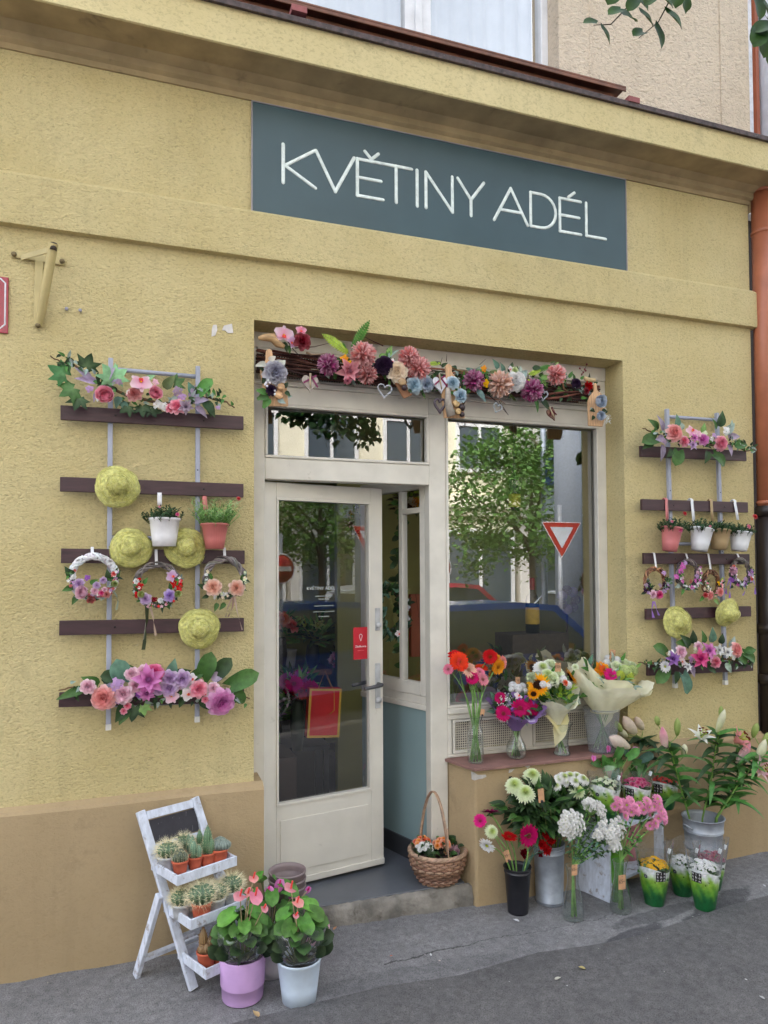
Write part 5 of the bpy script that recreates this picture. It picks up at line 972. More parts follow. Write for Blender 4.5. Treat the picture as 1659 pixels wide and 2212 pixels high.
def heart(zn,x,y,r,label,kind,col,ribbon=None,rot=0.,sx=1.,Y=-.02):
    P=at(zn,x,y,Y); R_=msz(zn,r,P); t=thing('heart_ornament',label,'hanging decoration',P,'heart ornaments hung on the garland'); F=R4('Y',rot)@R4('X',PI/2)@Matrix.Diagonal((sx,1,1,1))
    if kind=='solid':
        mb=MB(); h=heart_pts(); k=len(h); f=[F@Vector((a*R_,b*R_,.006)) for a,b in h]; bk_=[F@Vector((a*R_,b*R_,-.006)) for a,b in h]
        mb.add(f+bk_,[tuple(reversed(range(k))),tuple(range(k,2*k))]+[(i,(i+1)%k,(i+1)%k+k,i+k) for i in range(k)],lin(col),False); mb.build('heart','woodv',t,bev=.002)
    else:
        mb=MB(); h=heart_pts()
        if kind=='ring': ps=[F@Vector((a*R_,b*R_,0)) for a,b in h]; mb.tube(ps+[ps[0]],.007,8,lin(col))
        else:
            for k in range(4):
                ps=[F@Vector((a*R_+rnd.uniform(-.004,.004),b*R_+rnd.uniform(-.004,.004),rnd.uniform(-.004,.004))) for a,b in h]; mb.tube(ps+[ps[0]],.0015,5,lin(col),False)
        mb.build('heart','wicker' if kind=='wire' else 'satin',t)
    if ribbon:
        mb=MB(); 
        for a,b in (((-.8,-.1),(.7,.75)),((-.1,.9),(.85,-.45))): mb.beam(F@Vector((a[0]*R_,a[1]*R_,.009)),F@Vector((b[0]*R_,b[1]*R_,.009)),.008,.0016,lin(ribbon),up=(0,1,0))
        mb.build('ribbon','paper',t)
        mb=MB(); mb.tube([F@Vector((0,.9*R_,.010)),F@Vector((-.05*R_,.2*R_,.013)),F@Vector((.02*R_,-.6*R_,.010))],[.005,.004,.003],8,lin((190,170,140))); mb.build('twig','bark',t)
heart('T',745,790,122,'weathered grey wooden heart with a plum ribbon left of the plum pompom','solid',(172,160,150),(150,70,112),.0,.9)
heart('U',690,565,122,'white wooden heart with a plum ribbon beside the pale blue rose','solid',(214,214,222),(150,52,96),-.15,.85)
heart('U',690,825,100,'small dark violet heart shaped ring beside the middle post','ring',(74,62,72),None,.0,.75,-.01)
heart('D',952,560,50,'white wire heart hanging under the cream peony','wire',(186,188,194),None,.1,.95)
heart('V',640,710,86,'white wire heart beside the plum pompom near the right end','wire',(190,194,202),None,.25,.75)
heart('V',750,980,110,'brown wooden heart with a dark ribbon hanging over the window\'s upper edge','solid',(128,92,76),(96,30,40),-.5,.6,-.005)
heart('U',1400,860,66,'small frayed white wire heart under the peach pompom','wire',(176,182,186),None,.4,.9)
# ================================================================== ladder stand with cacti
th=.45; WD=Vector((math.cos(th),math.sin(th),0)); FD=Vector((math.sin(th),-math.cos(th),0)); LV=Vector((-.3045,.2508,1.)); SW=.25; SH=.672
F0=gnd('I',565,1590)
st=thing('ladder_stand','whitewashed wooden folding ladder stand with a chalkboard and three trays','plant stand',F0)
def rl(z,s=0.): return WD*s+LV*z
for s in (0,SW):
    mb=MB(); mb.beam(rl(0,s),rl(SH,s),.036,.022,up=FD); o=mb.build('front_leg','whitewash',st,bev=.003)
hz=.335
for s in (-.024,SW+.024):
    mb=MB(); a=rl(hz+.02,s); b=gnd('I',152,1495)-F0+(WD*(s+.024)); b.z=.002; mb.beam(a,b,.020,.036,up=FD); mb.build('back_leg','whitewash',st,bev=.003)
bl=gnd('I',152,1495)-F0; 
mb=MB(); q=rl(hz).lerp(bl,.78); mb.beam(q+Vector((0,0,.0)),q+WD*SW,.030,.016); mb.build('back_rail','whitewash',st,bev=.002)
mb=MB(); mb.beam(rl(.18,.0)-FD*.012,rl(.18,SW)-FD*.012,.03,.016); mb.build('back_rail','whitewash',st,bev=.002)
for z in (SH-.022,SH-.145):
    mb=MB(); mb.beam(rl(z,.0185),rl(z,SW-.0185),.018,.034 if z>.6 else .022,up=rl(1).normalized()); mb.build('rail','whitewash',st,bev=.002)
mb=MB(); mb.col=lin((50,48,54)); mb.beam(rl(SH-.086,.019),rl(SH-.086,SW-.019),.006,.094,up=rl(1).normalized()); cb=mb.build('chalkboard','matte',st)
mb=MB()
for i in range(26):
    s=rnd.uniform(.03,SW-.03); z=SH-.13+rnd.uniform(0,.012) if rnd.random()<.7 else SH-.05-rnd.uniform(0,.02); a=rl(z,s)+FD*.0035; mb.beam(a,a+Vector((rnd.uniform(-.004,.004),0,rnd.uniform(.006,.022)))-FD*.008,.0012,.0006,lin((120,118,122)))
mb.build('chalk_smears','matte',cb)
TR=[(.440,.168),(.280,.168),(.105,.168)]
def tray(z,dp):
    mb=MB(); o=rl(z)+FD*.005; e0=-.012; e1=SW+.012
    def P(s,f,h): return o+WD*s+FD*f+Vector((0,0,h))
    h=.040; w=.009
    mb.beam(P(e0,dp,h/2-.004),P(e1,dp,h/2-.004),w,h); mb.beam(P(e0,-.04,h/2-.004),P(e1,-.04,h/2-.004),w,h)
    for s in (e0+.005,e1-.005): mb.beam(P(s,-.035,h/2-.0045),P(s,dp-.0046,h/2-.0045),w,h-.001)
    t=mb.build('tray','whitewash',st,bev=.002)
    m2=MB(); m2.beam(P(SW/2,-.034,-.002),P(SW/2,dp-.005,-.002),SW+.012,.006); m2.build('tray_floor','whitewash',t)
for z,dp in TR: tray(z,dp)
TRZ=[rl(z).z+F0.z+.002 for z,_ in TR]
# ------------------------------------------------------------------ cacti
TERRA=(190,92,62)
def cactus(k,px_,py_,label,kind,pot='terra',s=1.,z=None):
    P=gnd('I',px_,py_,TRZ[k] if z is None else z); s*=1.12; P=P-FD*.016; g='potted cacti on the ladder stand'
    t=thing('potted_cactus',label,'cactus',P,g); h=.048*s
    if pot=='terra': pot_mesh(.0215*s,.0285*s,h,lin(TERRA),'matte','pot',t,n=22,lip=.002,band=False)
    else: pot_mesh(.026*s,.033*s,h*1.05,(.62,.63,.65),'metal','pot',t,n=22,lip=.003)
    soil(t,.025*s,h-.007)
    cg=lin((74,98,72))
    def body(C,r,hh,ribs,col,spc,spl,dens,ends=True):
        b=MB(); n=ribs*4; m=9; vs=[];cs=[]
        for i in range(m+1):
            u=i/m; rr=r*(math.sin(min(1,u*1.6+.25)*PI/2) if u<.55 else math.cos((u-.55)/.45*PI/2*.98)); zz=hh*u
            for j in range(n):
                a=2*PI*j/n; q=rr*(1+.11*math.cos(ribs*a)); vs.append(C+Vector((q*math.cos(a),q*math.sin(a),zz))); cs.append(mixv(col,tuple(x*1.7 for x in col),.5+.5*math.cos(ribs*a)))
        b.add(vs,[(i*n+j,i*n+(j+1)%n,(i+1)*n+(j+1)%n,(i+1)*n+j) for i in range(m) for j in range(n)],cs); b.build('stem','satin',t)
        sp=MB()
        for i in range(m):
            u=(i+.5)/m; rr=r*(math.sin(min(1,u*1.6+.25)*PI/2) if u<.55 else math.cos((u-.55)/.45*PI/2*.98))*1.1; zz=hh*u
            for j in range(ribs):
                a=2*PI*j/ribs; base=C+Vector((rr*math.cos(a),rr*math.sin(a),zz)); nrm=Vector((math.cos(a),math.sin(a),(u-.35)*1.6))
                for q in range(dens):
                    d=(nrm+Vector((rnd.uniform(-.8,.8),rnd.uniform(-.8,.8),rnd.uniform(-.7,.8)))).normalized(); tip=base+d*spl*rnd.uniform(.6,1.15); sd=d.orthogonal().normalized()*.0006
                    sp.add([base-sd,base+sd,tip],[(0,1,2)],jit(spc,.15))
        sp.build('spines','matte',t)
    T0=Vector((0,0,h-.008)); cream=lin((236,226,190)); brn=lin((150,110,80)); pale=lin((200,196,160))
    if kind=='ball': body(T0,.033*s,.056*s,14,cg,cream,.026*s,7)
    elif kind=='column':
        for x,y,r,hh in ((0,0,.014,.105),(.014,-.010,.011,.060),(-.014,.004,.010,.05)): body(T0+Vector((x,y,0)),r*s,hh*s,9,lin((84,112,82)),pale,.0055,5)
    elif kind=='fingers':
        for x,y,r,hh in ((-.006,-.004,.0125,.070),(.014,-.008,.0105,.052),(-.010,.012,.011,.085),(.008,.012,.010,.048)): body(T0+Vector((x,y,0)),r*s,hh*s,9,lin((96,124,100)),pale,.0055,5)
    elif kind=='cluster':
        for x,y,r,hh in ((-.017,-.008,.0115,.035),(0,-.014,.012,.042),(.016,-.008,.0115,.036),(.004,.01,.012,.045),(-.012,.010,.011,.04)): body(T0+Vector((x,y,0)),r*s,hh*s,10,lin((70,80,64)),pale,.006,5)
    elif kind=='round':
        for x,y,z,r in ((-.012,-.004,.0,.020),(.016,-.01,-.002,.022),(.004,.014,.006,.020),(.026,.006,-.004,.016)): body(T0+Vector((x,y,z)),r*s,r*s*1.75,14,lin((104,116,108)),lin((190,186,170)),.003,4)
    elif kind=='brown':
        for x,y,r,hh in ((-.012,.004,.0115,.075),(.014,.0,.0115,.045),(.022,.012,.010,.04),(0,-.016,.012,.032),(-.018,-.010,.011,.030),(.012,-.016,.0105,.028)): body(T0+Vector((x,y,0)),r*s,hh*s,10,lin((130,104,70)),brn,.005,9)
    return t
cactus(0,392,738,'round cactus with long cream spines in a tin pot, left end of the top tray','ball','tin',1.05)
cactus(0,505,672,'round cream spined cactus behind the others at the back of the top tray','ball','terra',1.)
cactus(0,482,765,'low clump of striped cacti at the front left of the top tray','cluster','terra',1.02)
cactus(0,590,728,'upright striped finger cacti in a terracotta pot in the middle of the top tray','fingers','terra',.95)
cactus(0,680,705,'tall blue green column cactus in a terracotta pot on the top tray','column','terra',1.02)
cactus(0,765,688,'plump grey knobbly cactus at the right end of the top tray','round','terra',1.15)
cactus(1,492,1080,'cream spined ball cactus in a tin pot, left end of the middle tray','ball','tin',1.02)
cactus(1,637,1092,'large cream spined ball cactus in a terracotta pot at the front of the middle tray','ball','terra',1.28)
cactus(1,742,1040,'ball cactus in a tin pot, right of the terracotta one on the middle tray','ball','tin',1.05)
cactus(1,850,990,'spiky ball cactus at the right end of the middle tray above the anthurium leaves','ball','tin',1.12)
cactus(1,600,1000,'small dark ball cactus at the back of the middle tray, behind the large one','ball','terra',.8)
cactus(1,700,980,'small ball cactus at the back of the middle tray, behind the tin pot','ball','terra',.8)
cactus(0,560,690,'striped finger cactus behind the low clump at the back of the top tray','fingers','terra',.85)
cactus(0,622,668,'slim blue green cactus at the back of the top tray behind the column cactus','column','terra',.8)
cactus(2,672,1438,'clump of brown spined cacti in a terracotta pot on the bottom tray','brown','terra',1.18)
cactus(2,768,1405,'green finger cactus in a terracotta pot behind the purple pot on the bottom tray','column','terra',1.)
# ------------------------------------------------------------------ anthuriums in pots
def spathe(mb,P,d,R_,c):
    d=Vector((d[0],d[1],d[2]+.45)).normalized(); M=dirframe(P-d*R_*.35,d,(0,-.62,.78)); mb.petal(M,R_*1.5,R_*1.5,-.35,.25,tuple(x*.85 for x in c),mixv(c,(1,1,1),.15),'heart',6,4,.01)
def anthurium(P,r0,r1,h,col,label,n,spathes,pc,band=False,plant_h=.24,spread=.12,seed=0,film=True,potmat='satin',leafR=.049):
    t=thing('potted_anthurium',label,'potted plant',P,'anthuriums in plastic pots by the doorstep'); pot_mesh(r0,r1,h,lin(col),potmat,'pot',t,n=48,lip=.0,band=True if band else False)
    soil(t,r1-.014,h-.028); r=random.Random(seed); fo=MB(); stm=MB()
    for i in range(n):
        a=i*2.39996+r.uniform(-.3,.3); k=(i+.5)/n; q=spread*(.35+.65*math.sqrt(k)); zz=h+.012+plant_h*(1-.97*k**1.1)*r.uniform(.88,1.1)
        p=Vector((q*math.cos(a),q*math.sin(a),zz)); base=Vector((.012*math.cos(a),.012*math.sin(a),h-.03)); stm.tube(bez(base,Vector((p.x*.4,p.y*.4,zz*.75)),p,5),[.0022]*6,4,GR['olive'])
        d=Vector((math.cos(a),math.sin(a)-.15,-.45+1.15*k+r.uniform(-.15,.15))); L=leafR*r.uniform(.85,1.2)*1.25; c=jit(mixv(lin((98,158,66)),GR['deep'],min(1,1.35*k)),.2,r)
        leaf(fo,p-d.normalized()*L*.2,d,(math.cos(a)*.45*k,math.sin(a)*.45*k-.55,.8-.5*k),L,L*.86,c,'heart',-.55,r)
    stm.build('stems','leaf',t); fo.build('foliage','leaf',t)
    for (dx,dy,dz,R_,dd,c) in spathes:
        p=Vector((dx,dy,dz)); mb=MB(); spathe(mb,p,dd,R_,PAL[c]); o=mb.build('spathe','petal',t); s2=MB(); s2.capsule(p+Vector((0,-.004,.003)),p+Vector((.004,-.012,R_*.95)),.0036,PAL['coral'] if c!='orchid' else PAL['magenta'],7); s2.build('spadix','satin',o)
        s3=MB(); s3.tube(bez(Vector((0,0,h)),Vector((dx*.4,dy*.4,dz*.7)),p,6),[.0022]*7,5,mixv(GR['light'],PAL['pink'],.4)); s3.build('flower_stem','leaf',o)
    if film:
        mb=MB(); m=40; vs=[]
        for i in range(9):
            u=i/8; rr=r1*.80+(spread*1.12-r1*.80)*math.sin(u*PI*.62)
            for j in range(m): a=2*PI*j/m; w=1+.035*math.sin(5*a+u*3)+.03*u*math.sin(11*a); vs.append(Vector((rr*w*math.cos(a),rr*w*math.sin(a),h-.02+plant_h*.88*u+(.018*math.sin(4*a+1) if i==8 else 0))))
        mb.add(vs,[(i*m+j,i*m+(j+1)%m,(i+1)*m+(j+1)%m,(i+1)*m+j) for i in range(8) for j in range(m)]); mb.build('wrapping_film','film',t)
    return t
def off(P,zn,x,y,dy=0.): q=at(zn,x,y,P.y+dy); return (q.x-P.x,dy,q.z-P.z)
Pp=gnd('I',918,1640); Pp.z=gz(Pp.x,Pp.y); Pp.y+=.0
anthurium(Pp,.078,.090,.165,(206,166,218),'pink flowering anthurium in a glossy light purple plastic pot in front of the doorstep',40,
 [(*off(Pp,'I',995,790,-.05),.026,(.0,-.6,-.5),'salmon'),(*off(Pp,'I',1010,915,-.09),.034,(.1,-.5,-.8),'pink'),(*off(Pp,'I',900,920,-.08),.030,(-.5,-.6,-.4),'rose'),(*off(Pp,'I',955,900,-.03),.024,(.6,-.5,.3),'salmon'),(*off(Pp,'I',1072,1005,-.1),.018,(.2,-.6,-.8),'rose')],None,True,.15,.094,3)
Pw=gnd('I',1325,1660); Pw.z=gz(Pw.x,Pw.y)
anthurium(Pw,.066,.087,.165,(208,222,238),'pale pink anthurium wrapped in clear film in a bluish white plastic pot, nearest the street',36,
 [(*off(Pw,'I',1265,865,.0),.033,(-.6,-.6,-.1),'rose'),(*off(Pw,'I',1310,965,-.06),.026,(.4,-.5,-.6),'salmon'),(*off(Pw,'I',1300,1060,-.08),.016,(.0,-.6,-.5),'rose')],None,False,.17,.092,5)
Pb=gnd('I',1140,1520); Pb.z=gz(Pb.x,Pb.y)+.0; Pb.y+=.06
anthurium(Pb,.066,.086,.165,(226,220,224),'magenta flowering anthurium in a white pot standing between and behind the two front pots',26,
 [(*off(Pb,'I',1180,850,.0),.030,(.5,-.4,.6),'orchid'),(*off(Pb,'I',1100,890,-.03),.026,(.6,-.5,.1),'orchid'),(*off(Pb,'I',1275,915,-.02),.026,(.7,-.5,-.2),'orchid'),(*off(Pb,'I',1385,880,.02),.018,(.6,-.5,.3),'orchid')],None,False,.20,.11,7,False)
Pk=gnd('I',1450,1352); Pk.z=gz(Pk.x,Pk.y); Pk.y+=.02
t=thing('flower_pot','small pink plastic pot behind the bluish white anthurium pot','flower pot',Pk); pot_mesh(.045,.062,.12,lin((222,170,186)),'satin','pot',t,n=40,lip=.0); soil(t,.05,.1)
Pn=gnd('I',1095,1120,.03); Pn=Vector((.64,-.10,gz(0,-.1))); zt=at('I',1100,750,-.10).z
t=thing('pot_stack','stack of empty taupe plastic flower pots beside the door','flower pots',Pn); hh=zt-Pn.z
for k in range(4): pot_mesh(.058,.083,.17,lin((138,122,122)),'satin','pot',t,(0,0,hh-.17-.033*k) if k<3 else (0,0,max(0,hh-.17-.15)),n=40,lip=.002)
# ------------------------------------------------------------------ wicker basket on the doorstep
Pq=gnd('N',775,1600,.128); Pq.y+=.0
rB=msz('N',420,Pq); 
bk=thing('wicker_basket','round brown wicker basket with a tall hoop handle on the doorstep','basket',Pq)
mb=MB(); H_=msz('N',430,Pq)*.96; n=72; cols=[lin(c) for c in ((156,122,98),(136,100,80),(178,146,122),(120,86,70))]
def rB_(u): return rB*(.60+.36*math.sin(u*PI/2)**.9)
rows=13
for k in range(rows):
    u=(k+.5)/rows; z=H_*u; ph=k%2; pts=[]
    for j in range(n+1):
        a=2*PI*j/n; pts.append(Vector(((rB_(u)+.0052*math.cos(a*18+PI*ph))*math.cos(a),(rB_(u)+.0052*math.cos(a*18+PI*ph))*math.sin(a),z+.0018*math.sin(a*3+k))))
    mb.tube(pts,.0072,6,jit(rnd.choice(cols),.15),False)
mb.build('woven_side','wicker',bk)
mb=MB()
for j in range(36):
    a=2*PI*j/36; mb.tube([Vector((rB_(u)*math.cos(a),rB_(u)*math.sin(a),H_*u)) for u in (0,.2,.4,.6,.8,1)],.0042,5,jit(cols[3],.15))
mb.lathe([(0,.003),(rB_(0),.003)],24,cols[3]); mb.build('stakes','wicker',bk)
mb=MB()
for k in range(4):
    pts=[Vector(((rB_(1)+.006*math.cos(9*2*PI*j/n+k*1.57))*math.cos(2*PI*j/n),(rB_(1)+.006*math.cos(9*2*PI*j/n+k*1.57))*math.sin(2*PI*j/n),H_+.004+.006*math.sin(9*2*PI*j/n+k*1.57))) for j in range(n+1)]; mb.tube(pts,.0068,6,jit(cols[2],.12),False)
mb.build('rim','wicker',bk)
mb=MB(); a=off(Pq,'N',690,1010,.05); b=off(Pq,'N',915,1220,-rB*.93); ap=off(Pq,'N',885,380,-.03)
a=Vector((-.055,.10,H_)); b=Vector(b)
for k in range(5):
    pts=[]
    for i in range(25):
        t_=i/24; base=a.lerp(b,t_); hh=(ap[2]-H_)*math.sin(PI*t_)**.62; pts.append(base+Vector((.004*math.cos(k*1.25+t_*9),.004*math.sin(k*1.25+t_*9),hh)))
    mb.tube(pts,.0042,6,jit(cols[k%4 if k%4!=3 else 2],.2))
mb.tube([b+Vector((.004,-.006,-.09)),b+Vector((0,-.004,.12))],.003,5,cols[2]); mb.build('handle','wicker',bk)
def begonia(zn,x,y,cs,label,dy=0.):
    P=Vector((*off(Pq,zn,x,y,dy),))+Pq; top=P.z; P=Vector((P.x,P.y,Pq.z+H_*.5)); t=thing('potted_begonia',label,'potted plant',P,'small begonias in the wicker basket'); pot_mesh(.03,.042,.06,lin((70,50,44)),'matte','pot',t,n=20)
    fo=MB(); bush(fo,(0,0,.07),.045,26,.035,.028,[GR['dark'],GR['mid'],GR['deep']],'round'); fo.build('foliage','leaf',t)
    for i in range(13):
        a=i*2.4; q=.042*math.sqrt((i+.5)/13); bloom(t,'rose' if cs!='white' else 'santini',cs if i%4 else (cs if cs=='white' else 'amber'),Vector((q*math.cos(a),q*math.sin(a),(top-P.z)+.012-q*.6)),(math.cos(a)*q*12,-.5+math.sin(a)*q*12,.8),.0155,origin=(0,0,0))
    mb=MB(); m=24; vs=[]
    for i in range(4):
        u=i/3
        for j in range(m): a=2*PI*j/m; rr=(.034+.028*u)*(1+.05*math.sin(5*a)); vs.append(Vector((rr*math.cos(a),rr*math.sin(a),.01+.085*u+(.012*math.sin(3*a) if i==3 else 0))))
    mb.add(vs,[(i*m+j,i*m+(j+1)%m,(i+1)*m+(j+1)%m,(i+1)*m+j) for i in range(3) for j in range(m)]); mb.build('wrapping_film','film',t)
begonia('N',590,1110,'white','white flowering pot in the front left of the wicker basket',-.03); begonia('N',840,1050,'orangepeach','orange begonia beside the handle in the wicker basket',-.01); begonia('N',560,1030,'orange','orange begonia at the back left of the wicker basket',.05); begonia('N',970,1130,'palepink','pale pink potted flower at the right side of the wicker basket',.02)
# ================================================================== cut flowers
def vase(P,prof,label,name='glass_vase',mat='vase',n=40,water=None,group=None,cat='vase',foot=True):
    t=thing(name,label,cat,P,group); mb=MB(); mb.lathe(prof,n); o=mb.build('glass',mat,t)
    mb=MB(); r0,z0=prof[0]; mb.lathe([(.001,z0+.001),(r0*.98,z0+.001),(r0,z0+.006)],n,(.7,.75,.73)); mb.build('base',mat,t)
    rr,zz=prof[-1]; mb=MB(); mb.tube([Vector((rr*math.cos(2*PI*i/32),rr*math.sin(2*PI*i/32),zz)) for i in range(33)],.0016,6); mb.build('rim',mat,t)
    if water:
        pr=[(r*.96,z) for r,z in prof if z<water]+[(float(np.interp(water,[z for r,z in prof],[r for r,z in prof]))*.96,water)]; pr=[(.001,pr[0][1]+.003)]+[(r,z+.003) for r,z in pr]+[(.001,water+.003)]
        mb=MB(); mb.lathe(pr,n); mb.build('water','water',t)
    return t
def stalk(mb,pts,r=.0028,c=None,r2=None): mb.tube(pts,[r+( (r2 or r)-r)*i/(len(pts)-1) for i in range(len(pts))],6,c or jit(GR['light'],.15))
def cut(zn,x,y,rpx,kind,ck,Y,base,neck,label,d=None,cat='cut flower',group=None,extra=None,name=None,bendz=.0,stemc=None,stemr=.0026):
    H_=at(zn,x,y,Y); t=thing(name or {'gerbera':'gerbera','mum':'chrysanthemum','daisy':'daisy','carnation':'carnation','rose':'rose','santini':'chrysanthemum','pompom':'chrysanthemum'}.get(kind,'cut_flower'),label,cat,base,group)
    d=Vector(d) if d else Vector((0,-1,.5)); r=msz(zn,rpx,H_); bloom(t,kind,ck,H_,d,r,origin=base)
    b=Vector(base); n_=Vector(neck); e=H_-d.normalized()*r*.12
    p=[b-b,n_-b]+bez(n_-b,(n_-b)+((n_-b).normalized() if (n_-b).length>0 else Vector((0,0,1)))*(e-n_).length*.55,e-b,7)[1:]
    mb=MB(); stalk(mb,p,stemr,stemc or jit(GR['light'],.2)); mb.build('stem','leaf',t)
    mb=MB(); mb.lathe([(.0035,-.012),(r*.22,-.004),(r*.3,.0)],10,GR['green'],Matrix.Translation(e-b)@frame(d)); mb.build('calyx','leaf',t)
    if extra: extra(t,p)
    return t
def price_tag(zn,x,y,w,h,Y,txt,label,rot=0.,holder=False,yaw=0.):
    P=at(zn,x,y,Y); w=msz(zn,w,P); h=msz(zn,h,P); t=thing('price_tag',label,'price tag',P,'brown card price tags'); F=R4('Z',yaw)@R4('Y',rot)
    mb=MB(); mb.col=lin((196,150,112)); mb.box(-w/2,w/2,-.0008,.0008,-h/2,h/2,None,F); mb.build('card','matte',t)
    if txt:
        mb=MB(); write(mb,txt,w*.42,F@Matrix.Translation((0,-.0014,h*.06))@R4('X',PI/2),(.04,.03,.03),.07); mb.build('price_writing','matte',t)
    mb=MB(); mb.lathe([(w*.06,-.0012),(w*.06,.0012)],8,(.12,.09,.07),F@Matrix.Translation((0,0,h*.42))@R4('X',PI/2),cap0=True,cap1=True); mb.build('hole','matte',t)
    if holder: 
        mb=MB(); mb.col=(.01,.01,.012); mb.ball(F@Vector((0,-.004,-h*.42)),w*.22,10,8); mb.tube([F@Vector((0,-.003,-h*.5)),F@Vector((0,.0,-h*1.3))],.002,6); mb.build('holder','satin',t)
    return t
ZS=PZ+.0155
LG='cut gerberas in the glass bottle on the window shelf'
VA=gnd('J',383,925,ZS); VA.z=ZS
r_=msz('J',58,VA); hA=at('J',383,600,VA.y).z-ZS; rn=msz('J',36,VA)
vase(VA,[(r_*.94,.0),(r_,.012),(r_,hA*.60),(r_*.93,hA*.70),(rn*1.05,hA*.82),(rn,hA*.9),(rn*1.03,hA)],'tall clear glass bottle vase holding mixed gerberas at the left end of the window shelf','glass_bottle',water=hA*.55)
neckA=VA+Vector((0,0,hA))
for i,(x,y,r,c,dd,dy,lb) in enumerate([(240,160,56,'red',(-.1,-.5,1),.02,'dark red gerbera at the top left of the glass bottle bunch'),(262,200,66,'redorange',(-.2,-1,.5),-.02,'large orange red gerbera below the dark red one in the glass bottle bunch'),(283,222,50,'coral',(.3,-1,.4),-.025,'coral gerbera tucked beside the large orange red one in the glass bottle'),(188,256,38,'pink',(-.7,-.7,.3),-.01,'small pink gerbera farthest left of the glass bottle bunch'),(332,262,56,'peach',(.1,-1,.6),-.03,'pale peach gerbera in the centre of the glass bottle bunch'),(487,166,52,'red',(-.3,-1,.2),.0,'bright red gerbera at the top right of the glass bottle bunch'),(575,205,46,'salmon',(.6,-1,.2),.01,'salmon pink gerbera farthest right of the glass bottle bunch'),(543,238,54,'amber',(.2,-1,-.2),-.02,'amber yellow gerbera drooping on the right of the glass bottle bunch'),(527,168,42,'amber',(.3,-.6,.8),.03,'yellow orange gerbera behind the bright red one in the glass bottle'),(425,248,46,'redorange',(0,-.35,1),.02,'orange gerbera seen edge on in the middle of the glass bottle bunch'),(413,278,38,'pink',(.1,-.7,.7),-.02,'small pink gerbera right of the peach one in the glass bottle'),(358,320,46,'magenta',(-.2,-1,.5),-.05,'magenta gerbera low in the glass bottle bunch'),(432,330,48,'rose',(.3,-1,.5),-.05,'rose pink gerbera low on the right of the magenta one in the glass bottle')]):
    a=i*2.4; b=VA+Vector((r_*.7*math.cos(a),r_*.7*math.sin(a),.008)); k=neckA+Vector((rn*.7*math.cos(a+2.4),rn*.7*math.sin(a+2.4),0))
    k.x+=(x-383)/383*rn*.8; k.x=max(neckA.x-rn*.9,min(neckA.x+rn*.9,k.x)); cut('J',x,y,r*1.12,'gerbera',c,VA.y+dy,b,k,lb,dd,'gerbera',LG)
price_tag('J',432,566,32,46,VA.y-.05,'','small brown card tag leaning on the neck of the glass bottle',.2,True)
# --- wrapped bouquets
def wrapping(mb,O,axis_top,rb,rt,h,col,n=72,corners=4,amp=.18,ph=0.,lowfront=.0,fl=1.0,fold=7,thick=None):
    """conical paper: O tie point, axis_top vector to the mouth centre"""
    ax=Vector(axis_top); F=frame(ax); Fi=F.to_3x3(); vs=[];cs=[]; m=14
    for i in range(m+1):
        u=i/m
        for j in range(n):
            a=2*PI*j/n; cpk=abs(math.cos(corners/2*(a+ph)))**2.2
            r=rb+(rt-rb)*u**fl*(1+amp*.5*cpk*u); r*=1+.05*u*math.sin(fold*a+1.3)+.03*u*math.sin(13*a+u*2)
            d=Fi@Vector((math.cos(a),math.sin(a),0)); z=h*u*(1-.08*(1-cpk)*u)+amp*h*cpk*u**3*.55 - lowfront*h*u*u*max(0,-d.y)
            e_=.035*u*rt; vs.append(Vector(O)+d*(r+rnd.uniform(-e_,e_))+ax.normalized()*(z+rnd.uniform(-e_,e_)*.6)); cs.append(jit(col,.03))
    mb.add(vs,[(i*n+j,i*n+(j+1)%n,(i+1)*n+(j+1)%n,(i+1)*n+j) for i in range(m) for j in range(n)],cs)
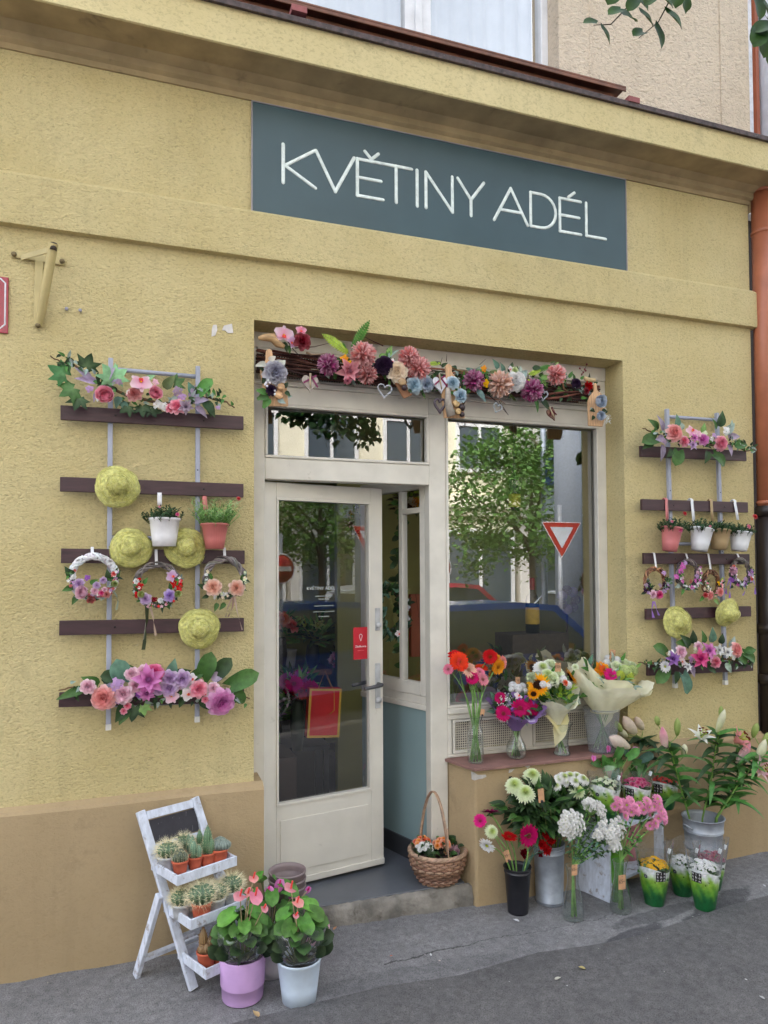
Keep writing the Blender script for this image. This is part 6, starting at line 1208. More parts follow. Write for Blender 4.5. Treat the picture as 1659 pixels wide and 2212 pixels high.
def bouquet(P,label,paper,axis,rb,rt,h,blooms,zn,Yc,base,seed=0,corners=4,amp=.2,ph=0.,lowfront=.3,fol=(),tails=None,stems=14,name='wrapped_bouquet',back=None,folc=('dark','mid','blue'),fl=1.,fr=.8,fillers=None,inner=None):
    t=thing(name,label,'bouquet',P,'paper wrapped bouquets on the window shelf'); r=random.Random(seed)
    mb=MB(); wrapping(mb,(0,0,0),axis,rb,rt,h,lin(paper),corners=corners,amp=amp,ph=ph,lowfront=lowfront,fl=fl); o=mb.build('wrapping_paper','paper',t)
    if inner: mb=MB(); wrapping(mb,(0,0,.01),Vector(axis)+Vector((.05,.02,0)),rb*.9,rt*.93,h*1.06,lin(inner),corners=corners,amp=amp,ph=ph+.7,lowfront=lowfront+.12,fl=fl); mb.build('wrapping_paper','paper',t)
    if tails:
        mb=MB()
        for k,(L,a,c) in enumerate(tails):
            M=dirframe((0,-.01,.012),(math.cos(rad(a))*.8,-.35,math.sin(rad(a))),(0,-1,.3)); mb.petal(M,L,.085,-.8,.5,lin(c),lin(c),'ovate',7,6,.03)
        mb.tube([Vector((rb*1.15*math.cos(a_),rb*1.15*math.sin(a_),.0)) for a_ in [2*PI*i/20 for i in range(21)]],.003,6,lin((230,220,160)),False); mb.build('tie','paper',t)
    mb=MB(); ax=Vector(axis).normalized(); bl=Vector(base)-Vector(P)
    for i in range(stems):
        a=i*2.4; q=rb*.85*math.sqrt((i+.5)/stems); k=Vector((q*math.cos(a),q*math.sin(a),0)); e=bl+Vector((-q*1.3*math.cos(a)+r.uniform(-.012,.012),-q*1.3*math.sin(a)+r.uniform(-.01,.01),.006)); stalk(mb,[e,e.lerp(k,.5),k,k+ax*h*.5],.0028,jit(r.choice([GR['light'],GR['olive'],GR['mid']]),.2))
    mb.build('stems','leaf',t)
    fo=MB(); top=ax*h*.86
    bush(fo,top*1.0,rt*fr,70,.055,.018,[GR[k] for k in folc],'lance',(1,1,.5)); bush(fo,top*.8,rt*.8,40,.05,.03,[GR[k] for k in folc],'ovate',(1,1,.4))
    for (x,y,L,ang,k,c) in fol: q=at(zn,x,y,Yc)-Vector(P); leaf(fo,q,d2(ang,.35),(0,-1,.3),msz(zn,L,P),msz(zn,L*.4,P),GR[c],k)
    fo.build('foliage','leaf',t)
    for (x,y,rr,k,c,*d) in blooms:
        dy=d[1] if len(d)>1 else 0; q=at(zn,x,y,Yc+dy); bloom(t,k,c,q,Vector(d[0]) if d and d[0] else Vector((r.uniform(-.3,.3),-1,r.uniform(.3,.8))),msz(zn,rr*1.14,q),origin=P)
    if fillers:
        mb=MB(); f2=MB()
        for (x,y,sp,nn,c) in fillers:
            for i in range(nn):
                q=at(zn,x+r.gauss(0,sp),y+r.gauss(0,sp),Yc-.02-r.uniform(0,.03))-Vector(P); mb.ball(q,.0032,6,4,jit(PAL[c],.06)); f2.tube([q,q.lerp(top*.7,.5)],.0006,3,GR['sage'])
        mb.build('filler_flowers','petal',t); f2.build('filler_stems','leaf',t)
    return t
# purple bouquet in a bulbous vase
VB=gnd('J',676,893,ZS); VB.z=ZS; rb_=msz('J',74,VB); hB=at('J',676,693,VB.y).z-ZS
vase(VB,[(rb_*.62,0),(rb_*.86,.010),(rb_,hB*.26),(rb_*.92,hB*.46),(rb_*.56,hB*.72),(rb_*.42,hB*.86),(rb_*.46,hB)],'bulbous clear glass vase under the purple wrapped bouquet on the window shelf',water=hB*.55)
tieB=VB+Vector((0,0,hB+.0)); topB=at('J',668,490,VB.y); axB=topB-tieB
bouquet(tieB,'bouquet of magenta gerberas and white phlox in purple paper on the window shelf',(158,126,186),axB,.022,msz('J',182,tieB),axB.length*1.0,
 [(582,575,54,'gerbera','magenta',(-.2,-1,.4),-.075),(700,535,60,'gerbera','magenta',(-.1,-1,.3),-.085),(745,540,46,'gerbera','magenta',(.3,-1,.3),-.08),(805,545,44,'gerbera','magenta',(.4,-1,.2),-.06),(560,462,40,'gerbera','magenta',(-.6,-.8,.3),-.02),(760,495,38,'gerbera','magenta',(.2,-1,.6),-.06),(650,375,40,'clusterhead','white',(-.2,-1,.6),-.0),(690,395,42,'clusterhead','white',(.2,-1,.5),-.02),(720,380,34,'clusterhead','white',(.4,-1,.6),.01),(735,410,30,'clusterhead','white',(.4,-1,.3),-.02),(640,400,26,'clusterhead','white',(-.5,-1,.4),-.02),(690,450,30,'orchid','white',(0,-1,.5),-.05),(745,465,28,'clusterhead','violet',(.1,-1,.5),-.05),(700,480,26,'clusterhead','violet',(-.3,-1,.5),-.06),(650,545,22,'clusterhead','violet',(0,-1,.5),-.08),(790,500,24,'clusterhead','violet',(.3,-1,.4),-.05)],'J',VB.y-.01,VB+Vector((0,0,.006)),3,4,.30,.5,.55,
 [(840,500,110,40,'fern','blue'),(850,540,100,10,'fern','blue'),(820,470,110,70,'fern','mid'),(600,340,90,95,'fern','dark'),(520,480,80,120,'lance','blue'),(520,560,70,170,'lance','blue'),(640,420,90,140,'ovate','dark'),(720,600,80,-60,'ovate','sage'),(640,600,70,-100,'ovate','dark')],None,14,fillers=[(615,530,28,60,'white'),(600,470,22,34,'white'),(610,600,18,26,'white'),(585,620,16,16,'white')],inner=(206,188,226))
# sunflower bouquet in cream paper, glass foot vase
VC=gnd('J',1005,868,ZS); VC.z=ZS; rC=msz('J',62,VC); hC=at('J',1005,640,VC.y).z-ZS
vase(VC,[(rC*.95,0),(rC,.008),(rC*.80,hC*.12),(rC*.72,hC*.4),(rC*.85,hC*.7),(rC*1.25,hC)],'low flared glass vase under the sunflower bouquet on the window shelf',water=hC*.5)
tieC=at('J',968,655,VC.y-.01); topC=at('J',950,390,VC.y-.02); axC=topC-tieC
bouquet(tieC,'bouquet of sunflowers, white chrysanthemums and pale green lisianthus in cream paper',(252,247,222),axC,.020,msz('J',158,tieC),axC.length,
 [(835,370,80,'sunflower','yellow',(-.75,-.6,.3),-.03),(1062,312,70,'sunflower','yellow',(.8,-.3,.5),.03),(800,430,44,'sunflower','yellow',(-.5,-1,-.3),-.05),(862,255,66,'mum','white',(-.2,-.8,.8),.04),(900,240,54,'mum','white',(.1,-.8,.9),.05),(930,225,40,'rose','greenwhite',(.2,-.8,.8),.04),(790,320,44,'carnation','greenwhite',(-.6,-.8,.4),.0),(905,300,38,'rose','greenish',(0,-1,.6),-.01),(940,320,42,'rose','greenwhite',(.1,-1,.5),-.02),(975,295,44,'rose','greenwhite',(.2,-1,.6),.0),(885,320,26,'rose','lime',(-.2,-1,.5),-.02),(1010,330,40,'clusterhead','white',(.4,-1,.5),-.02),(1045,370,40,'clusterhead','white',(.5,-1,.3),-.05),(870,365,34,'clusterhead','white',(-.1,-1,.4),-.06),(905,375,30,'clusterhead','white',(.1,-1,.4),-.07),(1030,355,20,'rose','orange',(.3,-1,.4),-.06),(960,250,30,'rose','greenish',(.1,-.7,.8),.04)],'J',VC.y-.04,VC+Vector((0,0,.006)),5,4,.28,1.0,.42,
 [(770,480,80,230,'ovate','mid'),(850,290,70,160,'ovate','sage'),(1070,300,60,60,'ovate','mid'),(930,275,60,60,'ovate','green'),(850,420,60,200,'lance','yellowg')],[(.13,-100,(246,240,200)),(.09,-60,(244,238,200)),(.10,60,(240,232,180)),(.09,150,(240,232,180))],14,folc=('mid','green','yellowg'),inner=(226,238,226))
# big pale yellow bouquet in a frosted container
VD=gnd('J',1293,845,ZS); VD.z=ZS; VD.y+=.0; hD=at('J',1293,533,VD.y).z-ZS; r1=msz('J',128,VD); r0=msz('J',94,VD)
t=thing('frosted_container','milky translucent plastic flower bucket on the window shelf','bucket',VD)
mb=MB(); mb.lathe([(.001,.002),(r0,.002),(r0*1.01,.01),(r1,hD)],40); mb.build('bucket','frost',t); mb=MB(); mb.tube([Vector((r1*math.cos(2*PI*i/40),r1*math.sin(2*PI*i/40),hD)) for i in range(41)],.002,6); mb.build('rim','frost',t)
mb=MB(); mb.lathe([(.001,.006),(r0*.97,.006),(r0*1.10,hD*.5),(.001,hD*.5)],32); mb.build('water','water',t)
tieD=at('J',1295,560,VD.y); topD=at('J',1335,300,VD.y-.015); axD=topD-tieD
bouquet(tieD,'big bouquet in pale yellow paper with a pink gerbera, standing in the milky bucket',(252,248,222),axD,.055,msz('J',285,tieD),axD.length*.98,
 [(1288,255,58,'gerbera','amber',(-.2,-.7,.8),.0),(1310,265,44,'gerbera','orange',(.1,-.7,.7),-.02),(1352,300,50,'gerbera','hotpink',(0,-1,.5),-.06),(1345,265,28,'gerbera','pink',(.1,-.8,.6),-.01),(1420,300,46,'clusterhead','lime',(.1,-1,.6),-.06),(1460,270,58,'clusterhead','greenish',(.3,-1,.7),-.03),(1510,265,52,'clusterhead','greenish',(.5,-1,.6),.0),(1490,305,40,'clusterhead','lime',(.4,-1,.4),-.05),(1460,215,40,'rose','greenwhite',(.2,-.7,1),.03),(1400,190,36,'clusterhead','white',(.1,-.7,1),.04),(1335,175,30,'clusterhead','white',(-.1,-.7,1),.05),(1325,210,34,'clusterhead','white',(-.2,-.8,.9),.04),(1510,220,30,'rose','greenwhite',(.4,-.7,.8),.03),(1395,235,40,'rose','greenwhite',(0,-.8,.9),.01),(1100,240,20,'rose','greenwhite',(-.6,-.8,.5),.0),(1180,225,26,'clusterhead','white',(-.4,-.8,.6),.03)],'J',VD.y-.03,VD+Vector((0,0,.01)),8,5,.22,.25,.20,
 [(1180,230,100,60,'ovate','blue'),(1190,240,90,120,'ovate','mid'),(1230,250,70,80,'ovate','dark'),(1370,200,80,100,'ovate','sage'),(1430,190,70,60,'ovate','green'),(1540,240,60,40,'ovate','light'),(1200,260,80,160,'ovate','green')],[(.10,-80,(238,232,188))],16,folc=('mid','light','sage'),fl=.85,fr=.5,inner=(248,244,214))
price_tag('J',976,241,48,64,VC.y-.05,'650-','brown price tag standing in the sunflower bouquet',.05,False)
price_tag('J',1368,150,46,70,VD.y-.0,'650-','brown price tag on a black clip in the big pale yellow bouquet',.15,True)
price_tag('J',686,336,36,50,VB.y+.02,'450-','brown price tag at the back of the purple bouquet',.0,False)
# ------------------------------------------------------------------ pavement: buckets and vases
def bucket(P,r0,r1,h,label,col,mat,bands=(),name='metal_bucket',lipr=.004,handles=False):
    t=thing(name,label,'bucket',P); mb=MB(); mb.lathe([(.001,.003),(r0,.003),(r0*1.005,.0),(r0+(r1-r0)*.03,.008)]+[q for b in bands for q in ((r0+(r1-r0)*(b-.012),h*(b-.012)),(r0+(r1-r0)*b+.003,h*(b-.006)),(r0+(r1-r0)*b+.003,h*(b+.006)),(r0+(r1-r0)*(b+.012),h*(b+.012)))]+[(r1,h-.004),(r1+lipr,h-.002),(r1+lipr,h),(r1-.002,h),(r1-.004,h-.02),(r0+(r1-r0)*.6,h*.6),(.001,h*.58)],48,col); mb.build('bucket',mat,t)
    if handles:
        mb=MB()
        for s in (-1,1): mb.tube(bez((s*(r1-.005),-.03,h*.85),(s*(r1+.045),0,h*.98),(s*(r1-.003),.03,h*.85),8),.004,6,col)
        mb.build('handle',mat,t)
    return t
BK=gnd('K',493,1405); BK.z=gz(BK.x,BK.y); hK=at('K',497,1010,BK.y).z-BK.z; r1k=msz('K',115,BK); r0k=msz('K',86,BK)
bucket(BK,r0k,r1k,hK,'tall black plastic flower bucket on the pavement by the doorstep',lin((34,34,40)),'satin',(.9,),'plastic_bucket')
topk=BK+Vector((0,0,hK)); BG='loose cut flowers in the black bucket'
def kcut(x,y,r,k,c,lb,d,dy=-.0,nx=0,ny=0,**kw):
    a=rnd.uniform(0,6.28); return cut('K',x,y,r,k,c,BK.y+dy,BK+Vector((nx*-.02,-ny*.02,.05)),topk+Vector((nx*r1k,ny*r1k,0)),lb,d,kw.pop('cat','cut flower'),BG,**kw)
kcut(258,550,92,'gerbera','plum' if 0 else 'magenta','dark magenta gerbera turned up and away at the top left of the black bucket',(.15,-.15,1),.0,-.4,.1,cat='gerbera',stemr=.0038,var=0) if False else cut('K',258,550,92,'gerbera',lin((150,20,90)),BK.y,BK+Vector((0,0,.05)),topk+Vector((-.4*r1k,0,0)),'dark magenta gerbera turned up and away at the top left of the black bucket',(.1,.25,1),'gerbera',BG,name='gerbera',stemr=.0038)
kcut(168,620,62,'gerbera','hotpink','small bright pink gerbera facing left, leftmost in the black bucket',(-.8,-.7,.5),-.02,-.7,-.1,cat='gerbera')
kcut(265,715,66,'mum','greenwhite','round green white chrysanthemum left of the price tag in the black bucket',(-.1,-1,.45),-.04,-.5,-.3,cat='chrysanthemum')
kcut(228,830,74,'daisy','white','white daisy like flower drooping down to the left of the black bucket',(-.75,-.6,-.35),-.05,-.8,-.3,cat='daisy')
kcut(418,762,74,'gerbera','red','red gerbera seen edge on in the middle of the black bucket',(.05,-.22,1),-.02,-.1,0,cat='gerbera',stemr=.0036)
kcut(582,748,98,'gerbera','magenta','large magenta gerbera facing the street in the black bucket',(.05,-1,.1),-.07,.35,-.5,cat='gerbera',stemr=.0036)
for i,(x,y,r,dy,lb) in enumerate([(810,672,36,.0,'red carnation at the top right above the black bucket'),(728,735,40,-.02,'red carnation right of the large magenta gerbera'),(775,785,42,-.02,'largest red carnation in the middle of the cluster right of the black bucket'),(705,828,38,-.03,'red carnation below the magenta gerbera\'s right edge'),(742,875,40,-.03,'red carnation low in the cluster right of the black bucket'),(808,910,36,-.02,'red carnation lowest and farthest right of the black bucket'),(690,905,26,.0,'small dark red carnation half hidden right of the black bucket rim'),(545,905,38,.03,'dark red carnation behind the stems at the black bucket rim')]):
    kcut(x,y,r*1.25,'carnation','red' if i!=7 and i!=6 else 'crimson',lb,(rnd.uniform(-.2,.5),-1,.5),dy,.75,rnd.uniform(-.4,.4),cat='carnation',stemr=.0018,stemc=GR['blue'])
price_tag('K',402,925,56,100,BK.y-.05,'35-','brown price tag clipped to the left rim of the black bucket',-.35,True)
# galvanised bucket with chrysanthemums
BG2=gnd('K',800,1345); BG2.z=gz(BG2.x,BG2.y); BG2.y+=.035; h2=at('K',800,800,BG2.y).z-BG2.z; r2=msz('K',130,BG2); r20=msz('K',116,BG2)
zinc=(.36,.39,.44)
bucket(BG2,r20,r2,h2,'grey zinc bucket of chrysanthemums behind the black bucket and the carafe',zinc,'metal',(.06,.93,.86))
top2=BG2+Vector((0,0,h2)); CG='chrysanthemum stems in the grey zinc bucket'
def mumleaf(t,p):
    fo=MB()
    for i in range(11):
        u=.30+.62*i/10; j=min(len(p)-2,int(u*(len(p)-1))); q=p[j].lerp(p[j+1],u*(len(p)-1)-j); a=i*2.4
        for k in range(3): leaf(fo,q+Vector((math.cos(a)*.01*k,math.sin(a)*.01*k,0)),Vector((math.cos(a+(k-1)*.45),math.sin(a+(k-1)*.45)-.2,.1-.15*k)),(0,-.4,.9),rnd.uniform(.06,.10),.034,GR[rnd.choice(['dark','dark','deep','mid'])],'ovate',-.9)
    fo.build('foliage','leaf',t)
for x,y,r,c,dy,lb in [(617,238,82,'greenwhite',.02,'greenish white chrysanthemum at the top left of the zinc bucket'),(465,322,84,'greenwhite',-.01,'greenish white chrysanthemum farthest left of the zinc bucket'),(556,388,88,'greenwhite',-.05,'greenish white chrysanthemum lower left, next to the price tag of the zinc bucket'),(1003,370,78,'greenwhite',-.04,'greenish white chrysanthemum below the big white cluster of the zinc bucket'),(1152,362,76,'greenwhite',-.0,'greenish white chrysanthemum farthest right of the zinc bucket')]:
    cut('K',x,y,r*1.12,'mum',c,BG2.y+dy,BG2+Vector((0,0,.04)),top2+Vector(((x-800)/500*r2,-.02,0)),lb,((x-800)/900,-.75,1),'chrysanthemum',CG,mumleaf,stemr=.0034)
t=cut('K',940,240,62,'mum','white',BG2.y+.0,BG2+Vector((0,0,.04)),top2+Vector((.02,0,0)),'big cluster of pure white chrysanthemums at the top of the zinc bucket',(0,-.6,1),'chrysanthemum',CG,mumleaf,name='white_chrysanthemums',stemr=.0036)
for x,y,r in ((850,262,54),(885,245,58),(1000,245,60),(1050,262,56),(980,285,56),(1030,300,44),(900,290,46),(825,320,50),(750,335,34),(1075,275,46)):
    q=at('K',x,y,BG2.y+rnd.uniform(-.04,.03)); bloom(t,'mum','white',q,(rnd.uniform(-.5,.5),-.8,.8),msz('K',r,q),origin=t.location)
mb=MB(); ctr=at('K',720,560,BG2.y)-BG2; bush(mb,ctr,.19,150,.085,.036,[GR['dark'],GR['deep'],GR['mid']],'ovate',(1.0,.62,.85),.1); bush(mb,at('K',930,470,BG2.y)-BG2,.13,70,.08,.034,[GR['dark'],GR['mid'],GR['green']],'ovate',(1,.7,.7),.1); bush(mb,at('K',480,520,BG2.y)-BG2,.08,36,.085,.036,[GR['dark'],GR['mid']],'ovate',(1,.7,.8),.0)
o=thing('chrysanthemum_foliage','mass of dark green chrysanthemum leaves above the zinc bucket','foliage',BG2); mb.build('leaves','leaf',o)
mb=MB()
for i in range(16): a=i*2.4; mb.tube(bez((.03*math.cos(a),.03*math.sin(a),h2-.05),(.05*math.cos(a),.05*math.sin(a),h2+.06),Vector((.12*math.cos(a)-.03,.09*math.sin(a),h2+.2)),6),.003,5,GR['olive'])
mb.build('stems','leaf',o)
price_tag('K',694,402,58,118,BG2.y-.10,'7','brown price tag on a black clip among the chrysanthemum leaves',-.08,True)
# carafe with white button mums
def carafe(P,k,label,water):
    H_,R_=k; return vase(P,[(R_*.95,0),(R_,.008),(R_*1.0,H_*.12),(R_*.92,H_*.28),(R_*.74,H_*.48),(R_*.54,H_*.66),(R_*.50,H_*.76),(R_*.56,H_*.88),(R_*.68,H_)],label,'glass_carafe',water=water)
V1=gnd('K',972,1462); V1.z=gz(V1.x,V1.y); h1=at('K',980,1005,V1.y).z-V1.z; R1=msz('K',92,V1)
carafe(V1,(h1,R1),'clear glass carafe of white button chrysanthemums, nearest the street',h1*.26)
def spray(zn,label,P,base,neck,heads,kind,ck,r,Yc,stempts,leafc='blue',seed=1,name='spray_chrysanthemum',group=None,nl=26,ll=.035):
    t=thing(name,label,'spray flowers',base,group); b=Vector(base); rr=random.Random(seed); st_=MB(); fo=MB(); k=Vector(neck)-b
    for (x,y,sx_,sy_,n,dy) in heads:
        c=at(zn,x,y,Yc+dy)-b; mid=k.lerp(c,.55)+Vector((0,0,.02)); br_=bez(k,mid,c-Vector((0,0,.02)),7); stalk(st_,[Vector((rr.uniform(-.012,.012),rr.uniform(-.012,.012),0)),k]+br_[1:],.0036,jit(GR['light'],.15),.0024)
        for i in range(nl):
            u=rr.uniform(.15,.95); j=min(len(br_)-2,int(u*(len(br_)-1))); q=br_[j].lerp(br_[j+1],u*(len(br_)-1)-j)+Vector((rr.uniform(-.02,.02),rr.uniform(-.02,.02),0)); a=rr.uniform(0,6.28); leaf(fo,q,(math.cos(a),math.sin(a),rr.uniform(-.5,.8)),(0,-.5,.8),rr.uniform(.5,1.2)*ll,ll*.34,GR[rr.choice([leafc,'mid','dark'])],'ovate',-.6,rr)
        for i in range(n):
            th=i*2.39996; q=math.sqrt((i+.5)/n); P_=at(zn,x+sx_*q*math.cos(th),y+sy_*q*math.sin(th),Yc+dy-.03*(1-q)-rr.uniform(0,.012)); d=Vector((.7*q*math.cos(th),-1,.45-.6*q*math.sin(th)))
            bloom(t,kind,ck,P_,d,r*rr.uniform(.85,1.12),origin=b); s_=P_-b-d.normalized()*r*.2; st_.tube(bez(s_,s_.lerp(br_[-2],.45)+Vector((0,0,-.012)),br_[-2],4),.0011,4,GR['light'])
    st_.build('stems','leaf',t); fo.build('foliage','leaf',t); return t
nk1=V1+Vector((0,0,h1*.97))
spray('K','bunch of small white button chrysanthemums in the clear carafe nearest the street',V1,V1+Vector((0,0,.012)),nk1,[(955,650,110,125,44,-.06),(1300,745,62,75,20,-.03),(1345,700,74,110,24,-.02),(1195,740,55,45,12,-.02),(1330,840,50,45,10,-.03),(1230,690,40,90,14,.0)],'santini','white',.0142,V1.y,None,'blue',2,'white_chrysanthemum_bunch')
spray('K','airy white small flowered spray rising behind the button chrysanthemums',V1,V1+Vector((.006,.004,.012)),nk1+Vector((.006,.01,0)),[(1140,490,78,50,44,.03),(1215,545,40,70,18,.03),(1105,460,50,34,18,.02)],'santini','white',.0105,V1.y,None,'mid',5,'white_flower_spray',nl=40,ll=.028)
price_tag('K',982,1045,56,92,V1.y-.045,'65-','brown price tag on the neck of the carafe of white button chrysanthemums',.05,False)
V2=gnd('K',1382,1398); V2.z=gz(V2.x,V2.y); h22=at('K',1388,965,V2.y).z-V2.z; R2=msz('K',92,V2)
carafe(V2,(h22,R2),'clear glass carafe of pink chrysanthemums with a price tag before the step shelf',h22*.38)
spray('L','bunch of pink spray chrysanthemums in the clear carafe by the grey wooden step shelf',V2,V2+Vector((0,0,.012)),V2+Vector((0,0,h22*.97)),[(340,1090,52,40,4,.02),(440,1080,60,36,5,.04),(580,1110,64,66,5,.03),(665,1085,56,50,4,.02),(700,1185,52,44,4,-.01),(385,1180,30,26,1,-.02),(632,1245,40,34,2,-.02),(480,1140,50,26,3,.0)],'daisy','mumpink',.027,V2.y,None,'green',4,'pink_chrysanthemum_bunch',nl=9,ll=.04)
price_tag('L',378,1728,68,116,V2.y-.062,'65-','brown price tag reading 65- hung on the carafe of pink chrysanthemums',.03,False)
gv=gnd('K',1390,1180,.06); VG=V2+Vector((.045,.10,0)); VG.z=gz(VG.x,VG.y); hg=at('K',1385,890,VG.y).z-VG.z
t=thing('green_vase','translucent lime green plastic vase behind the carafe of pink chrysanthemums','vase',VG); mb=MB(); rg=msz('K',78,VG); mb.lathe([(.001,.002),(rg*.72,.002),(rg*.74,.01),(rg,hg),(rg*.97,hg)],32); mb.build('vase','green_glass',t)
# ------------------------------------------------------------------ grey wooden step shelf
cf=gnd('L',280,1908); cb_=gnd('L',62,1838); ud=Vector((.95,.32,0)).normalized()   # along the front
bd=(cb_-cf); bd.z=0; bd=bd.normalized(); bd=Vector((-ud.y,ud.x,0))*1.0
cs=thing('step_shelf','weathered grey white wooden step shelf standing on the pavement by the zinc buckets','shelf',cf); cs.location.z=gz(cf.x,cf.y); CO=cs.location
DD=.24; Lw=.50
def CP(a,b,z): return ud*a+bd*b+Vector((0,0,z))
zt1=at('L',440,1288,cf.y+.03).z-CO.z; zl=at('L',300,1465,cf.y).z-CO.z
mb=MB(); 
def slab(mb,a0,a1,b0,b1,z0,z1): 
    vs=[CP(a,b,z) for a in (a0,a1) for b in (b0,b1) for z in (z0,z1)]; mb.add(vs,[(0,1,3,2),(4,6,7,5),(0,4,5,1),(2,3,7,6),(0,2,6,4),(1,5,7,3)],None,False)
slab(mb,0,.016,0,DD,.0,zt1-.001); mb.build('side_panel','whitewash',cs,bev=.002)
mb=MB(); slab(mb,Lw-.016,Lw,0,DD,.0,zt1-.001); mb.build('side_panel','whitewash',cs,bev=.002)
mb=MB(); slab(mb,.0165,Lw-.0165,.0,DD,.085,.10); mb.build('lower_board','whitewash',cs,bev=.002)
mb=MB(); slab(mb,-.004,Lw+.004,-.004,DD,zt1,zt1+.018); mb.build('upper_board','whitewash',cs,bev=.002)
mb=MB(); mb.col=(.16,.15,.16); slab(mb,.0165,Lw-.0165,DD-.012,DD,.10,zt1-.001); mb.build('back_panel','wood',cs)
# ------------------------------------------------------------------ kalanchoes in printed sleeves
def kalanchoe(zn,cx,ytop,ymid,ybot,rtop,rbot,fc,label,Y,base_z=None,facing=0.,label_off=.5,sticker=True,open_=True,nfl=22,lbl=True,z0=None):
    P=at(zn,cx,ybot,Y); P.z=(gz(P.x,Y) if base_z is None else base_z); H_=at(zn,cx,ytop,Y).z-P.z; hm=at(zn,cx,ymid,Y).z-P.z; rt=msz(zn,rtop,P); rb=msz(zn,rbot,P)
    t=thing('sleeved_kalanchoe',label,'potted plant',P,'kalanchoes in green printed sleeves'); n=64; m=16; r=random.Random(int(cx)); 
    w_=lin((222,226,226)); g1=lin((150,190,70)); g2=lin((92,150,50)); g3=lin((24,92,48))
    def rr(u): return rb+(rt-rb)*(u**.9)
    vs=[];cs_=[]
    for i in range(m+1):
        for j in range(n):
            a=2*PI*j/n; top=hm*(1+.07*math.sin(2*a+.6)); z=top*i/m; u=z/H_; v=i/m+ .06*math.sin(5*a+i*.6)+.05*math.sin(11*a+i)
            c=g3 if v<.30 else (mixv(g3,g2,(v-.30)/.22) if v<.52 else (mixv(g2,g1,(v-.52)/.22) if v<.74 else mixv(g1,w_,min(1,(v-.74)/.16))))
            k=rr(u)*(1+.012*math.sin(7*a)); vs.append(Vector((k*math.cos(a),k*math.sin(a),z))); cs_.append(jit(c,.10,r))
    mb=MB(); mb.add(vs,[(i*n+j,i*n+(j+1)%n,(i+1)*n+(j+1)%n,(i+1)*n+j) for i in range(m) for j in range(n)],cs_); mb.build('printed_sleeve','sleeve',t)
    mb=MB(); vs=[]
    for i in range(7):
        for j in range(n):
            a=2*PI*j/n; z0_=hm*(1+.07*math.sin(2*a+.6)); zt_=H_*(1+.10*math.sin(a*1+2.2)*.6+.07*abs(math.sin(2*a))); z=z0_+(zt_-z0_)*i/6; k=rr(z/H_)*(1+.02*math.sin(7*a)+.03*i/6*math.sin(3*a)); vs.append(Vector((k*math.cos(a),k*math.sin(a),z)))
    mb.add(vs,[(i*n+j,i*n+(j+1)%n,(i+1)*n+(j+1)%n,(i+1)*n+j) for i in range(6) for j in range(n)]); mb.build('clear_sleeve','film',t)
    fo=MB(); bush(fo,(0,0,hm*.86),rr(hm/H_)*.8,44,.035,.026,[GR['mid'],GR['dark'],GR['green']],'round',(1,1,.5)); fo.build('foliage','leaf',t)
    rk=rr(hm/H_)*.86
    for i in range(nfl):
        a=i*2.39996; q=rk*math.sqrt((i+.5)/nfl); bloom(t,'floret' if fc not in('hotpink','magenta') else 'rose',fc,(q*math.cos(a),q*math.sin(a),hm*.98+.035*(1-(q/rk)**2)+r.uniform(-.006,.008)),(q/rk*.6*math.cos(a),q/rk*.6*math.sin(a)-.3,1),(.018 if fc not in('hotpink','magenta') else .0135)*r.uniform(.85,1.2),origin=(0,0,0),centre=False)
    # label tiles: nine letters
    ang=math.atan2(-CAMD-P.y,-P.x)
    def tang(dx,z):  # frame on the cone facing the camera
        k=rr(z/H_); a=ang+dx/k; s=(rt-rb)/H_; nrm=Vector((math.cos(a),math.sin(a),-s)).normalized(); tx=Vector((-math.sin(a),math.cos(a),0)); up_=nrm.cross(tx); p=Vector((k*math.cos(a),k*math.sin(a),z))+nrm*.002
        return Matrix(((tx.x,up_.x,nrm.x,p.x),(tx.y,up_.y,nrm.y,p.y),(tx.z,up_.z,nrm.z,p.z),(0,0,0,1)))
    if lbl:
        lo=MB(); le=MB(); S=.0160
        for i,row in enumerate(('ols','tho','orn')):
            for j,ch in enumerate(row):
                M=tang(label_off*rt+(j-1)*S*1.03,hm-.005-(i+.3)*S*1.03); lo.box(-S*.5,S*.5,-S*.5,S*.5,-.0008,.0006,lin((28,26,30)),M); strokes(le,[[(a*S*.56-S*.28,b*S*.56-S*.28) for a,b in p] for p in GLY[ch]],S*.062,M@Matrix.Translation((0,0,.0012)),lin((236,236,236)),.25)
        l_=lo.build('sleeve_label','satin',t); le.build('lettering','matte',l_)
    if sticker:
        M=tang(-.42*rt,hm*.83); mb=MB(); mb.lathe([(0,.0012),(.0105,.0008)],20,lin((34,38,46)),M); mb.lathe([(.0088,.0014),(.0092,.0014)],20,lin((190,196,200)),M); so=mb.build('round_sticker','satin',t); 
        mb=MB(); 
        for k in (-.002,.002): mb.beam(M@Vector((-.004,k,.002)),M@Vector((.004,k,.002)),.0004,.0012,lin((200,205,210)),up=(0,0,1))
        mb.build('sticker_print','matte',so)
    h_=MB(); M=tang(.05*rt,hm*.70); h_.lathe([(0,.0005),(.0032,.0004)],10,(.01,.02,.01),M); h_.build('punch_hole','matte',t)
    mb=MB(); k=rr(.98); a=ang+.9; p=Vector((k*math.cos(a),k*math.sin(a),H_*1.0)); mb.box(-.007,.007,-.001,.001,-.012,.012,lin((228,232,236)),Matrix.Translation(p)@R4('Z',ang+PI/2)@R4('Y',.3)); mb.build('hang_tab','satin',t)
    return t
pmat('sleeve',attr=True,rough=.3,var=(46,.22),coat=.3,transl=.1)
kalanchoe('L',645,1420,1590,1925,152,76,'yellow','yellow flowering kalanchoe in a green printed sleeve, left one on the ground',gnd('L',650,1900).y,label_off=.36)
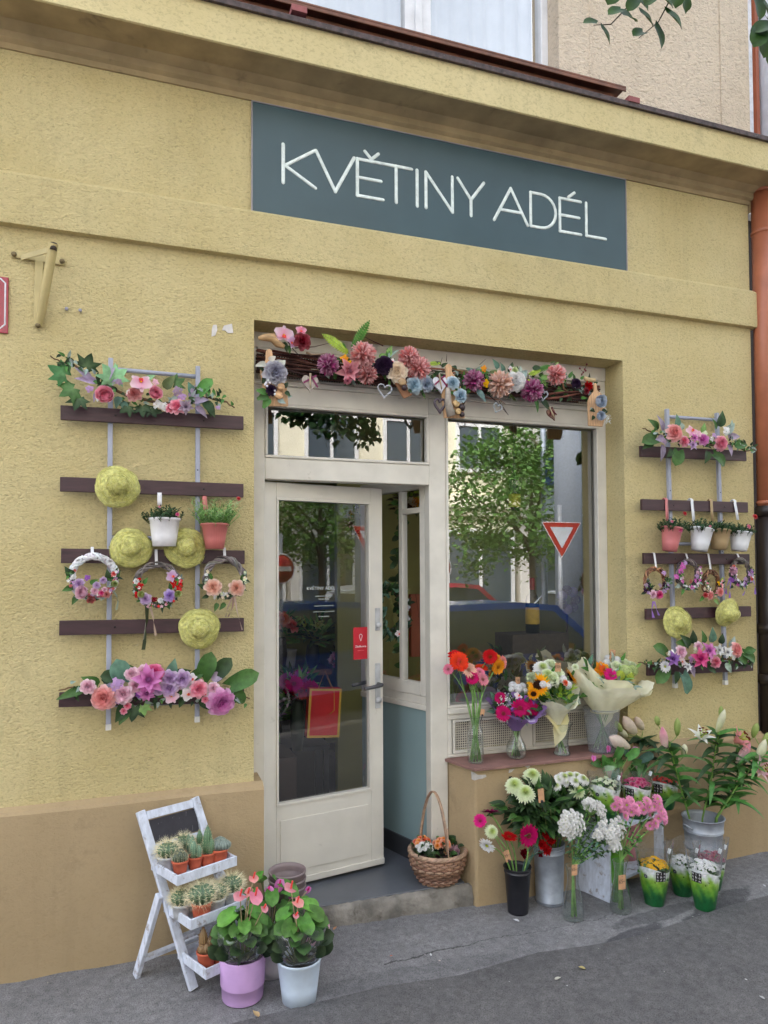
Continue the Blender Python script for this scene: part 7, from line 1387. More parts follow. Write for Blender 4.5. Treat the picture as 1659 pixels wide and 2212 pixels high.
kalanchoe('L',880,1420,1565,1860,140,72,'white','white flowering kalanchoe in a green printed sleeve, middle one standing behind on the ground',gnd('L',880,1850).y+.03,label_off=.7)
kalanchoe('L',1060,1420,1610,1960,152,78,'white','white flowering kalanchoe in a green printed sleeve, right front one on the ground',gnd('L',1050,1940).y,label_off=-.40,sticker=False)
kalanchoe('L',1110,1390,1530,1840,140,72,'magenta','magenta flowering kalanchoe in a sleeve behind the front white one on the ground',gnd('L',1060,1945).y+.16,lbl=False,sticker=False)
ZT=CO.z+zt1+.019
def on_shelf(x,y): return gnd('L',x,y,ZT).y
ys=cf.y+.14
kalanchoe('L',240,835,925,1205,140,74,'greenwhite','pale cream budded kalanchoe in a sleeve, left one on top of the step shelf',ys-.04,ZT,lbl=False,nfl=18)
kalanchoe('L',500,800,925,1215,140,74,'hotpink','bright pink flowering kalanchoe in a sleeve, middle one on top of the step shelf',ys-.02,ZT,label_off=-.40,sticker=False)
kalanchoe('L',725,775,890,1160,140,74,'coral','coral red flowering kalanchoe in a sleeve, right one on top of the step shelf',ys+.05,ZT,label_off=-.32,sticker=False)
# pots on the lower board
for (x,c,lb,rr_) in ((.20,(236,232,224),'cream flower pot standing on the lower board of the step shelf',.055),(.355,(206,140,148),'dusty pink flower pot on the lower board of the step shelf',.062)):
    P=CO+CP(x,.13,.101); t=thing('flower_pot',lb,'flower pot',P,'flower pots on the lower shelf board'); pot_mesh(rr_*.72,rr_,.15 if rr_<.06 else .20,lin(c),'satin','pot',t,n=32,lip=.001); soil(t,rr_*.9,.12)
# small wire/wicker cage on the shelf
P=CO+CP(.10,.15,.101); t=thing('wire_basket','small brown wire basket in the shadow of the step shelf','basket',P); mb=MB(); mb.col=lin((110,74,56))
for i in range(12):
    a=2*PI*i/12; mb.tube([Vector((.045*math.cos(a),.045*math.sin(a),0)),Vector((.05*math.cos(a),.05*math.sin(a),.19))],.0016,5)
for k in range(11): mb.tube([Vector(((.045+.0005*k)*math.cos(2*PI*i/24),(.045+.0005*k)*math.sin(2*PI*i/24),.018*k)) for i in range(25)],.0014,5)
mb.build('mesh','satin',t)
# ------------------------------------------------------------------ lilies
BL=at('L',1045,1200,-.20); BL.z=gz(0,-.2); hl=at('L',1045,1185,-.20).z-BL.z; rl1=msz('L',172,BL+Vector((0,0,hl)))*.93
bucket(BL,rl1*.72,rl1,hl,'grey zinc bucket of lilies with two side handles, beside the right wall',zinc,'metal',(.52,.78,.80),'metal_bucket',.006,True)
topL=BL+Vector((0,0,hl)); LGp='tall lily stems in the zinc bucket and the pot'
def bud(mb,P,d,L,w,c0,c1):
    M=frame(d); M=Matrix.Translation(P)@M; n=12; pr=[(0,.10),(.1,.30),(.3,.44),(.55,.50),(.75,.42),(.9,.24),(1,.04)]; vs=[];cs=[]
    for u,q in pr:
        for j in range(n): a=2*PI*j/n; k=q*w*(1+.10*math.cos(3*a)); vs.append(M@Vector((k*math.cos(a),k*math.sin(a),u*L))); cs.append(mixv(c0,c1,u)if j%4 else mixv(c1,c0,.4))
    mb.add(vs,[(i*n+j,i*n+(j+1)%n,(i+1)*n+(j+1)%n,(i+1)*n+j) for i in range(len(pr)-1) for j in range(n)],cs)
GB,WB,PB=lin((150,176,92)),lin((236,232,210)),lin((226,140,172))
def lily(label,pts,base,buds,blooms,Y,nleaf=16,ll=.15,seed=0,lc=('mid','green','green','dark'),name='lily',spread=1.,lw=.036):
    t=thing(name,label,'lily',base,LGp); b=Vector(base); r=random.Random(seed)
    ctrl=[Vector((0,0,0))]+[at('L',x,y,Y+dy)-b for x,y,dy in pts]; p=[]
    for i in range(len(ctrl)-1):
        for k in range(5): p.append(ctrl[i].lerp(ctrl[i+1],k/5))
    p.append(ctrl[-1]); mb=MB(); stalk(mb,p,.0062,jit(lin((112,150,70)),.12),.003); mb.build('stem','leaf',t)
    fo=MB(); n=len(p)
    for i in range(nleaf):
        u=.34+.62*i/nleaf; j=min(n-2,int(u*(n-1))); q=p[j].lerp(p[j+1],u*(n-1)-j); a=i*2.39996+r.uniform(-.5,.5); up_=r.uniform(.1,.75); d=Vector((math.cos(a),math.sin(a)*.8,up_)); L=ll*r.uniform(.7,1.2)
        c=jit(GR[r.choice(lc)],.15,r); fo.petal(dirframe(q,d,(0,-.3,.9)),L,lw*r.uniform(.8,1.2),-r.uniform(.6,1.9),.2,c,mixv(c,(.4,.5,.3),.1),'lance',8,2,.01,.25)
    fo.build('foliage','leaf',t)
    sm_=MB()
    for (x,y,L,w,ang,kind,dy) in buds:
        P=at('L',x,y,Y+dy)-b; d=Vector((math.cos(rad(ang)),-.15,math.sin(rad(ang)))); L=msz('L',L*1.12,P+b); w=msz('L',w*1.15,P+b); c={'g':(GB,lin((176,190,120))),'w':(lin((200,206,150)),WB),'p':(WB,PB),'c':(lin((232,228,196)),lin((244,222,216)))}[kind]
        P0=P-d.normalized()*L*.5; m2=MB(); bud(m2,P0,d,L,w,*c); m2.build('bud','petal',t)
        j=min(range(n//2,n),key=lambda k:(p[k]-P0).length); sm_.tube(bez(p[j],p[j].lerp(P0,.6)+Vector((0,0,-.01)),P0,5),.0022,5,lin((128,160,80)))
    for (x,y,R_,d,c,dy) in blooms:
        P=at('L',x,y,Y+dy); bloom(t,'spike',c,P,Vector(d),msz('L',R_*1.1,P),origin=b); P0=P-b; j=min(range(n//2,n),key=lambda k:(p[k]-P0).length); sm_.tube(bez(p[j],p[j].lerp(P0,.6)+Vector((0,0,-.02)),P0,5),.0022,5,lin((128,160,80)))
    sm_.build('flower_stems','leaf',t); return t
yl=BL.y
lily('tall lily stem with pale buds rising highest beside the wall',[(1040,1200,0),(1110,900,0),(1150,620,0),(1180,480,.0)],BL+Vector((-.02,0,.03)),[(1190,400,180,50,72,'w',0),(1192,330,100,34,95,'g',.01)],[(1020,560,110,(-.1,-.55,1),'white',-.01)],yl,27,.175,11)
lily('lily stem with open pink and white flowers leaning right',[(1150,1200,0),(1280,1000,0),(1340,800,0),(1330,600,0)],BL+Vector((.03,-.01,.03)),[(1375,665,180,60,52,'p',-.03),(1470,480,110,44,80,'g',.0),(1320,500,90,34,75,'g',.03)],[(1300,575,120,(.55,-.7,.6),'rose',-.02)],yl,27,.175,13)
lily('lily stem with green buds reaching farthest right over the pavement',[(1160,1200,-.02),(1330,930,-.04),(1480,740,-.05),(1540,650,-.05)],BL+Vector((.04,-.04,.03)),[(1520,650,190,62,70,'w',-.05),(1480,470,100,40,82,'g',-.02),(1560,560,120,44,80,'g',-.04)],[(1470,800,110,(.3,-.9,.3),'palepink',-.06),(1545,830,120,(.5,-.9,.1),'pink',-.05)],yl-.02,28,.175,17)
lily('lily stem with a pink bud and green buds leaning left over the sleeved plants',[(930,1190,0),(860,950,0),(800,720,-.02),(770,580,-.02)],BL+Vector((-.05,0,.03)),[(722,540,180,58,106,'p',-.03),(668,398,80,40,110,'g',-.01),(832,450,140,46,95,'g',.0),(890,640,90,48,92,'w',-.01)],[],yl,27,.165,19)
PLy=ys+.09
t=thing('lily_pot','dark pot of lilies behind the sleeved kalanchoes on the step shelf','flower pot',Vector((at('L',520,1100,PLy).x,PLy,ZT))); pot_mesh(.05,.062,.12,lin((40,44,40)),'matte','pot',t,n=28); soil(t,.055,.1)
PB0=Vector(t.location)+Vector((0,0,.10))
lily('potted lily with large cream buds at the left, in front of the milky bucket',[(535,800,0),(545,620,0),(540,540,0)],PB0,[(440,435,190,80,132,'c',-.02),(520,420,130,60,128,'c',.01),(355,578,230,92,152,'c',-.05),(350,445,110,44,128,'g',-.03),(390,500,100,46,140,'w',-.01)],[],PLy,26,.17,23,('dark','deep','mid'),'lily_plant',1.,.040)
# little anthurium plant peeping above the left sleeve
P=Vector((at('L',300,900,ys+.05).x,ys+.06,ZT)); t=thing('potted_anthurium','small anthurium with violet curled flowers behind the cream kalanchoe on the step shelf','potted plant',P); pot_mesh(.03,.042,.09,lin((44,54,44)),'matte','pot',t,n=24)
fo=MB()
for (x,y,L,ang) in ((200,760,110,160),(230,770,100,100),(240,790,110,20),(330,700,120,70),(300,740,120,150),(420,690,130,120),(430,700,120,40),(380,720,110,200),(470,740,110,-10),(540,720,120,30),(330,800,110,240),(450,790,120,-60),(560,760,90,70)):
    q=at('L',x,y,P.y-.02+rnd.uniform(-.03,.03))-P; LL=msz('L',L,P); leaf(fo,q,d2(ang,.35),(0,-1,.6),LL,LL*.62,GR[rnd.choice(['mid','green','blue','yellowg' if x>520 else 'green'])],'heart'); fo.tube(bez((0,0,.08),Vector((q.x*.5,q.y*.5,q.z*.8)),q,5),.002,5,GR['light'])
fo.build('foliage','leaf',t)
for (x,y,R_,d) in ((265,640,55,(-.2,-.2,1)),(480,650,60,(.7,-.3,.6)),(145,700,45,(-.3,-.3,-1)),(440,665,40,(-.6,-.5,.4))):
    mb=MB(); p=at('L',x,y,P.y-.03)-P; spathe(mb,p,Vector(d).normalized(),msz('L',R_*.62,P),PAL['orchid']); o=mb.build('spathe','petal',t); s2=MB(); s2.capsule(p,p+Vector(d)*.02,.0025,PAL['magenta'],6); s2.build('spadix','satin',o)
# ================================================================== inside the shop
GYW=FY+.04
def inn(zn,x,y,Y): return at(zn,x,y,Y)
ct=thing('shop_counter','dark shop counter with a wooden top inside, seen through the door glass','counter',(.62,1.55,.125))
mb=MB(); mb.col=lin((40,34,32)); mb.box(-.75,.62,0,.5,0,.86); mb.build('body','satin',ct,bev=.004)
mb=MB(); mb.col=lin((150,112,72)); mb.box(-.80,.66,-.04,.54,.861,.90); mb.build('counter_top','wood',ct,bev=.004)
CT=1.026
def at_in(zn,x,y,Y): return at(zn,x,y,Y)
pw=thing('partition_wall','olive green partition wall inside the shop behind the counter','wall',(.6,2.3,0)); mb=MB(); mb.box(-1.2,.70,0,.06,.13,2.95); mb.box(.70,2.68,-.85,-.79,.13,2.95); mb.build('panel','inner_wall',pw)
P=at('H',385,1315,.62); rb_=thing('gift_bag','flat red paper bag with a gold edge hanging inside the door glass','paper bag',P)
w=msz('H',86,P);h=msz('H',126,P); F=R4('Y',.06)
mb=MB(); mb.box(-w,w,-.03,.03,-h,h,lin((226,62,66)),F); mb.build('bag','paper',rb_)
mb=MB(); g=lin((206,160,60))
for q in ((-w,w,-h-.0,-h+.012),(-w,w,h-.012,h),(-w,-w+.012,-h+.0121,h-.0121),(w-.012,w,-h+.0121,h-.0121)): mb.box(q[0],q[1],-.0335,-.0305,q[2],q[3],g,F)
mb.build('gold_edge','satin',rb_)
mb=MB(); mb.tube([F@Vector((-.04,-.02,h)),F@Vector((-.01,-.03,h+.10)),F@Vector((.05,-.03,h-.02)),F@Vector((.055,-.035,h-.12)),F@Vector((.03,-.035,h-.14))],.0022,5,lin((214,150,60))); mb.build('handle','matte',rb_)
P=at('H',575,310,1.5); t=thing('dried_wreath','brown dried flower wreath hanging on the olive wall inside','wreath',P); mb=MB(); bush(mb,(0,0,0),msz('H',72,P),150,.06,.03,[GR['brown'],GR['olive'],lin((150,110,60)) and GR['brown'],GR['yellowg']],'ovate',(1,.4,1)); mb.build('leaves','leaf',t)
for i in range(9): a=i*.7; bloom(t,'carnation',['brown','amber','dusty'][i%3],(.09*math.cos(a),-.04,.10*math.sin(a)),(0,-1,.1),.035,origin=(0,0,0))
P=Vector((1.36,.52,at('H',740,790,.5).z)); t=thing('leaf_wreath','green leaf wreath with white star flowers beside the door handle','wreath',P)
rw=.115; mb=MB(); 
for i in range(150):
    a=rnd.uniform(0,6.28); q=Vector((rw*.5*math.cos(a),rw*.5*math.cos(a)*-.6+rnd.uniform(-.03,.03),rw*1.05*math.sin(a)))+Vector((rnd.uniform(-.03,.03),rnd.uniform(-.03,.0),rnd.uniform(-.03,.03))); leaf(mb,q,d2(math.degrees(a)+rnd.uniform(-80,80),.5),(0,-1,.2),.045,.02,GR[rnd.choice(['dark','deep','blue'])],'ovate')
mb.build('leaves','leaf',t)
mb=MB(); 
for k in range(3): mb.tube([Vector((rw*.5*math.cos(a),-rw*.3*math.cos(a)+.01*k,rw*1.05*math.sin(a))) for a in [2*PI*i/24 for i in range(25)]],.009,6,lin((104,66,48)))
mb.build('wicker_ring','wicker',t)
for a in (.2,-.3,-.8,.6,-1.4): bloom(t,'orchid','white',(rw*.5*math.cos(a)+.01,-.08,rw*1.05*math.sin(a)),(-.2,-1,.1),.022,origin=(0,0,0))
def indoor_vase(zn,x,y,Y,lb,kind,cks,col,nfl=9,hv=.22,r=.05,rf=.05,zb=None):
    P=at(zn,x,y,Y); P.z=zb if zb else P.z; t=thing('indoor_vase',lb,'vase of flowers',P); mb=MB(); mb.lathe([(.001,0),(r*.7,0),(r,hv*.5),(r*.8,hv)],24,lin(col)); mb.build('vase','satin',t); fo=MB(); bush(fo,(0,0,hv+.06),.13,60,.11,.03,[GR['green'],GR['light'],GR['dark']],'lance',(1,.8,.8)); fo.build('foliage','leaf',t)
    for i in range(nfl): a=i*2.4; q=.10*math.sqrt((i+.5)/nfl); bloom(t,kind,cks[i%len(cks)],(q*math.cos(a),q*math.sin(a)-.03,hv+.10+rnd.uniform(-.03,.06)),(q*6*math.cos(a),-.8,.7),rf,origin=(0,0,0))
indoor_vase('H',160,950,1.6,'vase of orange roses on the counter at the left behind the door glass','rose',['orange','coral'],(60,54,50),8,.22,.05,.045,CT)
indoor_vase('H',330,980,1.62,'vase of pale green lilies on the counter in the middle behind the door glass','spike',['greenish','lime'],(52,48,46),5,.16,.05,.05,CT)
indoor_vase('H',250,1500,1.05,'tall glass vase with pink gerberas on a dark plinth behind the door glass','gerbera',['orchid','magenta','coral','hotpink'],(70,84,70),8,.30,.045,.06,.60)
indoor_vase('H',110,1450,1.25,'violet lilies and leaves low behind the left of the door glass','spike',['lilac','violet','palepink'],(50,44,44),7,.22,.06,.07,.50)
t=thing('display_plinth','dark brown display plinth behind the door glass','plinth',(.74,1.05,.128)); mb=MB(); mb.col=lin((74,58,54)); mb.box(-.14,.16,-.14,.2,0,.47); mb.build('block','satin',t,bev=.004)
t=thing('display_plinth','low dark plinth under the violet lilies behind the door glass','plinth',(.48,1.30,.128)); mb=MB(); mb.col=lin((60,50,48)); mb.box(-.2,.08,-.1,.2,0,.37); mb.build('block','satin',t,bev=.004)
t=thing('coffee_machine','dark coffee machine with a steel top on the counter','machine',(.80,1.80,CT)); mb=MB(); mb.col=lin((44,38,36)); mb.box(-.12,.12,0,.2,0,.30); mb.build('body','satin',t,bev=.006); mb=MB(); mb.col=(.6,.55,.48); mb.box(-.13,.13,-.01,.21,.301,.33); mb.build('top_plate','metal',t,bev=.004)
mb=MB(); mb.col=lin((190,150,90)); mb.box(-.10,.10,-.02,-.001,.20,.27); mb.build('front_panel','satin',t)
t=thing('steel_bucket','small steel bucket on the counter behind the door glass','bucket',(1.0,1.66,CT)); pot_mesh(.045,.06,.13,(.55,.55,.56),'metal','bucket',t,n=24)
P=at('P',1150,1160,1.6); t=thing('dried_bunch','round bunch of dried flowers on the counter','dried flowers',(P.x,1.64,CT)); mb=MB(); bush(mb,(0,0,.06),.08,60,.05,.02,[GR['olive'],GR['brown'],GR['sage']],'lance'); mb.build('leaves','leaf',t)
for i in range(8): a=i*.8; bloom(t,'rose',['salmon','peach','dusty'][i%3],(.08*math.cos(a),-.05,.05+.04*math.sin(a)),(0,-1,.3),.028,origin=(0,0,0))
t=thing('stool','dark bar stool inside the shop low behind the door glass','stool',(1.02,1.15,.128)); mb=MB(); mb.col=lin((34,38,48)); mb.box(-.14,.14,-.02,.24,.44,.47); mb.build('seat','satin',t)
for x,y in ((-.12,0),(.12,0),(-.12,.22),(.12,.22)): mb=MB(); mb.col=lin((28,32,40)); mb.box(x-.016,x+.016,y-.016,y+.016,0,.4399); mb.build('leg','satin',t)
# display window
SZH=.966
def bottle(x,Y,h,lb,cap,label_c,zb=SZH,tint='bottle'):
    t=thing('wine_bottle',lb,'bottle',(x,Y,zb)); r=h*.125; mb=MB(); mb.lathe([(.001,0),(r,.0),(r,h*.58),(r*.86,h*.66),(r*.38,h*.74),(r*.36,h*.82)],24,lin((26,44,26))); mb.build('glass','satin' if 0 else 'gloss',t); mb=MB(); mb.lathe([(r*.385,h*.78),(r*.40,h*.80),(r*.40,h*.995),(.001,h)],18,lin(cap)); mb.build('cap','satin',t); mb=MB(); mb.lathe([(r*1.015,h*.16),(r*1.015,h*.46)],24,lin(label_c)); mb.build('label','matte',t)
P=at('Q',870,620,.45); bottle(P.x,.45,.33,'wine bottle with a red cap and a yellow label in the display window',(150,24,40),(220,180,50),1.33 if P.z>1.2 else SZH)
st_=thing('display_box','pale box shelf carrying the wine bottle in the display window','display box',(P.x-.02,.47,SZH)); mb=MB(); mb.col=lin((96,84,70)); mb.box(-.16,.22,-.1,.12,0,.362); mb.build('box','matte',st_,bev=.003)
P2=at('E',590,1180,.5); t=thing('hanging_bottle','green bottle with a yellow label hanging high in the display window','bottle',P2); mb=MB(); mb.lathe([(.001,0),(.036,0),(.036,.16),(.03,.19),(.013,.22),(.012,.28)],20,lin((24,54,28))); mb.build('glass','gloss',t); mb=MB(); mb.lathe([(.0366,.02),(.0366,.10)],20,lin((210,196,60))); mb.build('label','matte',t); mb=MB(); mb.tube([(0,0,.28),(0,0,2.98-P2.z)],.001,4,(.6,.6,.6)); mb.build('cord','matte',t)
P=at('Q',835,1290,.42); t=thing('hydrangea_pot','dried grey lilac hydrangea in a pale stone pot in the display window','potted plant',(P.x,.42,SZH)); pot_mesh(.05,.055,.07,lin((150,146,138)),'matte','pot',t,n=24)
for i in range(7): a=i*2.4; q=.05*math.sqrt((i+.5)/7); bloom(t,'clusterhead','greywhite',(q*math.cos(a),q*math.sin(a)-.02,.10+.03*(1-q/.05)),(q*15*math.cos(a),-.7,.9),.042,origin=(0,0,0))
P=at('Q',1200,610,.5); t=thing('dried_hydrangea','brown dried hydrangea head on the right in the display window','dried flowers',(P.x,.5,P.z-.05))
for i in range(7): a=i*.9; bloom(t,'clusterhead','mauve' if i%2 else 'brown',(.05*math.cos(a),-.02,.06+.06*math.sin(a)),(0,-1,.2),.045,origin=(0,0,0))
mb=MB(); mb.tube([(0,0,0),(0,0,SZH-t.location.z)],.008,6,lin((80,60,50))); mb.build('stem','matte',t)
P=at('Q',700,1060,.5); t=thing('window_bush','dark green bushy plant low in the display window','potted plant',(P.x,.50,SZH)); pot_mesh(.07,.09,.10,lin((60,60,58)),'matte','pot',t,n=24); mb=MB(); bush(mb,(0,0,.16),.17,260,.05,.018,[GR['deep'],GR['dark'],GR['mid']],'lance',(1.25,.5,.95)); mb.build('leaves','leaf',t)
P=at('Q',1370,1140,.45); t=thing('leafy_sprig','dark leafy sprig at the right edge of the display window','plant',(P.x,.45,SZH)); mb=MB(); bush(mb,(0,0,.12),.10,40,.08,.05,[GR['deep'],GR['dark'],GR['olive']],'ovate'); mb.build('leaves','leaf',t)
t=thing('ivy_garland','trailing ivy garland hanging behind the narrow glazed return','garland',(1.43,.55,2.2)); mb=MB(); pts=[Vector((.012*math.sin(i*1.1),.01*math.cos(i),-.11*i)) for i in range(10)]; mb.tube(pts,.003,5,GR['dark']); 
for i in range(46): p=pts[i%10]+Vector((rnd.uniform(-.02,.02),rnd.uniform(-.02,.02),rnd.uniform(-.06,.06))); leaf(mb,p,d2(rnd.uniform(0,360),.4),(0,-1,.2),.06,.034,GR[rnd.choice(['mid','dark','green'])],'heart')
mb.build('leaves','leaf',t)
P=at('H',880,860,.75); t=thing('kraft_bag','salmon pink paper bag hanging behind the narrow glazed return','paper bag',P); mb=MB(); mb.box(-.05,.06,-.02,.02,-.19,.19,lin((206,122,98))); mb.build('bag','paper',t); mb=MB(); mb.tube([(-.02,-.02,.19),(0,-.022,.05),(.03,-.02,.19)],.002,5,lin((120,70,60))); mb.build('handle','matte',t)
P=at('H',815,190,.70); t=thing('dried_bouquet','hanging bunch of dried yellow and brown flowers above the narrow glazed return','dried flowers',P); mb=MB(); bush(mb,(0,0,0),.11,120,.05,.03,[GR['brown'],GR['yellowg'],GR['olive']],'ovate',(.7,.6,1.5)); mb.build('leaves','leaf',t)
for i in range(8): bloom(t,'carnation',['amber','brown','cream'][i%3],(rnd.uniform(-.06,.06),-.07,rnd.uniform(-.14,.14)),(0,-1,.1),.035,origin=(0,0,0))
# ================================================================== the far side of the street (seen in the panes)
def apt(x0,x1,y,H_,col,label,nx,floors,shop=True):
    t=thing('apartment_building',label,'building',((x0+x1)/2,y,-.17)); cx=(x0+x1)/2; W=x1-x0
    mb=MB(); mb.col=lin(col); mb.box(-W/2,W/2,-6,0,0,H_); mb.build('wall','matte',t)
    mb=MB(); mb.col=lin(tuple(min(255,c+14) for c in col)); 
    for z in (3.6,H_-.5): mb.box(-W/2-.05,W/2+.05,.001,.28,z,z+.35); mb.box(-W/2-.03,W/2+.03,.001,.16,z-.2,z-.001)
    mb.build('cornice','matte',t)
    for f in range(floors):
        for i in range(nx):
            xx=-W/2+W*(i+.5)/nx; z0=.6 if f==0 else 4.7+3.4*(f-1); hh=2.3 if f==0 else 1.9; ww=.95 if f==0 else .62
            wf=MB(); wf.col=lin((232,232,230)); wf.box(xx-ww-.1,xx+ww+.1,.002,.07,z0-.1,z0-.001); wf.box(xx-ww-.1,xx+ww+.1,.002,.07,z0+hh,z0+hh+.14); wf.box(xx-ww-.1,xx-ww,.002,.06,z0,z0+hh-.001); wf.box(xx+ww,xx+ww+.1,.002,.06,z0,z0+hh-.001); wf.box(xx-.04,xx+.04,.012,.055,z0,z0+hh-.001)
            if f: wf.box(xx-ww,xx-.041,.012,.05,z0+hh*.62,z0+hh*.68); wf.box(xx+.041,xx+ww,.012,.05,z0+hh*.62,z0+hh*.68)
            w=wf.build('window','matte',t); g=MB(); g.add([(xx-ww,.008,z0),(xx+ww,.008,z0),(xx+ww,.008,z0+hh),(xx-ww,.008,z0+hh)],[(0,1,2,3)],lin((70,80,88))); g.build('pane','gloss',w)
    return t
apt(-13,1.5,-14.,12.5,(222,219,212),'pale cream apartment building across the street, opposite the shop door',6,4)
apt(1.52,10.0,-14.,13.,(236,230,204),'pale yellow apartment building across the street, reflected in the display window',4,4)
apt(10.2,26,-14.,12.5,(236,232,224),'off white apartment building across the street, farthest right',6,4)
def car(x,y,col,label,L=4.3,W=1.78,H_=1.46,rz=0.,suv=False,cover=None):
    t=thing('parked_car',label,'car',(x,y,-.17),'cars parked along the street',rz); c=lin(col); hb=.78 if not suv else .92; hw=H_
    prof=[(-L/2,.32),(-L/2-.02,.55),(-L/2+.10,hb-.02),(-L/2+.35,hb),( -L/2+.55,hw*.86),(-L/2+.95,hw*.985),(-.1,hw),(.45,hw*.97),(1.05,hb+.06),(L/2-.55,hb-.06),(L/2-.12,hb-.16),(L/2,.55),(L/2-.02,.30)]
    def sec(p,yy):
        x_,z=p; k=1 if z<hb+.02 else 1-.26*(z-hb)/(hw-hb+1e-6); return Vector((x_,yy*W/2*k,z))
    mb=MB(); mb.col=c; k=len(prof); ys_=(-1,-.9,-.5,0,.5,.9,1); vs=[]
    for yy in ys_:
        for p in prof:
            v=sec(p,yy); v.z-= .03*abs(yy)**4 if p[1]>.6 else 0; vs.append(v)
    fs=[(i*k+j,(i+1)*k+j,(i+1)*k+j+1,i*k+j+1) for i in range(len(ys_)-1) for j in range(k-1)]; o=(len(ys_)-1)*k
    for base in (0,o): fs.append(tuple(base+j for j in range(k)))
    mb.add(vs,fs,None,True); b=mb.build('body','gloss',t,bev=.03)
    # glasshouse 4 mm proud of the body
    def glass(pts,nm):
        g=MB(); g.add(pts,[tuple(range(len(pts)))],(.02,.025,.03),False); g.build(nm,'gloss',t)
    for s in (-1,1):
        P_=[(-L/2+.52,hb+.05),(-L/2+.72,hw*.86),(-L/2+1.0,hw*.935),(-.1,hw*.945),(.38,hw*.92),(.92,hb+.07)]
        pts=[]
        for p in P_: v=sec(p,s*1.0); v.y+=s*.006; pts.append(v)
        glass(pts if s<0 else pts[::-1],'side_window')
    a,b_=(.52,hw*.945),(1.02,hb+.085); n_=Vector((.5,0,.6)).normalized()*.008
    glass([sec(a,-.85)+n_,sec(b_,-.85)+n_,sec(b_,.85)+n_,sec(a,.85)+n_],'windscreen')
    a,b_=(-L/2+.60,hw*.87),(-L/2+.40,hb+.03); n_=Vector((-.8,0,.5)).normalized()*.012
    glass([sec(a,-.8)+n_,sec(a,.8)+n_,sec(b_,.8)+n_,sec(b_,-.8)+n_],'rear_window')
    for sx in (-1,1):
        for s in (-1,1):
            m=MB(); m.lathe([(.12,-.1),(.30,-.1),(.325,-.07),(.325,.07),(.30,.1),(.12,.1)],28,(.02,.02,.02),Matrix.Translation((sx*L*.30,s*(W/2-.10),.325))@R4('X',PI/2)); w=m.build('wheel','car_tyre',t)
            m=MB()
            for q in range(7): a=q*2*PI/7; m.beam((sx*L*.30,s*(W/2+.004),.325),(sx*L*.30+.2*math.cos(a),s*(W/2+.004),.325+.2*math.sin(a)),.02,.045,(.5,.5,.52),up=(0,1,0))
            m.tube([(sx*L*.30+.21*math.cos(q*.3),s*(W/2+.004),.325+.21*math.sin(q*.3)) for q in range(22)],.015,6,(.5,.5,.52)); m.build('rim','metal',w)
    for s in (-1,1):
        m=MB(); m.ball((L/2-.10,s*W*.36,hb-.2),.11,10,6,(.8,.82,.85),(.6,1.3,.7)); m.build('headlight','gloss',t); m=MB(); m.ball((-L/2+.08,s*W*.40,hb-.02),.09,10,6,lin((190,20,24)),(.7,.9,1.6)); m.build('tail_light','gloss',t)
        m=MB(); m.ball((.80,s*(W/2+.06),hb+.10),.09,8,6,c,(.6,1,.75)); m.build('side_mirror','gloss',t)
    return t
car(4.7,-5.0,(36,66,124),'dark blue car parked at the near kerb behind the viewer, reflected low in the window',4.4,1.8,1.47)
car(-.3,-5.0,(40,44,54),'dark grey car parked at the near kerb to the left of the blue one',4.3,1.8,1.45)
car(-1.9,-10.4,(226,228,232),'white sport utility car parked on the far side of the street',4.5,1.85,1.66,PI,True)
car(6.5,-10.8,(196,60,84),'raspberry red sport utility car parked on the far side of the street',4.4,1.85,1.62,0,True)
car(11.1,-10.8,(228,230,234),'white hatchback parked on the far side beyond the red car',4.1,1.78,1.55,0)
car(7.9,-7.6,(214,218,224),'silver white estate car waiting in the street right of the blue one',4.4,1.8,1.52,PI)
def tree(x,y,H_,R_,n,label,seed,col,trunk_r=.14,sq=(1,1,.9),lean=0,z0=-.17,leaf_s=.16,gap=.5):
    t=thing('street_tree',label,'tree',(x,y,z0)); r=random.Random(seed); mb=MB(); bc=lin((86,74,62)); top=H_-R_*1.1
    mb.tube([(0,0,0),(.03,.02,top*.5),(lean*.5,0,top),(lean,.05,H_-R_*.6)],[trunk_r*1.3,trunk_r,trunk_r*.8,trunk_r*.4],12,bc); limbs=[]
    for i in range(9):
        a=i*2.4; b0=Vector((lean*.4,0,top*(.78+.03*i))); e=Vector((lean+R_*.8*math.cos(a),R_*.8*math.sin(a)*sq[1],H_-R_*(1.1-.17*i*.6))); pts=bez(b0,b0.lerp(e,.5)+Vector((0,0,.3)),e,6); mb.tube(pts,[trunk_r*.5*(1-.85*k/6) for k in range(7)],7,bc); limbs.append(pts)
    mb.build('trunk','bark',t); fo=MB(); C=Vector((lean,0,H_-R_*.9)); clumps=[]
    for i in range(46):
        z=r.uniform(-.8,1); q=math.sqrt(1-z*z); a=r.uniform(0,6.28); k=R_*r.uniform(.45,1.); clumps.append((C+Vector((k*q*math.cos(a)*sq[0],k*q*math.sin(a)*sq[1],k*z*sq[2])),r.uniform(.25,.48)*R_*.75))
    for i in range(n):
        c,cr=clumps[i%len(clumps)]; d=Vector((r.gauss(0,1),r.gauss(0,1),r.gauss(0,.7))); d=d.normalized()*cr*r.random()**.5; p=c+d; L=leaf_s*r.uniform(.6,1.2); dd=Vector((r.uniform(-1,1),r.uniform(-1,1),r.uniform(-.8,.5))).normalized(); nn=Vector((r.uniform(-.6,.6),r.uniform(-.6,.6),1)); M=dirframe(p,dd,nn); w=L*.4; cc=jit(col,.3,r)
        fo.add([M@Vector((0,0,0)),M@Vector((w,L*.45,.02*L)),M@Vector((0,L,-.1*L)),M@Vector((-w,L*.45,.02*L))],[(0,1,2,3)],cc)
    fo.build('crown','leaf',t); return t
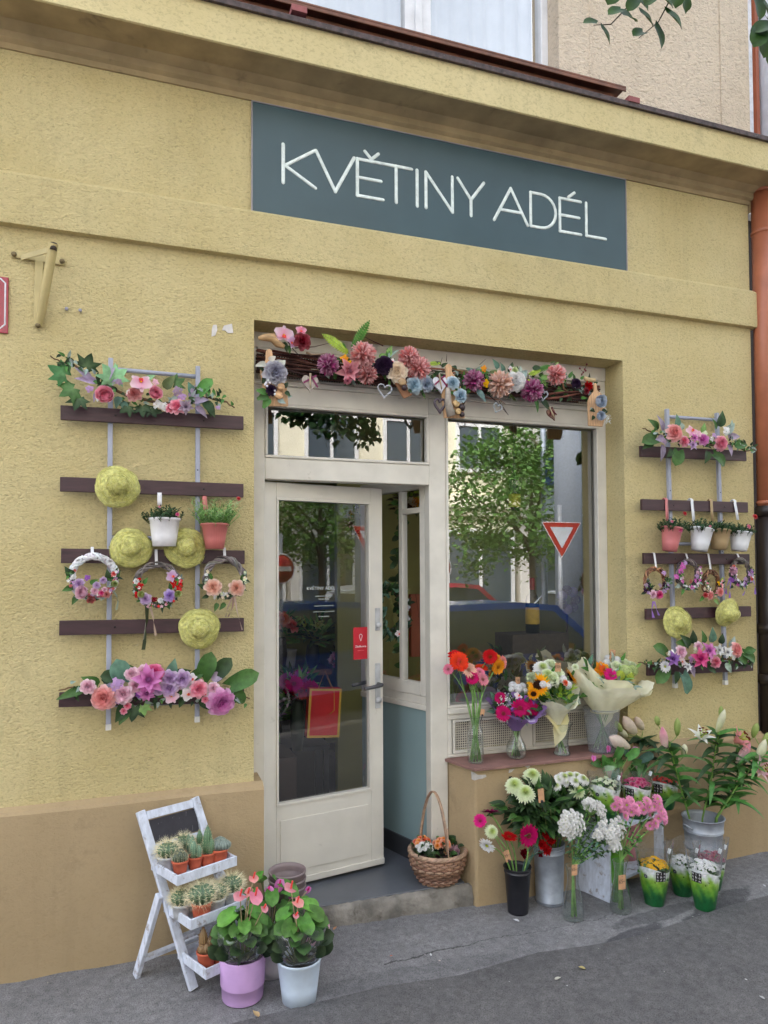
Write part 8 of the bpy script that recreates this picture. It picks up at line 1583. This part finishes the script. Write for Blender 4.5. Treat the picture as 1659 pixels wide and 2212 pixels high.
tc_=at('E',690,930,2*GYW+8.6)
tree(tc_.x,-8.6,5.1,2.2,13000,'green street tree across the road, reflected in the middle of the display window',3,lin((106,146,74)),.07,(1,1,.85),0,-.17,.105)
tree(10.6,-12.2,7.0,2.4,8000,'green street tree across the road, farther right',5,lin((84,120,62)),.13,(1,1,.9),0,-.17,.13)
def street_sign(x,y,z,kind,label,post=True,H_=None):
    t=thing('road_sign',label,'road sign',(x,y,-.17)); zz=z+.17
    mb=MB(); mb.tube([(0,0,0),(0,0,(H_ or zz+.4))],.032,14,lin((168,172,178))); mb.build('post','metal',t)
    if kind=='no_entry':
        mb=MB(); mb.lathe([(0,.004),(.165,.004),(.165,-.004),(0,-.004)],40,lin((206,40,44)),Matrix.Translation((0,.045,zz))@R4('X',-PI/2)); p=mb.build('disc','satin',t); m=MB(); m.col=lin((238,238,238)); m.box(-.12,.12,.0495,.0525,zz-.027,zz+.027); m.build('bar','satin',p); m=MB(); m.tube([(.165*math.cos(a),.045,zz+.165*math.sin(a)) for a in [2*PI*i/36 for i in range(37)]],.010,6,lin((236,236,236))); m.build('border','satin',p)
    if kind=='yield':
        s=.34; tri=[(-s,.45*s*2*.58),(s,.45*s*2*.58),(0,-.75*s*1.4)]; 
        def T(k,y0,y1,c,nm,par):
            m=MB(); cx=0; cz=sum(q[1] for q in tri)/3; a=[((q[0])*k,cz+(q[1]-cz)*k+zz) for q in tri]; m.add([(q[0],y1,q[1]) for q in a]+[(q[0],y0,q[1]) for q in a],[(2,1,0),(3,4,5),(0,1,4,3),(1,2,5,4),(2,0,3,5)],lin(c),False); return m.build(nm,'satin',par)
        p=T(1,.04,.046,(232,232,232),'plate',t); T(.94,.0465,.049,(192,50,40),'red_border',p); T(.58,.0495,.052,(226,232,236),'field',p)
    return t
def mir(P,Yw): return Vector((P.x,Yw,P.z))
q=at('E',880,1330,2*GYW+5.3); street_sign(q.x,-5.3,q.z,'yield','give way sign on a grey post across the road, reflected in the display window',H_=q.z+.6)
q=at('E',775,1000,2*GYW+7.6); t=thing('lamp_post','slim grey lamp post across the road, reflected beside the give way sign','lamp post',(q.x,-7.6,-.17)); mb=MB(); mb.tube([(0,0,0),(0,0,6.)],[.06,.045],14,lin((150,160,172))); mb.build('post','metal',t); mb=MB(); mb.tube([(0,0,6.),(0,.3,6.15),(0,.9,6.2)],.03,10,lin((150,160,172))); mb.ball((0,.95,6.18),.12,10,6,(.5,.5,.52),(1,2,.5)); mb.build('lamp_head','metal',t)
for k,(z,h,c) in enumerate(((q.z+.2,.5,(44,84,170)),(q.z-.35,.45,(190,200,214)))):
    m=MB(); m.col=lin(c); m.box(-.0,.34,.06,.066,z+.17-h/2,z+.17+h/2); m.build('sign_plate','satin',t)
# concrete pillar reflected at the right
t=thing('advertising_column','thick dark grey pole at the kerb, reflected at the right of the window','pole',(at('E',930,900,2*GYW+6.2).x,-6.2,-.17)); mb=MB(); mb.tube([(0,0,0),(0,0,5.6)],.22,24,lin((138,146,156))); mb.build('column','matte',t); mb=MB(); mb.lathe([(.22,5.6),(.26,5.62),(.26,5.7),(.001,5.8)],24,lin((96,100,108))); mb.build('cap','matte',t)
# door reflection: plane through the hinge turned by DA
def door_mirror(P):
    n=Vector((math.sin(DA),-math.cos(DA),0)); o=Vector((DX,DY,0))+Vector((-math.sin(DA)*.02,math.cos(DA)*.02,0)); return P-n*2*((P-o).dot(n))
for Yv in (4.7,):
    q=door_mirror(at('H',158,565,Yv)); street_sign(q.x,q.y,q.z,'no_entry','round red no entry sign on a grey post, reflected in the door glass')
# ------------------------------------------------------------------ linden over the pavement: a few hanging twigs enter the frame top right
lt=thing('linden_tree','linden tree beside the pavement whose leafy twigs hang into the top right corner','tree',(6.3,-3.5,-.02)); LO=lt.location; mb=MB(); bc=lin((70,60,50))
mb.tube([(0,0,0),(.02,.02,1.5),(-.05,.05,3.2),(-.1,.1,5.0),(-.15,.1,6.5)],[.17,.14,.12,.09,.03],14,bc)
Tw=[]
def limb(pts,r0,r1): 
    ps=[Vector(p)-LO for p in pts]; full=[]
    for i in range(len(ps)-1):
        for k in range(4): full.append(ps[i].lerp(ps[i+1],k/4))
    full.append(ps[-1]); n=len(full); mb.tube(full,[r0+(r1-r0)*i/(n-1) for i in range(n)],7,bc); return full
YT=-1.35; tq=[Vector((p_.x,-4.9,p_.z)) for p_ in (at('D',520,690,2*GYW+4.9),at('D',660,740,2*GYW+4.9),at('D',830,800,2*GYW+4.9),at('D',400,670,2*GYW+4.9),at('D',740,650,2*GYW+4.9))]
c1=at('B',1230,-420,YT); c2=at('W',1120,-300,YT-.1)
limb([(6.27,-3.46,3.0),(3.9,-2.8,4.2),tuple(c1)],.05,.012); limb([(6.25,-3.45,3.6),(3.6,-2.4,4.0),tuple(c2)],.045,.010)
limb([(6.2,-3.4,4.2),(3.4,-4.6,5.0),tuple(tq[0])],.06,.012); limb([(6.2,-3.4,4.6),(5.6,-3.0,5.4),(6.4,-2.2,5.6)],.05,.01); limb([(6.2,-3.4,4.8),(4.6,-4.9,5.8),(4.0,-5.8,6.0)],.05,.01)
lf=MB(); lg=lin((30,68,24))
def lleaf(P,d,L,n=(0,-.75,.45)):
    M=dirframe(Vector(P)-LO,d,n); c=jit(lg,.22); lf.petal(M,L,L*.92,-.35,.05,tuple(x*.9 for x in c),mixv(c,(.3,.45,.1),.12),'heart',7,4,.012,.22)
    return Vector(P)-LO
for pts in ([('B',1230,-420),('B',1235,0),('B',1185,95),('B',1100,165)],[('B',1230,-420),('B',1080,0),('B',980,105),('B',905,108)],[('W',1120,-300),('W',1060,20),('W',1040,80)],[('W',1120,-300),('W',1180,200),('W',1090,300)]):
    ps=[at(z,x,y,YT+.03*i)-LO for i,(z,x,y) in enumerate(pts)]; full=[]
    for i in range(len(ps)-1):
        for k in range(5): full.append(ps[i].lerp(ps[i+1],k/5))
    full.append(ps[-1]); n=len(full); mb.tube(full,[.004-.0028*i/(n-1) for i in range(n)],5,lin((74,66,48)))
for (z,x,y,Lp,ang) in (('B',1030,62,90,10),('B',1110,55,80,-20),('B',1222,55,95,-25),('B',1170,115,90,-50),('B',940,122,75,-30),('B',1118,138,62,205),('B',918,100,62,180),('B',1020,44,62,200),('B',1085,-10,80,-30),('B',1190,-15,80,-20),('B',1290,-20,70,-60),('B',1250,-70,100,-80),('B',1100,-80,100,-100),('B',1160,-120,100,-60),('B',1010,-60,90,-120),('W',1000,-10,170,-70),('W',1060,20,150,-40),('W',1060,230,170,230),('W',1040,260,170,240),('W',1100,300,180,-100),('W',1100,150,170,-60),('W',1150,350,170,-90),('W',1120,210,160,200),('W',420,-30,120,-80),('W',20,0,120,-130),('W',180,-40,120,-140)):
    P=at(z,x,y,YT+rnd.uniform(-.08,.08)); lleaf(P,(math.cos(rad(ang)),rnd.uniform(-.2,.2),math.sin(rad(ang))),msz(z,Lp,P))
for i in range(5200):      # crown above and behind the viewer
    b=rnd.choice([(*tq[0],.30),(*tq[1],.34),(*tq[2],.22),(*tq[3],.2),(tq[4].x,-4.9,tq[4].z+.25,.45),(tq[4].x+.5,-4.8,tq[4].z+.7,.7),(2.9,-4.6,5.3,.7),(4.4,-3.9,5.8,1.0),(6.2,-2.4,5.7,.9),(4.2,-5.6,6.0,1.0),(3.6,-4.2,5.6,.9),(.7,-5.0,3.9,.45),(5.4,-3.4,5.4,.9)])
    if b[3]<.36 and rnd.random()<.7: continue
    d=Vector((rnd.gauss(0,1),rnd.gauss(0,1),rnd.gauss(0,.8))).normalized()*b[3]*rnd.random()**.5; P=Vector(b[:3])+d; 
    dd=Vector((rnd.uniform(-1,1),rnd.uniform(-1,1),-.8)).normalized(); M=dirframe(P-LO,dd,(rnd.uniform(-.6,.6),rnd.uniform(-.6,.6),1)); L=rnd.uniform(.07,.11); c=jit(lg,.3); w=L*.46
    lf.add([M@Vector((0,0,0)),M@Vector((w,L*.22,0)),M@Vector((w*.8,L*.6,0)),M@Vector((0,L,-.01)),M@Vector((-w*.8,L*.6,0)),M@Vector((-w,L*.22,0))],[(0,1,2,3,4,5)],c)
mb.build('trunk','bark',lt); lf.build('crown','leaf',lt)
# ------------------------------------------------------------------ dry leaves and petals on the asphalt
def litter(zn,x,y,r,col,label,nm='fallen_leaf',cat='fallen leaf',g='bits lying on the asphalt'):
    P=gnd(zn,x,y); P.z=gz(P.x,P.y)+.012; r_=msz(zn,r,P); mb=MB(); a=rnd.uniform(0,6.28); M=R4('Z',a); mb.petal(M,r_*2,r_*1.2,.7,.6,lin(col),lin(col),'ovate',5,4,.03); o=mb.build(nm,'petal',None,P); tag(o,label,cat,g)
litter('O',870,713,17,(200,186,130),'curled pale yellow leaf on the dark asphalt in front of the carafe'); litter('O',738,760,15,(206,204,190),'whitish curled leaf on the dark asphalt, nearest the street'); litter('I',1035,1812,34,(206,176,132),'tan dry leaf on the asphalt in front of the plastic pots'); litter('I',1572,1182,18,(206,150,110),'orange dry leaf on the asphalt right of the anthuriums'); litter('O',584,507,14,(224,224,228),'white petal on the asphalt below the black bucket','fallen_petal','petal'); litter('O',204,657,8,(210,210,212),'tiny white petal on the crack in the asphalt','fallen_petal','petal'); litter('O',25,657,8,(200,120,100),'small reddish leaf at the left of the asphalt crack'); litter('O',98,452,16,(176,184,150),'pale green leaf against the doorstep edge'); litter('I',1515,1222,10,(212,200,180),'small beige petal right of the anthuriums','fallen_petal','petal'); litter('O',1645,845,12,(196,196,196),'pale scrap at the right edge of the dark asphalt'); litter('O',483,407,9,(214,206,196),'pale petal between the black bucket and the wall','fallen_petal','petal'); litter('O',1570,762,7,(220,220,220),'white speck of a petal at the right of the dark asphalt','fallen_petal','petal'); litter('O',1648,355,7,(222,222,226),'white petal far right on the asphalt','fallen_petal','petal'); litter('O',790,785,8,(200,200,200),'grey white petal below the whitish curled leaf','fallen_petal','petal'); litter('O',245,678,7,(214,200,190),'tiny pale petal right of the asphalt crack bend','fallen_petal','petal')
mb=MB()
for i in range(900):
    x=rnd.uniform(-1,5); y=-rnd.random()**1.6*2.2-.02; s=rnd.uniform(.001,.003); mb.ball((x,y,gz(x,y)+.008),s,5,3,jit((.30,.29,.28),.4),(1,1,.6))
o=mb.build('grit','matte'); o['label']='loose light grit scattered over the pavement asphalt'; o['category']='grit'; o['kind']='stuff'
# ================================================================== camera and light
cam=bpy.data.cameras.new('camera'); co=bpy.data.objects.new('camera',cam); COL.objects.link(co); scene.camera=co
cam.sensor_width=36; cam.lens=FPX/2666*36; cam.shift_y=(CY-1333)/2666; cam.clip_start=.05; cam.clip_end=500
co.matrix_world=Matrix(((CR.x,-CD.x,-CF.x,C0.x),(CR.y,-CD.y,-CF.y,C0.y),(CR.z,-CD.z,-CF.z,C0.z),(0,0,0,1)))
w=bpy.data.worlds.new('World'); scene.world=w; w.use_nodes=True; nt=w.node_tree; bg=nt.nodes['Background']
sky=nt.nodes.new('ShaderNodeTexSky'); sky.sky_type='NISHITA'; sky.sun_disc=False; SE,SA=rad(50),rad(322)
sky.sun_elevation=SE; sky.sun_rotation=SA; sky.dust_density=4.; sky.air_density=1.2
hs=nt.nodes.new('ShaderNodeHueSaturation'); hs.inputs['Saturation'].default_value=.42; nt.links.new(sky.outputs[0],hs.inputs['Color']); nt.links.new(hs.outputs[0],bg.inputs[0]); bg.inputs[1].default_value=.15
sl_=bpy.data.lights.new('sun','SUN'); sl_.energy=.85; sl_.angle=rad(14); sl_.color=(1.,.955,.90); so_=bpy.data.objects.new('sun',sl_); COL.objects.link(so_)
sd=Vector((math.sin(SA)*math.cos(SE),math.cos(SA)*math.cos(SE),math.sin(SE))); so_.rotation_euler=sd.to_track_quat('Z','Y').to_euler(); so_.location=(0,-6,12)
scene.view_settings.view_transform='Standard'; scene.view_settings.look='None'; scene.view_settings.gamma=1; scene.view_settings.exposure=2.36
cy=scene.cycles; scene.render.engine='CYCLES'; cy.use_denoising=True; cy.max_bounces=10; cy.diffuse_bounces=5; cy.glossy_bounces=4; cy.transparent_max_bounces=24; cy.transmission_bounces=6; cy.sample_clamp_indirect=6; cy.caustics_reflective=False; cy.caustics_refractive=False
try: cy.denoiser='OPENIMAGEDENOISE'
except Exception: pass
